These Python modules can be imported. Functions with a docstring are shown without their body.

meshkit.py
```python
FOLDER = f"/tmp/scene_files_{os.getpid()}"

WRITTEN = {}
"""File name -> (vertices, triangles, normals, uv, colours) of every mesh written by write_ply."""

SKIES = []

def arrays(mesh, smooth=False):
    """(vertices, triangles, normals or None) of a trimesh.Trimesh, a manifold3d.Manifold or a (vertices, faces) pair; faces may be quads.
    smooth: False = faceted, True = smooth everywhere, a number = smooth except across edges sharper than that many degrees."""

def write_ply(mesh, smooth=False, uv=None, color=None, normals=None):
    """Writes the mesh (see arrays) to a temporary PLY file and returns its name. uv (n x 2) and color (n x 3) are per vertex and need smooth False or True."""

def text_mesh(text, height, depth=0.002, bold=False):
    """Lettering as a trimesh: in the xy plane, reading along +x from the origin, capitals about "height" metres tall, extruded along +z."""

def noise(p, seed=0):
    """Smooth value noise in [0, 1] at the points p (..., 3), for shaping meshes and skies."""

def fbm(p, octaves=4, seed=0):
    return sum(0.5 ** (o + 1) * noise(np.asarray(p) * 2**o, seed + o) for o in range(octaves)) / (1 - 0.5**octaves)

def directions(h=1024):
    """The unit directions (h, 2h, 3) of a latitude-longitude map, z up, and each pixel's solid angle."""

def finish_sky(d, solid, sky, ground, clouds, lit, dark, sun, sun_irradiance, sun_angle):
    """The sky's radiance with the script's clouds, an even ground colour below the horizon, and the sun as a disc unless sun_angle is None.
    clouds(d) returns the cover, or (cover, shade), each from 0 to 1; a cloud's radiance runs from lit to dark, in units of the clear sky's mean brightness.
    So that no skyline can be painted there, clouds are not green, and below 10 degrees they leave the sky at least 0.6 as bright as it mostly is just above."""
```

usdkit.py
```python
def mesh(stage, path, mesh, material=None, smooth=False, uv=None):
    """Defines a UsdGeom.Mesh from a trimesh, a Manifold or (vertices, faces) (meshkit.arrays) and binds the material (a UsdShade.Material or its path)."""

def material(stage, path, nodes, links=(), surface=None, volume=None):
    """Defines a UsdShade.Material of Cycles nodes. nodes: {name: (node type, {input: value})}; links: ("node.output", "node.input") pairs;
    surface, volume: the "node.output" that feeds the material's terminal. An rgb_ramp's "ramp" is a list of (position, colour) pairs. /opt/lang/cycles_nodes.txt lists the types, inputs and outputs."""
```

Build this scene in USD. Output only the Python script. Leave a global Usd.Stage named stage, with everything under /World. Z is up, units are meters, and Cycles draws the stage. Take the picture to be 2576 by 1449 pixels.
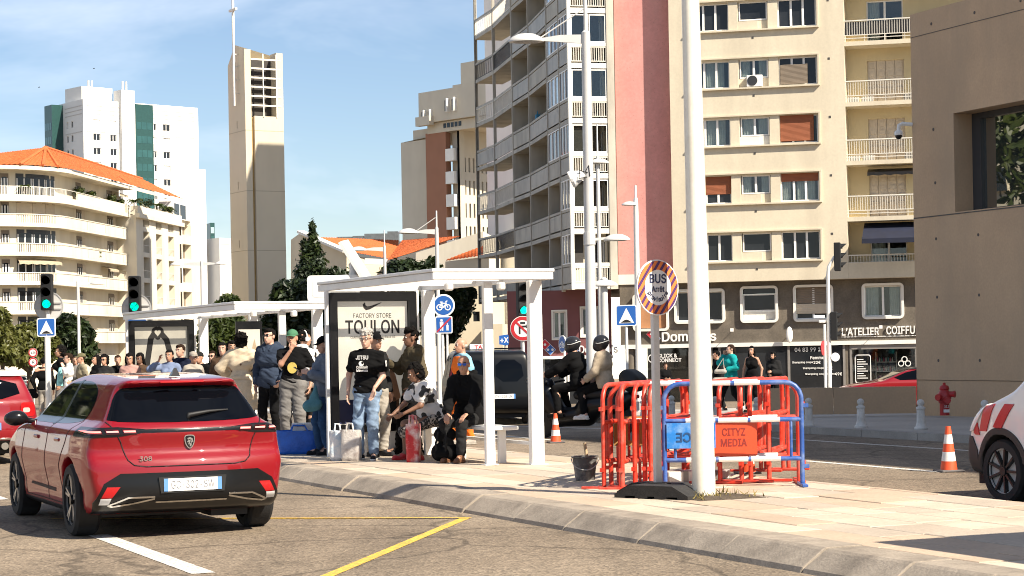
import math, random
import numpy as np
import trimesh, shapely, manifold3d
from shapely.geometry import Polygon, Point, LineString
from shapely import affinity
from pxr import Usd, UsdGeom, UsdShade, UsdLux, Gf, Sdf, Vt
import usdkit, meshkit

# camera, sky, sun
stage = Usd.Stage.CreateInMemory()
UsdGeom.SetStageUpAxis(stage, 'Z')
UsdGeom.SetStageMetersPerUnit(stage, 1.0)
stage.SetDefaultPrim(UsdGeom.Xform.Define(stage, '/World').GetPrim())
UsdGeom.Scope.Define(stage, '/World/Looks')

EYE = 1.62                      # eye height of the photographer
ROLL = math.radians(1.05)
cam = UsdGeom.Camera.Define(stage, '/World/camera')
cam.AddTranslateOp().Set(Gf.Vec3d(0, 0, EYE))
cam.AddRotateXOp().Set(90.0)
cam.AddRotateZOp().Set(-math.degrees(ROLL))
cam.CreateHorizontalApertureAttr(36.0)
cam.CreateVerticalApertureAttr(36.0 * 9 / 16)
cam.CreateFocalLengthAttr(36.0 * 5000 / 2576)
cam.CreateVerticalApertureOffsetAttr(150.5 / 2576 * 36.0)
cam.CreateClippingRangeAttr(Gf.Vec2f(0.1, 100000))
cam.CreateExposureAttr(1.1)

SUN = np.array([0.754, -0.657, 0.886]); SUN = SUN / np.linalg.norm(SUN)
SUN_EL = math.asin(SUN[2]); SUN_ROT = math.atan2(SUN[0], SUN[1])
sun = UsdLux.DistantLight.Define(stage, '/World/sun')
sun.CreateIntensityAttr(1.25); sun.CreateAngleAttr(0.53); sun.CreateNormalizeAttr(True)
sun.CreateColorAttr(Gf.Vec3f(1.0, 0.91, 0.77))
# rotate -z onto -SUN
sun.AddRotateZOp().Set(math.degrees(math.atan2(SUN[1], SUN[0])) - 90)
sun.AddRotateXOp().Set(-(90 - math.degrees(SUN_EL)))

sky = UsdLux.DomeLight.Define(stage, '/World/sky')
skym = usdkit.material(stage, '/World/Looks/sky_air', {
 'sky': ('sky_texture', {'sky_type': 'single_scattering', 'sun_disc': False, 'sun_elevation': SUN_EL, 'sun_rotation': SUN_ROT,
       'altitude': 50.0, 'air_density': 1.0, 'aerosol_density': 0.25, 'ozone_density': 1.2}),
 'tc': ('texture_coordinate', {}),
 'mp': ('mapping', {'scale': (1.0, 1.0, 4.2), 'location': (3.1, 0.4, 0.0)}),
 'n': ('noise_texture', {'scale': 3.4, 'detail': 7.0, 'roughness': 0.56, 'distortion': 0.5}),
 'r': ('rgb_ramp', {'ramp': [(0.0, (0.0, 0.0, 0.0)), (0.40, (0.02, 0.02, 0.02)), (0.62, (0.34, 0.34, 0.34)), (1.0, (0.6, 0.6, 0.6))]}),
 'bw': ('rgb_to_bw', {}),
 'mx': ('mix', {'mix_type': 'mix', 'color2': (10.5, 11.0, 11.8)}),
 'tint': ('mix', {'mix_type': 'multiply', 'fac': 1.0, 'color2': (0.90, 0.94, 1.03)}),
 'bg': ('background_shader', {'strength': 0.058})},
 [('tc.generated', 'mp.vector'), ('mp.vector', 'n.vector'), ('n.fac', 'r.fac'), ('r.color', 'bw.color'), ('bw.val', 'mx.fac'),
  ('sky.color', 'tint.color1'), ('tint.color', 'mx.color1'), ('mx.color', 'bg.color')], surface='bg.background')
UsdShade.MaterialBindingAPI.Apply(sky.GetPrim()).Bind(skym)

# helpers
rng = np.random.default_rng(7)
rnd = random.Random(7)
COUNT = {}
LOOKS = {}
STREET = 24.0                                   # the street runs 24 degrees to the left of the view
T2 = np.array([-math.sin(math.radians(STREET)), math.cos(math.radians(STREET))])   # along the street
R2 = np.array([math.cos(math.radians(STREET)), math.sin(math.radians(STREET))])    # across it
F_PX, CX, CY = 5000.0, 1288.0, 875.0            # survey: focal length and principal point of a 2576-wide plan of view

def gz(y):
 """height of the terrain: level, then a gentle slope down to the junction"""
 return 0.0 if y < 38 else -0.02 * (min(y, 108.0) - 38)

def SP(r, t, z=0.0):
 p = r * R2 + t * T2
 return np.array([p[0], p[1], z])

def ray(px, py):
 U, V = px - CX, py - CY
 c, s = math.cos(ROLL), math.sin(ROLL)
 return (U * c - V * s) / F_PX, (U * s + V * c) / F_PX

def at(px, py, D):
 u, v = ray(px, py)
 return np.array([u * D, D, EYE - v * D])

def on_plane(px, py, o, ang):
 """(s, z) on the vertical plane through o (x, y) running along ang degrees"""
 u, v = ray(px, py)
 d = np.array([math.cos(math.radians(ang)), math.sin(math.radians(ang))])
 s = (u * o[1] - o[0]) / (d[0] - u * d[1])
 D = o[1] + s * d[1]
 return s, EYE - v * D

def numbered(parent, name):
 k = (parent, name)
 n = COUNT.get(k, 0)
 COUNT[k] = n + 1
 return name if n == 0 else f'{name}_{n:03d}'

def tag(p, label=None, cat=None, group=None, kind=None):
 p = p.GetPrim() if hasattr(p, 'GetPrim') else p
 for k, v in (('label', label), ('category', cat), ('group', group), ('kind', kind)):
  if v:
   p.SetCustomDataByKey(k, v)
 return p

def thing(name, label=None, cat=None, loc=(0, 0, 0), rz=0.0, group=None, kind=None, scale=None):
 x = UsdGeom.Xform.Define(stage, '/World/' + numbered('/World', name))
 x.AddTranslateOp().Set(Gf.Vec3d(*map(float, loc)))
 if rz:
  x.AddRotateZOp().Set(float(rz))
 if scale:
  x.AddScaleOp().Set(Gf.Vec3f(*scale))
 return tag(x, label, cat, group, kind)

def copy(src, loc, rz=0.0, label=None, group=None, rx=None, scale=None):
 name = src.GetName().rsplit('_', 1)[0] if src.GetName()[-3:].isdigit() else src.GetName()
 x = UsdGeom.Xform.Define(stage, '/World/' + numbered('/World', name))
 p = x.GetPrim()
 p.GetReferences().AddInternalReference(src.GetPath())
 p.SetInstanceable(True)
 x.ClearXformOpOrder()
 x.AddTranslateOp(opSuffix='place').Set(Gf.Vec3d(*map(float, loc)))
 x.AddRotateZOp(opSuffix='turn').Set(float(rz))
 if rx:
  x.AddRotateXOp(opSuffix='tilt').Set(float(rx))
 if scale:
  x.AddScaleOp(opSuffix='size').Set(Gf.Vec3f(*scale))
 was = src.GetCustomData()
 return tag(p, label or was.get('label'), was.get('category'), group or was.get('group'))

def obj(name, mesh, m, parent=None, smooth=False, label=None, kind=None):
 par = parent.GetPath().pathString if parent is not None else '/World'
 p = usdkit.mesh(stage, par + '/' + numbered(par, name), mesh, m, smooth=smooth).GetPrim()
 return tag(p, label, kind=kind)

def struct(name, mesh, m, smooth=False):
 return obj(name, mesh, m, None, smooth, kind='structure')

def look(name, col, rough=0.6, var=0.12, scale=2.5, fine=0.06, fscale=60.0, bump=0.0, bscale=60.0, metal=0.0, coat=0.0, spec=0.5,
   stretch=(1, 1, 1), sheen=0.0, stain=None, emit=None, estr=0.0, space='position', detail=5.0):
 """a plain principled material with two scales of colour variation, relief and optional stains"""
 if name in LOOKS:
  return LOOKS[name]
 c = np.array(col, float)
 lo, hi = np.clip(c * (1 - var), 0, 1), np.clip(c * (1 + var), 0, 1)
 n = {'g': ('geometry', {}) if space == 'position' else ('texture_coordinate', {}),
   'm': ('mapping', {'scale': stretch}),
   'a': ('noise_texture', {'scale': scale, 'detail': detail, 'roughness': 0.6}),
   'ra': ('rgb_ramp', {'ramp': [(0.28, tuple(lo)), (0.72, tuple(hi))]}),
   'b': ('noise_texture', {'scale': fscale, 'detail': 3.0, 'roughness': 0.7}),
   'rb': ('rgb_ramp', {'ramp': [(0.3, (1 - fine,) * 3), (0.7, (1 + fine,) * 3)]}),
   'mul': ('mix', {'mix_type': 'multiply', 'fac': 1.0}),
   'p': ('principled_bsdf', {'roughness': rough, 'metallic': metal, 'coat_weight': coat, 'specular_ior_level': spec,
           'sheen_weight': sheen})}
 src = 'g.position' if space == 'position' else 'g.object'
 L = [(src, 'm.vector'), ('m.vector', 'a.vector'), (src, 'b.vector'), ('a.fac', 'ra.fac'), ('b.fac', 'rb.fac'),
   ('ra.color', 'mul.color1'), ('rb.color', 'mul.color2')]
 last = 'mul.color'
 if stain:                       # (colour, scale, stretch, amount)
  sc, ss, st, am = stain
  n.update({'sm': ('mapping', {'scale': st}), 'sn': ('noise_texture', {'scale': ss, 'detail': 6.0, 'roughness': 0.65}),
      'sr': ('rgb_ramp', {'ramp': [(0.46, (0, 0, 0)), (0.70, (am, am, am))]}), 'sb': ('rgb_to_bw', {}),
      'smx': ('mix', {'mix_type': 'mix', 'color2': sc})})
  L += [(src, 'sm.vector'), ('sm.vector', 'sn.vector'), ('sn.fac', 'sr.fac'), ('sr.color', 'sb.color'), ('sb.val', 'smx.fac'),
     (last, 'smx.color1')]
  last = 'smx.color'
 L.append((last, 'p.base_color'))
 if bump:
  n['bn'] = ('noise_texture', {'scale': bscale, 'detail': 4.0, 'roughness': 0.6})
  n['bp'] = ('bump', {'strength': bump, 'distance': 0.02})
  L += [(src, 'bn.vector'), ('bn.fac', 'bp.height'), ('bp.normal', 'p.normal')]
 if emit:
  n['p'][1].update({'emission_color': emit, 'emission_strength': estr})
 LOOKS[name] = usdkit.material(stage, '/World/Looks/' + name, n, L, surface='p.BSDF')
 return LOOKS[name]

def glass_look(name, tint, refl=0.12, rough=0.02):
 """thin pane: mostly clear, mirror by fresnel"""
 if name not in LOOKS:
  LOOKS[name] = usdkit.material(stage, '/World/Looks/' + name, {
   't': ('transparent_bsdf', {'color': tint}), 'g': ('glossy_bsdf', {'color': (0.95, 0.97, 1.0), 'roughness': rough}),
   'f': ('layer_weight', {'blend': 0.5}), 'pw': ('math', {'math_type': 'power', 'value2': 4.0}), 'ad': ('math', {'math_type': 'add', 'value2': refl, 'use_clamp': True}),
   'm': ('mix_closure', {})},
   [('f.facing', 'pw.value1'), ('pw.value', 'ad.value1'), ('ad.value', 'm.fac'), ('t.BSDF', 'm.closure1'), ('g.BSDF', 'm.closure2')], surface='m.closure')
 return LOOKS[name]

def leaf_look(name, a, b, c, trans=0.35):
 """leaves: tone by clump and by leaf, a little light passing through"""
 if name not in LOOKS:
  LOOKS[name] = usdkit.material(stage, '/World/Looks/' + name, {
   'g': ('geometry', {}), 'n': ('noise_texture', {'scale': 1.1, 'detail': 3.0}),
   'r': ('rgb_ramp', {'ramp': [(0.3, a), (0.5, b), (0.72, c)]}),
   'ri': ('rgb_ramp', {'ramp': [(0.0, (0.65,) * 3), (1.0, (1.3,) * 3)]}),
   'mul': ('mix', {'mix_type': 'multiply', 'fac': 1.0}),
   'p': ('principled_bsdf', {'roughness': 0.45}), 't': ('translucent_bsdf', {}), 'm': ('mix_closure', {'fac': trans})},
   [('g.position', 'n.vector'), ('n.fac', 'r.fac'), ('g.random_per_island', 'ri.fac'), ('r.color', 'mul.color1'), ('ri.color', 'mul.color2'),
    ('mul.color', 'p.base_color'), ('mul.color', 't.color'), ('p.BSDF', 'm.closure1'), ('t.BSDF', 'm.closure2')], surface='m.closure')
 return LOOKS[name]

class MB:
 """collects shapes and makes them one mesh"""

 def __init__(self):
  self.v, self.f, self.n = [], [], 0

 def add(self, v, f):
  v = np.asarray(v, float).reshape(-1, 3); f = np.asarray(f, int)
  if f.shape[1] == 4:
   f = np.vstack([f[:, [0, 1, 2]], f[:, [0, 2, 3]]])
  self.v.append(v); self.f.append(f + self.n); self.n += len(v)
  return self

 def mesh(self, m, M=None):
  if hasattr(m, 'to_mesh'):
   q = m.to_mesh(); v, f = q.vert_properties[:, :3], q.tri_verts
  elif isinstance(m, tuple):
   v, f = m
  else:
   v, f = m.vertices, m.faces
  v = np.asarray(v, float)
  if M is not None:
   v = v @ M[:3, :3].T + M[:3, 3]
  return self.add(v, f)

 def quad(self, a, b, c, d):
  return self.add([a, b, c, d], [[0, 1, 2, 3]])

 def box(self, x0, x1, y0, y1, z0, z1):
  v = [(x, y, z) for z in (z0, z1) for y in (y0, y1) for x in (x0, x1)]
  return self.add(v, [[0, 2, 3, 1], [4, 5, 7, 6], [0, 1, 5, 4], [2, 6, 7, 3], [0, 4, 6, 2], [1, 3, 7, 5]])

 def cbox(self, x0, x1, y0, y1, z0, z1, b=0.01):
  """box with chamfered edges"""
  p = []
  for sx, X in ((-1, x0), (1, x1)):
   for sy, Y in ((-1, y0), (1, y1)):
    for sz, Z in ((-1, z0), (1, z1)):
     p += [(X - sx * b, Y - sy * b, Z), (X - sx * b, Y, Z - sz * b), (X, Y - sy * b, Z - sz * b)]
  return self.mesh(manifold3d.Manifold.hull_points(np.array(p, np.float64)))

 def beam(self, p, q, w, h, up=(0, 0, 1)):
  p, q = np.array(p, float), np.array(q, float)
  d = q - p; d /= np.linalg.norm(d)
  s = np.cross(d, up)
  if np.linalg.norm(s) < 1e-6:
   s = np.array([1.0, 0, 0])
  s /= np.linalg.norm(s); u = np.cross(s, d)
  v = [e + a * s * w / 2 + b * u * h / 2 for e in (p, q) for a, b in ((-1, -1), (1, -1), (1, 1), (-1, 1))]
  return self.add(v, [[0, 3, 2, 1], [4, 5, 6, 7], [0, 1, 5, 4], [1, 2, 6, 5], [2, 3, 7, 6], [3, 0, 4, 7]])

 def tube(self, pts, r, n=8, cap=True):
  p = np.asarray(pts, float)
  r = np.broadcast_to(np.asarray(r, float), (len(p),))
  t = np.gradient(p, axis=0); t /= np.linalg.norm(t, axis=1, keepdims=True) + 1e-12
  a = np.cross(t[0], [0, 0, 1.0] if abs(t[0][2]) < 0.9 else [1.0, 0, 0]); a /= np.linalg.norm(a)
  A = []
  for k in range(len(p)):
   a = a - t[k] * (a @ t[k]); a /= np.linalg.norm(a) + 1e-12
   A.append(a)
  A = np.array(A); B = np.cross(t, A)
  ang = np.arange(n) * 2 * math.pi / n
  v = p[:, None] + r[:, None, None] * (np.cos(ang)[None, :, None] * A[:, None] + np.sin(ang)[None, :, None] * B[:, None])
  i, j = np.meshgrid(np.arange(len(p) - 1), np.arange(n), indexing='ij')
  f = np.stack([i * n + j, i * n + (j + 1) % n, (i + 1) * n + (j + 1) % n, (i + 1) * n + j], -1).reshape(-1, 4)
  v = v.reshape(-1, 3)
  f = np.vstack([f[:, [0, 1, 2]], f[:, [0, 2, 3]]])
  if cap:
   k = len(v); v = np.vstack([v, p[0], p[-1]]); m = len(p) - 1
   j = np.arange(n)
   f = np.vstack([f, np.stack([np.full(n, k), (j + 1) % n, j], 1), np.stack([np.full(n, k + 1), m * n + j, m * n + (j + 1) % n], 1)])
  return self.add(v, f)

 def lathe(self, prof, n=24, at=(0, 0, 0), axis='z', cap=True):
  """profile of (radius, height), bottom to top"""
  pr = np.array(prof, float); ang = np.arange(n) * 2 * math.pi / n
  v = np.stack([pr[:, None, 0] * np.cos(ang), pr[:, None, 0] * np.sin(ang), np.repeat(pr[:, 1:2], n, 1)], -1)
  if axis == 'y':
   v = v[..., [0, 2, 1]] * np.array([1, 1, -1.0])
  if axis == 'x':
   v = v[..., [2, 0, 1]]
  i, j = np.meshgrid(np.arange(len(pr) - 1), np.arange(n), indexing='ij')
  f = np.stack([i * n + j, i * n + (j + 1) % n, (i + 1) * n + (j + 1) % n, (i + 1) * n + j], -1).reshape(-1, 4)
  v = v.reshape(-1, 3) + np.array(at)
  if not cap:
   return self.add(v, f)
  k = len(v); m = len(pr) - 1; j = np.arange(n)
  e0, e1 = v[:n].mean(0), v[-n:].mean(0)
  f = np.vstack([f[:, [0, 1, 2]], f[:, [0, 2, 3]], np.stack([np.full(n, k), (j + 1) % n, j], 1), np.stack([np.full(n, k + 1), m * n + j, m * n + (j + 1) % n], 1)])
  return self.add(np.vstack([v, e0, e1]), f)

 def prism(self, poly, z0, z1, M=None):
  """polygon (points or shapely) in xy, extruded in z, then moved by M"""
  if not hasattr(poly, 'geom_type'):
   poly = Polygon(poly)
  for g in getattr(poly, 'geoms', [poly]):
   if g.area < 1e-9:
    continue
   m = trimesh.creation.extrude_polygon(g, z1 - z0, engine='earcut')
   m.apply_translation([0, 0, z0])
   self.mesh(m, M)
  return self

 def ball(self, c, r, sub=2, M=None):
  m = trimesh.creation.icosphere(sub, 1.0)
  return self.add(np.array(m.vertices) * np.broadcast_to(r, 3) + np.array(c), np.array(m.faces))

 def text(self, s, h, M, depth=0.004, bold=False, width=None, center=False):
  m = meshkit.text_mesh(s, h, depth, bold)
  if width:
   m.apply_scale([width / m.extents[0], 1, 1])
  if center:
   m.apply_translation([-m.bounds[:, 0].mean(), 0, 0])
  return self.mesh(m, M)

 def out(self):
  return np.vstack(self.v), np.vstack(self.f)

 def obj(self, name, m, parent=None, smooth=False, label=None, kind=None):
  return obj(name, self.out(), m, parent, smooth, label, kind)

 def each(self, name, m, parent):
  """every shape collected becomes a part of its own"""
  k = 0
  for v, f in zip(self.v, self.f):
   wobj((MB().add(v, f - k)), name, m, parent); k += len(v)

 def struct(self, name, m, smooth=False):
  return obj(name, self.out(), m, None, smooth, kind='structure')

def mat4(x=(1, 0, 0), y=(0, 1, 0), z=(0, 0, 1), o=(0, 0, 0)):
 M = np.eye(4); M[:3, 0], M[:3, 1], M[:3, 2], M[:3, 3] = x, y, z, o
 return M

def up_text(o, ang=0.0):
 """lettering standing upright, reading to the right for a viewer looking along +y (turned by ang degrees)"""
 a = math.radians(ang)
 return mat4((math.cos(a), math.sin(a), 0), (0, 0, 1), (math.sin(a), -math.cos(a), 0), o)

def arc(cx, cz, r, a0, a1, n=10):
 return [(cx + r * math.cos(math.radians(a)), cz + r * math.sin(math.radians(a))) for a in np.linspace(a0, a1, n)]

def rrect(x0, x1, z0, z1, r, n=5):
 return Polygon(arc(x1 - r, z1 - r, r, 0, 90, n) + arc(x0 + r, z1 - r, r, 90, 180, n) + arc(x0 + r, z0 + r, r, 180, 270, n) + arc(x1 - r, z0 + r, r, 270, 360, n))

def sbox(x0, x1, z0, z1):
 return Polygon([(x0, z0), (x1, z0), (x1, z1), (x0, z1)])

# upright plate facing -y: polygon (x, z) extruded along y from y0 to y1
def plate(mb, poly, y0, y1, o=(0, 0, 0), ang=0.0):
 a = math.radians(ang)
 return mb.prism(poly, -y1, -y0, mat4((math.cos(a), math.sin(a), 0), (0, 0, 1), (math.sin(a), -math.cos(a), 0), o))

# implicit shapes (for bodies of people and cars)
def surface_net(Fv, o, h):
 """closed smooth mesh of the zero level of Fv sampled at o + h*(i,j,k); negative inside"""
 S = Fv < 0
 nx, ny, nz = Fv.shape
 c = np.zeros((nx - 1, ny - 1, nz - 1), int)
 corners = [(i, j, k) for i in (0, 1) for j in (0, 1) for k in (0, 1)]
 for i, j, k in corners:
  c += S[i:nx - 1 + i, j:ny - 1 + j, k:nz - 1 + k]
 act = np.argwhere((c > 0) & (c < 8))
 idx = -np.ones((nx - 1, ny - 1, nz - 1), int)
 idx[tuple(act.T)] = np.arange(len(act))
 acc, cnt = np.zeros((len(act), 3)), np.zeros(len(act))
 for a in range(8):
  for b in range(a + 1, 8):
   A, B = np.array(corners[a]), np.array(corners[b])
   if np.abs(A - B).sum() != 1:
    continue
   fa, fb = Fv[tuple((act + A).T)], Fv[tuple((act + B).T)]
   m = (fa < 0) != (fb < 0)
   t = np.where(m, fa / np.where(m, fa - fb, 1), 0)
   acc += np.where(m[:, None], A + t[:, None] * (B - A), 0); cnt += m
 v = (act + acc / cnt[:, None]) * h + o
 faces = []
 for ax in range(3):
  u, w = (ax + 1) % 3, (ax + 2) % 3
  sl0, sl1 = [slice(None)] * 3, [slice(None)] * 3
  sl0[ax], sl1[ax] = slice(0, -1), slice(1, None)
  ch = S[tuple(sl0)] != S[tuple(sl1)]
  e = np.argwhere(ch)
  e = e[(e[:, u] > 0) & (e[:, w] > 0) & (e[:, u] < Fv.shape[u] - 1) & (e[:, w] < Fv.shape[w] - 1)]
  if not len(e):
   continue
  du, dw = np.eye(3, dtype=int)[u], np.eye(3, dtype=int)[w]
  q = np.stack([idx[tuple((e - du - dw).T)], idx[tuple((e - dw).T)], idx[tuple(e.T)], idx[tuple((e - du).T)]], 1)
  inside = S[tuple(e.T)]
  q = np.where(inside[:, None], q, q[:, ::-1])
  faces.append(q)
 f = np.vstack(faces)
 return v, np.vstack([f[:, [0, 1, 2]], f[:, [0, 2, 3]]])

def smin(a, b, k):
 h = np.maximum(k - np.abs(a - b), 0) / k
 return np.minimum(a, b) - h * h * k / 4

def smax(a, b, k):
 return -smin(-a, -b, k)

def blob(prims, h, k=0.03, cut=None, pad=0.05, inflate=0.0, warp=None):
 """smooth union of primitives: ('c', p, q, rp, rq) tapered capsules, ('e', centre, radii[, matrix]) ellipsoids; cut(X) is intersected"""
 lo, hi = [], []
 for p in prims:
  if p[0] == 'c':
   a, b = np.array(p[1]), np.array(p[2]); r = max(p[3], p[4])
   lo.append(np.minimum(a, b) - r); hi.append(np.maximum(a, b) + r)
  else:
   r = np.max(p[2]) if len(p) > 3 else np.array(p[2])
   lo.append(np.array(p[1]) - r); hi.append(np.array(p[1]) + r)
 mg = inflate + pad
 lo, hi = np.array(lo) - mg, np.array(hi) + mg
 o = lo.min(0); n = np.ceil((hi.max(0) - o) / h).astype(int) + 2
 Fv = np.full(n, 0.2)
 for p, l, u in zip(prims, lo, hi):
  i0 = np.maximum(np.floor((l - o) / h).astype(int), 0); i1 = np.minimum(np.ceil((u - o) / h).astype(int) + 1, n)
  X = np.stack(np.meshgrid(*[o[d] + h * np.arange(i0[d], i1[d]) for d in range(3)], indexing='ij'), -1)
  if p[0] == 'c':
   a, b = np.array(p[1], float), np.array(p[2], float); ab = b - a
   t = np.clip(((X - a) @ ab) / max(ab @ ab, 1e-9), 0, 1)
   d = np.linalg.norm(X - a - t[..., None] * ab, axis=-1) - (p[3] + t * (p[4] - p[3]))
  else:
   Y = X - np.array(p[1])
   if len(p) > 3:
    Y = Y @ p[3]
   r = np.array(p[2], float)
   q = np.linalg.norm(Y / r, axis=-1); g = np.linalg.norm(Y / (r * r), axis=-1)
   d = np.where(g > 1e-6, q * (q - 1) / np.maximum(g, 1e-6), -r.min())
  s = tuple(slice(i0[d], i1[d]) for d in range(3))
  Fv[s] = smin(Fv[s], d - inflate, k)
 if cut is not None or warp is not None:
  X = np.stack(np.meshgrid(*[o[d] + h * np.arange(n[d]) for d in range(3)], indexing='ij'), -1)
  if warp is not None:
   near = np.abs(Fv) < 0.08
   Fv[near] += warp(X[near])
  if cut is not None:
   Fv = np.maximum(Fv, cut(X))
 Fv[0], Fv[-1], Fv[:, 0], Fv[:, -1], Fv[:, :, 0], Fv[:, :, -1] = (0.2,) * 6
 if not (Fv < 0).any():
  return None
 return surface_net(Fv, o, h)

# ground, roads, island
asphalt = usdkit.material(stage, '/World/Looks/asphalt', {
 'g': ('geometry', {}), 'mp': ('mapping', {'rotation': (0, 0, math.radians(-STREET)), 'scale': (1.0, 0.06, 1.0)}),
 'big': ('noise_texture', {'scale': 0.33, 'detail': 5.0, 'roughness': 0.6}), 'rb': ('rgb_ramp', {'ramp': [(0.3, (0.165, 0.126, 0.088)), (0.5, (0.225, 0.175, 0.124)), (0.72, (0.265, 0.210, 0.152))]}),
 'trk': ('noise_texture', {'scale': 1.3, 'detail': 4.0}), 'rt': ('rgb_ramp', {'ramp': [(0.38, (0.80,) * 3), (0.55, (1.0,) * 3), (0.7, (1.06,) * 3)]}),
 'ag': ('voronoi_texture', {'scale': 46.0}), 'bw': ('rgb_to_bw', {}), 'ra': ('rgb_ramp', {'ramp': [(0.1, (0.55,) * 3), (0.5, (0.97,) * 3), (0.85, (1.2,) * 3), (1.0, (1.75,) * 3)]}),
 'med': ('noise_texture', {'scale': 9.0, 'detail': 4.0, 'roughness': 0.75}), 'rm': ('rgb_ramp', {'ramp': [(0.3, (0.80,) * 3), (0.7, (1.18,) * 3)]}),
 'cd': ('noise_texture', {'scale': 1.6, 'detail': 4.0}), 'cv': ('vector_math', {'math_type': 'multiply_add', 'vector2': (0.5, 0.5, 0.5)}),
 'cr': ('voronoi_texture', {'scale': 0.42, 'feature': 'distance_to_edge'}), 'rc': ('rgb_ramp', {'ramp': [(0.0, (0.42,) * 3), (0.010, (0.55,) * 3), (0.018, (1.0,) * 3)]}),
 'oil': ('noise_texture', {'scale': 0.9, 'detail': 2.0}), 'ro': ('rgb_ramp', {'ramp': [(0.64, (1.0,) * 3), (0.74, (0.68,) * 3)]}),
 'm1': ('mix', {'mix_type': 'multiply', 'fac': 1.0}), 'm2': ('mix', {'mix_type': 'multiply', 'fac': 1.0}), 'm3': ('mix', {'mix_type': 'multiply', 'fac': 1.0}), 'm4': ('mix', {'mix_type': 'multiply', 'fac': 0.75}), 'm5': ('mix', {'mix_type': 'multiply', 'fac': 1.0}),
 'bp': ('bump', {'strength': 0.5, 'distance': 0.012}), 'p': ('principled_bsdf', {'roughness': 0.85, 'specular_ior_level': 0.3})},
 [('g.position', 'mp.vector'), ('g.position', 'big.vector'), ('mp.vector', 'trk.vector'), ('g.position', 'ag.vector'), ('g.position', 'med.vector'), ('g.position', 'oil.vector'), ('g.position', 'cd.vector'),
  ('cd.color', 'cv.vector1'), ('g.position', 'cv.vector3'), ('cv.vector', 'cr.vector'), ('cr.distance', 'rc.fac'), ('big.fac', 'rb.fac'), ('trk.fac', 'rt.fac'), ('ag.color', 'bw.color'), ('bw.val', 'ra.fac'), ('med.fac', 'rm.fac'), ('oil.fac', 'ro.fac'),
  ('rb.color', 'm1.color1'), ('rt.color', 'm1.color2'), ('m1.color', 'm2.color1'), ('ra.color', 'm2.color2'), ('m2.color', 'm3.color1'), ('rm.color', 'm3.color2'), ('m3.color', 'm4.color1'), ('rc.color', 'm4.color2'), ('m4.color', 'm5.color1'), ('ro.color', 'm5.color2'),
  ('m5.color', 'p.base_color'), ('ag.distance', 'bp.height'), ('bp.normal', 'p.normal')], surface='p.BSDF')
kerbstone = look('kerb_limestone', (0.30, 0.25, 0.195), rough=0.8, var=0.18, scale=1.7, fine=0.14, fscale=30, bump=0.3, bscale=45,
     stain=((0.13, 0.105, 0.08), 2.6, (1, 1, 1), 0.75))
island_bed = look('joint_mortar', (0.13, 0.11, 0.09), rough=0.9)
slabs = [look(f'paving_limestone_{w}', c, rough=0.75, var=0.13, scale=1.3, fine=0.12, fscale=26, bump=0.2, bscale=40,
     stain=((0.33, 0.27, 0.20), 1.1, (1, 1, 1), 0.5))
   for w, c in (('pale', (0.50, 0.415, 0.32)), ('pink', (0.44, 0.33, 0.235)), ('cream', (0.41, 0.34, 0.265)))]
white_line = look('road_paint_white', (0.66, 0.63, 0.57), rough=0.8, var=0.2, scale=5, fine=0.5, fscale=45, stain=((0.22, 0.175, 0.13), 26, (1, 1, 1), 1.0))
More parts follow.
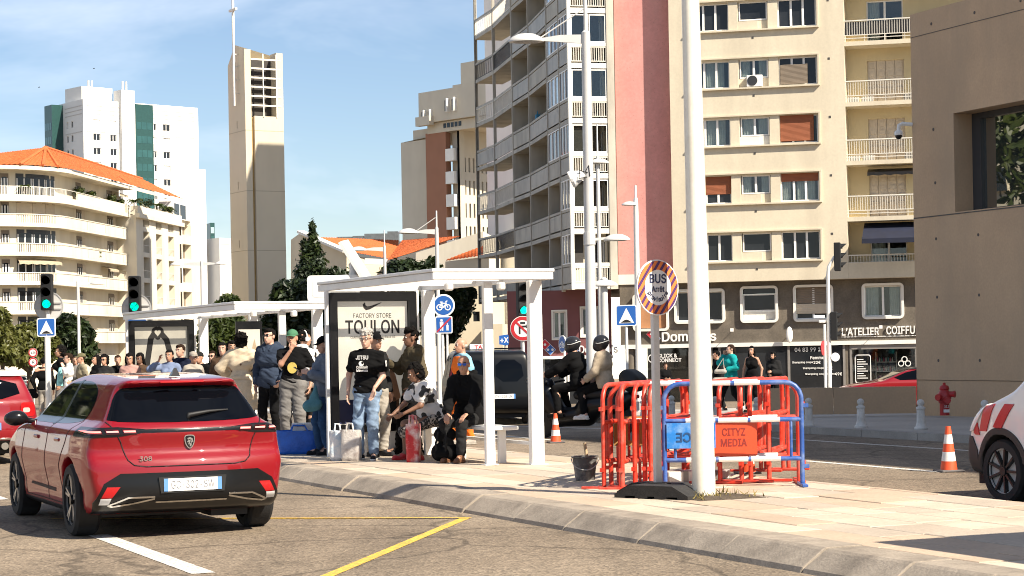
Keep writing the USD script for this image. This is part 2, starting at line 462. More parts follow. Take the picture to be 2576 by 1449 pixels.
yellow_line = look('road_paint_yellow', (0.66, 0.40, 0.045), rough=0.8, var=0.2, scale=5, fine=0.5, fscale=45, stain=((0.22, 0.17, 0.11), 26, (1, 1, 1), 1.0))
walk_pave = look('pavement_concrete', (0.36, 0.33, 0.29), rough=0.85, var=0.12, scale=0.8, fine=0.2, fscale=25, bump=0.2)

# one sheet, finer across the slope, out to the horizon
mb = MB()
ys = [-90, -20, 10, 38] + list(range(45, 109, 7)) + [108, 200, 500, 2500]
xs = [-1500, -300, -60, -30, 0, 30, 60, 300, 1500]
v = [(x, y, gz(y)) for y in ys for x in xs]
nx = len(xs)
f = [[j * nx + i, j * nx + i + 1, (j + 1) * nx + i + 1, (j + 1) * nx + i] for j in range(len(ys) - 1) for i in range(nx - 1)]
mb.add(v, f).struct('road', asphalt)

def strip(mb, r0, r1, t0, t1, dz, thick=None, n=None):
 """a sheet in the street frame that follows the terrain"""
 n = n or max(1, int(abs(t1 - t0) / 4))
 ts = np.linspace(t0, t1, n + 1)
 A = [SP(r0, t) for t in ts]; B = [SP(r1, t) for t in ts]
 P = [(p[0], p[1], gz(p[1]) + dz) for p in A + B]
 m = n + 1
 mb.add(P, [[i, m + i, m + i + 1, i + 1] for i in range(n)])
 if thick:
  for a in (0, m):
   q = P[a:a + m]; d = [(x, y, z - thick) for x, y, z in q]
   fs = [[i, i + 1, m + i + 1, m + i] for i in range(n)]
   if a:
    fs = [f_[::-1] for f_ in fs]
   mb.add(q + d, [f_[::-1] for f_ in fs])
  for e in (0, n):
   a_, b_ = P[e], P[m + e]
   mb.quad(a_, b_, (b_[0], b_[1], b_[2] - thick), (a_[0], a_[1], a_[2] - thick))
 return mb

KH = 0.16
ISL0, ISL1 = 7.75, 11.4
island = struct('traffic_island', strip(MB(), ISL0 + 0.02, ISL1, -12, 75, KH - 0.008, 0.2).out(), island_bed)

mb = MB(); v = []
for t in np.linspace(-8, 42, 26):
 for r, z in ((7.53, -0.02), (7.555, 0.015), (7.72, KH - 0.035), (7.80, KH - 0.03)):
  p = SP(r, t); v.append((p[0], p[1], gz(p[1]) + z))
mb.add(v, [[4 * k + e, 4 * k + e + 1, 4 * k + e + 5, 4 * k + e + 4] for k in range(25) for e in range(3)])
mb.obj('kerb_joint', look('kerb_joint_dark', (0.05, 0.042, 0.034), rough=0.95), island)

# sloping kerb stones, each one a part
prev = -8.0
joints = [10.05, 10.9, 11.95, 13.15, 14.45, 15.85, 16.95, 18.15, 19.6, 20.75, 21.8, 22.9, 23.8, 24.5, 25.4, 26.3]
joints = [-8, -6.8, -5.6, -4.4, -3.2, -2, -0.8, 0.4, 1.6, 2.8, 4.0, 5.2, 6.4, 7.6, 8.8] + joints + [27.4 + 1.1 * k for k in range(14)]
for a, b in zip(joints[:-1], joints[1:]):
 g = 0.005
 prof = [(7.50, -0.03), (7.535, 0.035), (7.70, KH - 0.012), (7.735, KH + 0.004), (7.77 + 0.27, KH + 0.006), (7.77 + 0.27, -0.03)]
 jz = rng.normal(0, 0.004); jr = rng.normal(0, 0.006)
 v = []
 for t in (a + g, a + g + 0.012, b - g - 0.012, b - g):
  ins = 0.005 if t in (a + g, b - g) else 0.0
  for k, (r, z) in enumerate(prof):
   p = SP(r + jr + (ins if k < 3 else 0), t)
   v.append((p[0], p[1], gz(p[1]) + z + jz - (ins if 2 <= k <= 4 else 0)))
 n = len(prof); fs = []
 for e in range(3):
  fs += [[e * n + k, e * n + (k + 1) % n, (e + 1) * n + (k + 1) % n, (e + 1) * n + k] for k in range(n)]
 F_ = np.vstack([np.array(fs)[:, [0, 2, 1]], np.array(fs)[:, [0, 3, 2]], [[0, k, k + 1] for k in range(1, n - 1)], [[3 * n, 3 * n + k + 1, 3 * n + k] for k in range(1, n - 1)]])
 obj('kerb_stone', (v, F_), kerbstone, island)

# paving slabs: long courses along the kerb, joints open
POLE_RT = (9.34, 16.55)
r = ISL0 + 0.30
row = 0
while r < ISL1 - 0.05:
 w = [0.46, 0.40, 0.52][row % 3]
 w = min(w, ISL1 - 0.02 - r)
 t = 8.6 + rng.uniform(0, 0.8)
 while t < 33:
  L = rng.choice([0.7, 0.9, 1.15, 1.4])
  x0, x1, y0, y1 = r + 0.008, r + w - 0.008, t + 0.007, t + L - 0.007
  pit = x1 > 9.10 and x0 < 9.86 and y1 > 16.2 and y0 < 16.92
  if pit:
   q = Polygon([(x0, y0), (x1, y0), (x1, y1), (x0, y1)]).difference(Polygon([(9.10, 16.2), (9.86, 16.2), (9.86, 16.92), (9.10, 16.92)]))
   if q.area > 0.004:
    obj('paving_slab', MB().prism(q, KH - 0.03, KH, mat4((R2[0], R2[1], 0), (T2[0], T2[1], 0), (0, 0, 1))).out(), slabs[int(rng.integers(3))], island)
  else:
   z = KH + rng.normal(0, 0.0022); b = 0.008
   c = [SP(*q) for q in ((x0, y0), (x1, y0), (x1, y1), (x0, y1))]
   d = [SP(*q) for q in ((x0 + b, y0 + b), (x1 - b, y0 + b), (x1 - b, y1 - b), (x0 + b, y1 - b))]
   v = [(p[0], p[1], gz(p[1]) + z - 0.03) for p in c] + [(p[0], p[1], gz(p[1]) + z - b * 0.6) for p in c] + [(p[0], p[1], gz(p[1]) + z + rng.normal(0, 0.0008)) for p in d]
   fs = [[i, (i + 1) % 4, 4 + (i + 1) % 4, 4 + i] for i in range(4)] + [[4 + i, 4 + (i + 1) % 4, 8 + (i + 1) % 4, 8 + i] for i in range(4)] + [[8, 9, 10, 11]]
   obj('paving_slab', (v, np.vstack([np.array(fs)[:, [0, 1, 2]], np.array(fs)[:, [0, 2, 3]]])), slabs[int(rng.integers(3))], island)
  t += L
 r += w
 row += 1
# the far end of the island, beyond where slabs can be told apart
tag(obj('paving', strip(MB(), ISL0 + 0.3, ISL1 - 0.02, 33.9, 74.9, KH).out(), slabs[0], island), kind='stuff')
# soil pit round the mast
soil = look('pit_soil', (0.075, 0.055, 0.035), rough=0.95, var=0.35, scale=9, fine=0.4, fscale=60, bump=0.8, bscale=50)
mb = MB()
N = 22
v, f = [], []
for i in range(N):
 for j in range(N):
  rr, tt = 9.09 + 0.78 * i / (N - 1), 16.19 + 0.74 * j / (N - 1)
  p = SP(rr, tt)
  e = min(i, j, N - 1 - i, N - 1 - j)
  v.append((p[0], p[1], KH - 0.006 + 0.05 * min(e, 4) / 4 * meshkit.fbm(np.array([[rr * 6, tt * 6, 0.3]]), 4)[0]))
for i in range(N - 1):
 for j in range(N - 1):
  f.append([i * N + j, (i + 1) * N + j, (i + 1) * N + j + 1, i * N + j + 1])
obj('soil_bed', (v, f), soil, island, smooth=True)
tuft = look('dry_grass', (0.17, 0.13, 0.035), rough=0.8, var=0.3, scale=8)
mb = MB()
for k in range(170):
 rr, tt = rng.uniform(9.12, 9.84), rng.uniform(16.22, 16.9)
 if k < 90:
  a = rng.uniform(0, 6.28); rr, tt = 9.34 + 0.14 * math.cos(a), 16.55 + 0.14 * math.sin(a)
 p = SP(rr, tt, KH + 0.01); d = rng.normal(0, 1, 3) * 0.05; d[2] = rng.uniform(0.03, 0.09)
 s = np.array([rng.normal(), rng.normal(), 0]) * 0.006
 mb.add([p - s, p + s, p + d], [[0, 1, 2]])
tag(mb.obj('dry_grass', tuft), 'dry yellow grass and weeds at the foot of the white mast', 'grass', kind='stuff')

# painted markings
strip(MB(), 3.76, 3.94, 14.3, 17.9, 0.004, n=1).struct('lane_marking', white_line)
strip(MB(), 3.76, 3.94, 23.0, 26.6, 0.004, n=1).struct('lane_marking', white_line)
strip(MB(), 3.76, 3.94, 31.7, 35.3, 0.004, n=1).struct('lane_marking', white_line)

def line(a, b, w, z=0.004):
 a, b = np.array(a[:2]), np.array(b[:2]); d = (b - a) / np.linalg.norm(b - a); s = np.array([-d[1], d[0]]) * w / 2
 return MB().quad(*[(q[0], q[1], gz(q[1]) + z) for q in (a - s, b - s, b + s, a + s)])

A, B = (-1.18, 13.95), (-0.47, 19.02)
line((-1.55, 13.3), B, 0.10).struct('bay_marking', yellow_line)
line((-0.42, 18.98), (-4.6, 19.75), 0.08, 0.007).struct('bay_marking', yellow_line)
for a, b in ((20.0, 23.2), (24.4, 27.2), (31, 35), (39, 43)):
 strip(MB(), 14.62, 14.74, a, b, 0.004, n=1).struct('lane_marking', white_line)
strip(MB(), 17.75, 17.87, 8, 52, 0.004).struct('edge_marking', white_line)
strip(MB(), 11.9, 12.0, 24, 60, 0.004).struct('edge_marking', white_line)
for k in range(3):
 strip(MB(), -3.5 - 0.2, -3.5, 30 + 9 * k, 35 + 9 * k, 0.004, n=1).struct('lane_marking', white_line)

# far pavement, with kerb, where the bollards stand
kerb_far = look('kerb_granite', (0.30, 0.28, 0.25), rough=0.8, var=0.2, scale=1.5, fine=0.15)
side = struct('pavement', strip(MB(), 19.36, 60, -15, 33.9, 0.121, 0.3).out(), walk_pave)
strip(MB(), 19.36, 46, 33.9, 52, 0.12, 0.3).struct('pavement', walk_pave)
for k in range(26):
 a = 6 + k * 1.6
 mb = MB(); strip(mb, 19.1, 19.35, a + 0.008, a + 1.592, 0.125, 0.25, n=1)
 obj('kerb_stone', mb.out(), kerb_far, side)
# street-wide pavement slabs joints: drains and plates
iron = look('cast_iron', (0.07, 0.06, 0.055), rough=0.6, metal=0.6, var=0.2, scale=8)

# buildings
render_cream = look('render_cream', (0.60, 0.53, 0.40), rough=0.85, var=0.06, scale=0.5, fine=0.05, fscale=9,
     stain=((0.42, 0.36, 0.27), 0.55, (1, 1, 0.16), 0.5), bump=0.1, bscale=18)
render_yellow = look('render_yellow', (0.60, 0.50, 0.30), rough=0.85, var=0.06, scale=0.5, stain=((0.40, 0.33, 0.2), 0.5, (1, 1, 0.2), 0.4))
render_white = look('render_white', (0.74, 0.71, 0.64), rough=0.85, var=0.05, scale=0.4, stain=((0.55, 0.51, 0.44), 0.4, (1, 1, 0.15), 0.45))
render_pink = look('render_pink', (0.60, 0.27, 0.24), rough=0.85, var=0.10, scale=0.8, fine=0.08, fscale=7, stain=((0.62, 0.36, 0.31), 0.5, (1, 1, 0.25), 0.5))
render_ivory = look('render_ivory', (0.66, 0.60, 0.48), rough=0.85, var=0.06, scale=0.3, stain=((0.46, 0.40, 0.30), 0.35, (1, 1, 0.22), 0.55))
render_beige = look('render_beige', (0.52, 0.46, 0.355), rough=0.85, var=0.06, scale=0.3, stain=((0.42, 0.36, 0.27), 0.3, (1, 1, 0.2), 0.4))
render_brown = look('render_brown', (0.30, 0.135, 0.075), rough=0.85, var=0.06, scale=0.5)
maroon = look('maroon_paint', (0.17, 0.055, 0.055), rough=0.6, var=0.12, scale=0.8)
grey_conc = look('grey_balcony_concrete', (0.42, 0.385, 0.32), rough=0.85, var=0.12, scale=0.7, stain=((0.20, 0.18, 0.15), 0.7, (1, 1, 0.3), 0.6))
panel_grey = look('balcony_panel_grey', (0.32, 0.295, 0.25), rough=0.5, var=0.14, scale=0.6, stain=((0.14, 0.13, 0.115), 1.2, (1, 1, 0.4), 0.7))
stone_dark = look('stone_cladding', (0.135, 0.112, 0.085), rough=0.7, var=0.22, scale=1.6, fine=0.2, fscale=14, stain=((0.075, 0.062, 0.048), 0.9, (1, 1, 0.5), 0.6))
conc_fair = look('fair_faced_concrete', (0.46, 0.31, 0.185), rough=0.75, var=0.10, scale=0.6, fine=0.07, fscale=22, bump=0.08, bscale=30,
     stain=((0.33, 0.24, 0.155), 0.5, (1, 1, 0.25), 0.65))
frame_white = look('window_frame_white', (0.78, 0.76, 0.72), rough=0.4, var=0.04)
frame_dark = look('window_frame_dark', (0.03, 0.03, 0.032), rough=0.35)
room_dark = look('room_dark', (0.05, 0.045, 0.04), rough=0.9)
pane_dark = look('pane_dark', (0.018, 0.02, 0.023), rough=0.06, var=0.4, scale=0.6, spec=0.4)
pane_clear = glass_look('pane_clear', (0.82, 0.85, 0.84), 0.05)
pane_green = look('pane_green', (0.02, 0.075, 0.07), rough=0.08, var=0.3, scale=0.3, spec=0.8)
curtain = look('net_curtain', (0.46, 0.48, 0.46), rough=0.9, var=0.15, scale=3)
shutter_cream = look('shutter_cream', (0.55, 0.47, 0.36), rough=0.7, var=0.08)
shutter_brown = look('shutter_red_brown', (0.27, 0.085, 0.035), rough=0.65, var=0.1)
shutter_taupe = look('shutter_taupe', (0.19, 0.15, 0.11), rough=0.65, var=0.1)
rail_white = look('railing_white', (0.66, 0.62, 0.54), rough=0.5)
rail_dark = look('railing_dark', (0.06, 0.055, 0.05), rough=0.6)
tiles = look('roof_tiles', (0.50, 0.125, 0.03), rough=0.8, var=0.25, scale=1.1, fine=0.3, fscale=5, stain=((0.33, 0.09, 0.03), 1.1, (1, 1, 1), 0.7))
awning_blue = look('awning_blue', (0.006, 0.009, 0.026), rough=0.8, var=0.3, scale=2)
awning_sand = look('awning_sand', (0.42, 0.35, 0.24), rough=0.85, var=0.2, scale=3)
OFF = {}

def site(name, label, cat, loc, **k):
 t = thing(name, label, cat, loc, **k)
 OFF[t.GetPath().pathString] = np.array(loc, float)
 return t

def off(parent):
 p = parent.GetPath()
 while p.pathString not in OFF:
  p = p.GetParentPath()
 return OFF[p.pathString]

def wobj(mb, name, m, parent, smooth=False, label=None, kind=None):
 """part of a thing, its shape given in world metres"""
 v, f = mb.out()
 return obj(name, (v - off(parent), f), m, parent, smooth, label, kind)

class Fr:
 """frame on a facade: s along it, d into the building, z up"""

 def __init__(s, o, ang):
  s.o = np.array(o[:2], float); a = math.radians(ang); s.ang = ang
  s.x = np.array([math.cos(a), math.sin(a)]); s.y = np.array([-math.sin(a), math.cos(a)])

 def __call__(s, a, d, z):
  p = s.o + s.x * a + s.y * d
  return (p[0], p[1], z)

 def box(s, mb, s0, s1, d0, d1, z0, z1):
  v = [s(a, d, z) for z in (z0, z1) for d in (d0, d1) for a in (s0, s1)]
  return mb.add(v, [[0, 2, 3, 1], [4, 5, 7, 6], [0, 1, 5, 4], [2, 6, 7, 3], [0, 4, 6, 2], [1, 3, 7, 5]])

 def mat(s, a, d, z):
  return mat4((s.x[0], s.x[1], 0), (0, 0, 1), (-s.y[0], -s.y[1], 0), s(a, d, z))

 def holes(s, mb, s0, s1, z0, z1, H, depth=0.2, d=0.0):
  """front of a wall with rectangular openings (a0, a1, b0, b1) and their reveals"""
  X = sorted({s0, s1, *[q for h in H for q in h[:2] if s0 < q < s1]}); Z = sorted({z0, z1, *[q for h in H for q in h[2:4] if z0 < q < z1]})
  for i in range(len(X) - 1):
   run = None
   for j in range(len(Z) - 1):
    cx, cz = (X[i] + X[i + 1]) / 2, (Z[j] + Z[j + 1]) / 2
    hole = any(h[0] < cx < h[1] and h[2] < cz < h[3] for h in H)
    if not hole and run is None:
     run = Z[j]
    if run is not None and (hole or j == len(Z) - 2):
     e = Z[j] if hole else Z[j + 1]
     mb.quad(s(X[i], d, run), s(X[i + 1], d, run), s(X[i + 1], d, e), s(X[i], d, e)); run = None
  for a0, a1, b0, b1 in [h[:4] for h in H]:
   for (p, q, r_, t_) in (((a0, b0), (a1, b0), 0, 0), ((a1, b0), (a1, b1), 0, 0), ((a1, b1), (a0, b1), 0, 0), ((a0, b1), (a0, b0), 0, 0)):
    mb.quad(s(p[0], d, p[1]), s(p[0], d + depth, p[1]), s(q[0], d + depth, q[1]), s(q[0], d, q[1]))
  return mb

def body_block(mb, fr, s0, s1, d0, d1, z0, z1, front=False):
 """the rest of a block behind a facade: sides, back, top"""
 P = lambda a, d, z: fr(a, d, z)
 mb.quad(P(s0, d0, z0), P(s0, d0, z1), P(s0, d1, z1), P(s0, d1, z0))
 mb.quad(P(s1, d0, z0), P(s1, d1, z0), P(s1, d1, z1), P(s1, d0, z1))
 mb.quad(P(s0, d1, z0), P(s0, d1, z1), P(s1, d1, z1), P(s1, d1, z0))
 mb.quad(P(s0, d0, z1), P(s1, d0, z1), P(s1, d1, z1), P(s0, d1, z1))
 if front:
  mb.quad(P(s0, d0, z0), P(s1, d0, z0), P(s1, d0, z1), P(s0, d0, z1))
 return mb

def casement(parent, fr, a0, a1, z0, z1, d, leaves=2, style='pane', fw=0.06, mat=None, head=0.0, pane=None):
 """a window: frame with mullions, its panes, and what hangs behind them"""
 fm = mat or frame_white
 mb = MB()
 top = z1 - head
 for x0, x1, q0, q1 in ((a0, a0 + fw, z0, z1), (a1 - fw, a1, z0, z1), (a0 + fw, a1 - fw, z0, z0 + fw), (a0 + fw, a1 - fw, top - fw, z1)):
  fr.box(mb, x0, x1, d - 0.06, d, q0, q1)
 W = (a1 - a0 - 2 * fw) / leaves
 for k in range(1, leaves):
  x = a0 + fw + k * W
  fr.box(mb, x - 0.05, x + 0.05, d - 0.075, d, z0 + fw, top - fw)
 w = wobj(mb, 'window', fm, parent)
 for k in range(leaves):
  x0, x1 = a0 + fw + k * W, a0 + fw + (k + 1) * W
  mb = MB(); fr.box(mb, x0, x1, d - 0.02, d - 0.012, z0 + fw, top - fw)
  wobj(mb, 'pane', pane or (pane_dark if style == 'dark' else pane_clear), w)
  if style == 'curtain' and rnd.random() < 0.85:
   mb = MB(); n = 14
   b = rnd.uniform(0.55, 1.0)
   xs_ = np.linspace(x0, x0 + (x1 - x0) * b, n) if k % 2 == 0 else np.linspace(x1 - (x1 - x0) * b, x1, n)
   for q in range(n - 1):
    d0, d1 = d + 0.07 + 0.035 * math.sin(q * 2.1), d + 0.07 + 0.035 * math.sin((q + 1) * 2.1)
    mb.quad(fr(xs_[q], d0, z0 + 0.05), fr(xs_[q + 1], d1, z0 + 0.05), fr(xs_[q + 1], d1, top - 0.03), fr(xs_[q], d0, top - 0.03))
   wobj(mb, 'curtain', curtain, w)
 if style in ('curtain', 'pane'):
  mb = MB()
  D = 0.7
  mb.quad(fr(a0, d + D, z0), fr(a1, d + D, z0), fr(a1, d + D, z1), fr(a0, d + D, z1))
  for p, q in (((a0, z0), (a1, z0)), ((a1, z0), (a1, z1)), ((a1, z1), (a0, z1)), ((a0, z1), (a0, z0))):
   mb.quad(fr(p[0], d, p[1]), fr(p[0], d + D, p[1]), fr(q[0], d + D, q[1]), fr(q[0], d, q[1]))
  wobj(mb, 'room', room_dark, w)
 return w

def roller(parent, fr, a0, a1, z0, z1, d, m, name='roller_shutter', pitch=0.055):
 mb = MB(); n = max(2, int((z1 - z0) / pitch)); h = (z1 - z0) / n
 for k in range(n):
  b = z0 + k * h
  mb.quad(fr(a0, d, b), fr(a1, d, b), fr(a1, d - 0.012, b + h * 0.5), fr(a0, d - 0.012, b + h * 0.5))
  mb.quad(fr(a0, d - 0.012, b + h * 0.5), fr(a1, d - 0.012, b + h * 0.5), fr(a1, d, b + h), fr(a0, d, b + h))
 return wobj(mb, name, m, parent)

def railing(parent, fr, a0, a1, z0, z1, d, m, pitch=0.13, low=0.0, name='railing', bar=0.022):
 mb = MB()
 fr.box(mb, a0, a1, d - 0.03, d + 0.03, z1 - 0.05, z1)
 fr.box(mb, a0, a1, d - 0.02, d + 0.02, z0 + low, z0 + low + 0.035)
 if low:
  fr.box(mb, a0, a1, d - 0.02, d + 0.02, z0 + low * 0.5, z0 + low * 0.5 + 0.03)
 n = int((a1 - a0) / pitch)
 for k in range(n + 1):
  x = a0 + 0.02 + (a1 - a0 - 0.04) * k / n
  fr.box(mb, x - bar / 2, x + bar / 2, d - bar / 2, d + bar / 2, z0 + (low if k % 8 else 0), z1 - 0.05)
 return wobj(mb, name, m, parent)

GB = -1.40      # ground level at the junction beyond the slope
# cream apartment block with the shops (right of centre)
fr = Fr((7.7673, 95.0), -13.5)
B = site('apartment_block', 'cream apartment block with bands of windows over dark stone shop fronts', 'building', (*fr.o, GB))
ZS = [5.45 + 2.74 * k for k in range(6)]
cols = ((1.0, 2.86, 0.10, 1.40), (3.30, 4.72, 0.08, 1.40), (5.18, 6.98, 0.10, 1.42))
H = [(a, b, z + c, z + e) for z in ZS for a, b, c, e in cols]
mb = MB()
fr.holes(mb, 0, 8.27, 4.57, 21.6, H, 0.24)
body_block(mb, fr, 0, 8.27, 0, 14, 4.57, 21.6)
mb.quad(fr(0, 0, 4.57), fr(0, 14, 4.57), fr(8.27, 14, 4.57), fr(8.27, 0, 4.57))
wobj(mb, 'wall', render_cream, B)
styles = {0: ('dark', 'half', 'dark'), 1: ('redhalf', 'half', 'bro'), 2: ('curtain', 'white', 'brown'), 3: ('curtain', 'ac', 'taupe'), 4: ('dark', 'half', 'dark'), 5: ('curtain', 'half', 'curtain')}
for k, z in enumerate(ZS):
 mb = MB()        # moulded frame round the band of openings
 fr.box(mb, 0.86, 7.12, -0.16, -0.003, z, z + 0.07); fr.box(mb, 0.86, 7.10, -0.10, -0.003, z + 1.46, z + 1.53); fr.box(mb, 7.02, 7.10, -0.10, -0.003, z + 0.075, z + 1.455)
 fr.box(mb, 0.86, 0.94, -0.10, -0.003, z + 0.075, z + 1.455)
 wobj(mb, 'band_frame', render_cream, B)
 for (a, b, c, e), st in zip(cols, styles[k]):
  z0, z1 = z + c, z + e
  if st in ('half', 'white', 'ac'):
   mb = MB(); fr.box(mb, a, b, 0.16, 0.24, z0, z0 + 0.42); fr.box(mb, a, a + 0.95, 0.02, 0.16, z0 + 0.0, z0 + 0.40) if st != 'ac' else None
   wobj(mb, 'spandrel', render_white if st == 'white' else render_cream, B)
   casement(B, fr, a + 0.04, b - 0.04, z0 + 0.44, z1, 0.22, 1 if (k in (0, 4)) else 2, 'dark' if k in (0, 4) else 'curtain')
   if st == 'ac':
    t = site('air_conditioner', 'white outdoor air conditioner with round fan under a window', 'air conditioner', fr(a + 0.4, -0.12, z0 + 0.02))
    mb = MB(); fr.box(mb, a + 0.40, a + 1.12, -0.12, 0.14, z0 + 0.02, z0 + 0.56); wobj(mb, 'casing', frame_white, t)
    mb = MB(); mb.prism([(0.24 * math.cos(q), 0.24 * math.sin(q)) for q in np.linspace(0, 6.28, 20)[:-1]], 0, 0.012, fr.mat(a + 0.66, -0.125, z0 + 0.29)); wobj(mb, 'fan_grille', frame_dark, t)
  elif st == 'taupe':
   roller(B, fr, a + 0.08, b - 0.44, z0 + 0.05, z1 - 0.35, 0.10, shutter_taupe)
   casement(B, fr, a, b, z0, z1, 0.24, 3, 'dark')
  elif st == 'brown':
   roller(B, fr, a + 0.03, b - 0.2, z0 + 0.1, z1, 0.12, shutter_brown); casement(B, fr, a, b, z0, z1, 0.24, 3, 'dark')
  elif st == 'redhalf':
   casement(B, fr, a, b, z0, z1, 0.24, 3, 'dark'); roller(B, fr, a + 0.03, b - 0.03, z0 + 0.45, z1, 0.15, shutter_brown)
  elif st == 'bro':
   casement(B, fr, a, b, z0, z1, 0.24, 3, 'curtain'); roller(B, fr, a + 0.03, b - 0.03, z1 - 0.38, z1, 0.15, shutter_brown)
  else:
   casement(B, fr, a, b, z0, z1, 0.24, 3, st if st == 'curtain' else 'dark')
# little vent grilles
for k, z in enumerate(ZS):
 for a, b in ((4.0, z - 0.32), (7.55, z + 1.25)):
  mb = MB(); fr.box(mb, a - 0.05, a + 0.05, -0.012, 0.01, b - 0.05, b + 0.05); wobj(mb, 'vent', rail_dark, B)
# loggias on the right
L0, L1 = 8.27, 15.0
mb = MB()
HL = [(9.25, 10.95, z + 0.06, z + 2.05) for z in (5.0, 7.45, 10.08, 12.83, 15.66, 18.4)]
fr.holes(mb, L0, L1, 4.57, 21.6, HL, 0.18, d=1.25)
mb.quad(fr(L1, 0, 4.57), fr(L1, 1.25, 4.57), fr(L1, 1.25, 21.6), fr(L1, 0, 21.6))
wobj(mb, 'loggia_wall', render_yellow, B)
mb = MB(); body_block(mb, fr, L0 + 0.01, L1, 1.3, 14, 4.57, 21.6); wobj(mb, 'rear_wall', render_cream, B)
for k, z in enumerate((7.45, 10.08, 12.83, 15.66, 18.4, 21.2)):
 mb = MB(); fr.box(mb, L0 + 0.004, L1, 0.02, 1.245, z - 0.2, z); wobj(mb, 'balcony_slab', render_cream, B)
 railing(B, fr, L0 + 0.01, L1, z, z + 1.0, 0.08, rail_white, 0.115, 0.28, 'balcony_railing')
 if z in (15.66,):
  mb = MB(); fr.box(mb, L0 + 0.02, L1, 0.115, 0.13, z + 0.3, z + 0.92); wobj(mb, 'screen', rail_dark, B)
 if z in (10.08, 12.83):
  for a in (8.35, 9.0):
   mb = MB(); fr.box(mb, a, a + 0.55, 0.3, 0.6, z, z + 0.26); fr.box(mb, 10.95, 11.5, 0.3, 0.6, z, z + 0.3); mb.each('planter', render_white, B)
for k, (a, b, z0, z1) in enumerate(HL):
 if k in (0, 4):
  casement(B, fr, a, b, z0, z1, 1.42, 2, 'curtain')
 else:
  mb = MB()          # closed folding shutters, four leaves of slatted panels
  for q in range(4):
   x0 = a + (b - a) * q / 4 + 0.01; x1 = a + (b - a) * (q + 1) / 4 - 0.01
   fr.box(mb, x0, x1, 1.36, 1.40, z0, z1)
   for zz in np.linspace(z0 + 0.12, z1 - 0.35, 5):
    fr.box(mb, x0 + 0.07, x1 - 0.07, 1.335, 1.358, zz, zz + 0.2)
  wobj(mb, 'shutter', shutter_cream, B)
mb = MB(); fr.box(mb, L0 + 0.004, L1, 0.0, 0.13, 4.57, 5.32); fr.box(mb, L0 + 0.004, L1, 0.13, 1.24, 4.57, 4.75); wobj(mb, 'parapet', render_cream, B)
railing(B, fr, L0 + 0.01, L1, 5.3, 5.68, 0.06, rail_white, 0.14, 0.0, 'balcony_railing')
# planting behind the lowest rail, and a hanging creeper
leafm = leaf_look('leaf_mid', (0.035, 0.06, 0.012), (0.07, 0.10, 0.018), (0.12, 0.15, 0.03))
leafd = leaf_look('leaf_dark', (0.014, 0.026, 0.008), (0.030, 0.052, 0.014), (0.065, 0.095, 0.022), 0.25)
leafl = leaf_look('leaf_light', (0.09, 0.105, 0.02), (0.16, 0.17, 0.035), (0.25, 0.25, 0.06))
# sun awnings
mb = MB(); fr.box(mb, 9.1, 12.5, -0.2, 1.2, 7.02, 7.2)
P = [fr(9.0, 1.0, 7.2), fr(13.5, 1.0, 7.2), fr(13.5, -1.3, 6.35), fr(9.0, -1.3, 6.35)]
mb2 = MB().quad(*P); mb2.quad(*[(x, y, z - 0.03) for x, y, z in P]); mb2.quad(P[3], P[2], (P[2][0], P[2][1], P[2][2] - 0.22), (P[3][0], P[3][1], P[3][2] - 0.22))
t = site('awning', 'dark blue open fabric awning over the lowest loggia', 'awning', fr(9, 0, 6.3)); wobj(mb2, 'canopy', awning_blue, t)
mb = MB(); mb.tube([fr(9.1, 1.0, 6.4), fr(9.1, -1.25, 6.33)], 0.02, 6); mb.tube([fr(13.4, 1.0, 6.4), fr(13.4, -1.25, 6.33)], 0.02, 6); wobj(mb, 'arm', rail_white, t)
P = [fr(9.2, 1.2, 9.75), fr(11.6, 1.2, 9.75), fr(11.6, 0.5, 9.55), fr(9.2, 0.5, 9.55)]
mb2 = MB().quad(*P)
for q in range(9):
 a = 9.2 + q * 0.2667
 mb2.quad(fr(a, 0.5, 9.55), fr(a + 0.2667, 0.5, 9.55), fr(a + 0.2667, 0.48, 9.42 - 0.04 * (q % 2)), fr(a, 0.48, 9.42 - 0.04 * ((q + 1) % 2)))
t = site('awning', 'half closed dark awning with scalloped edge on the loggia above', 'awning', fr(9.2, 0.5, 9.4)); wobj(mb2, 'canopy', rail_dark, t)

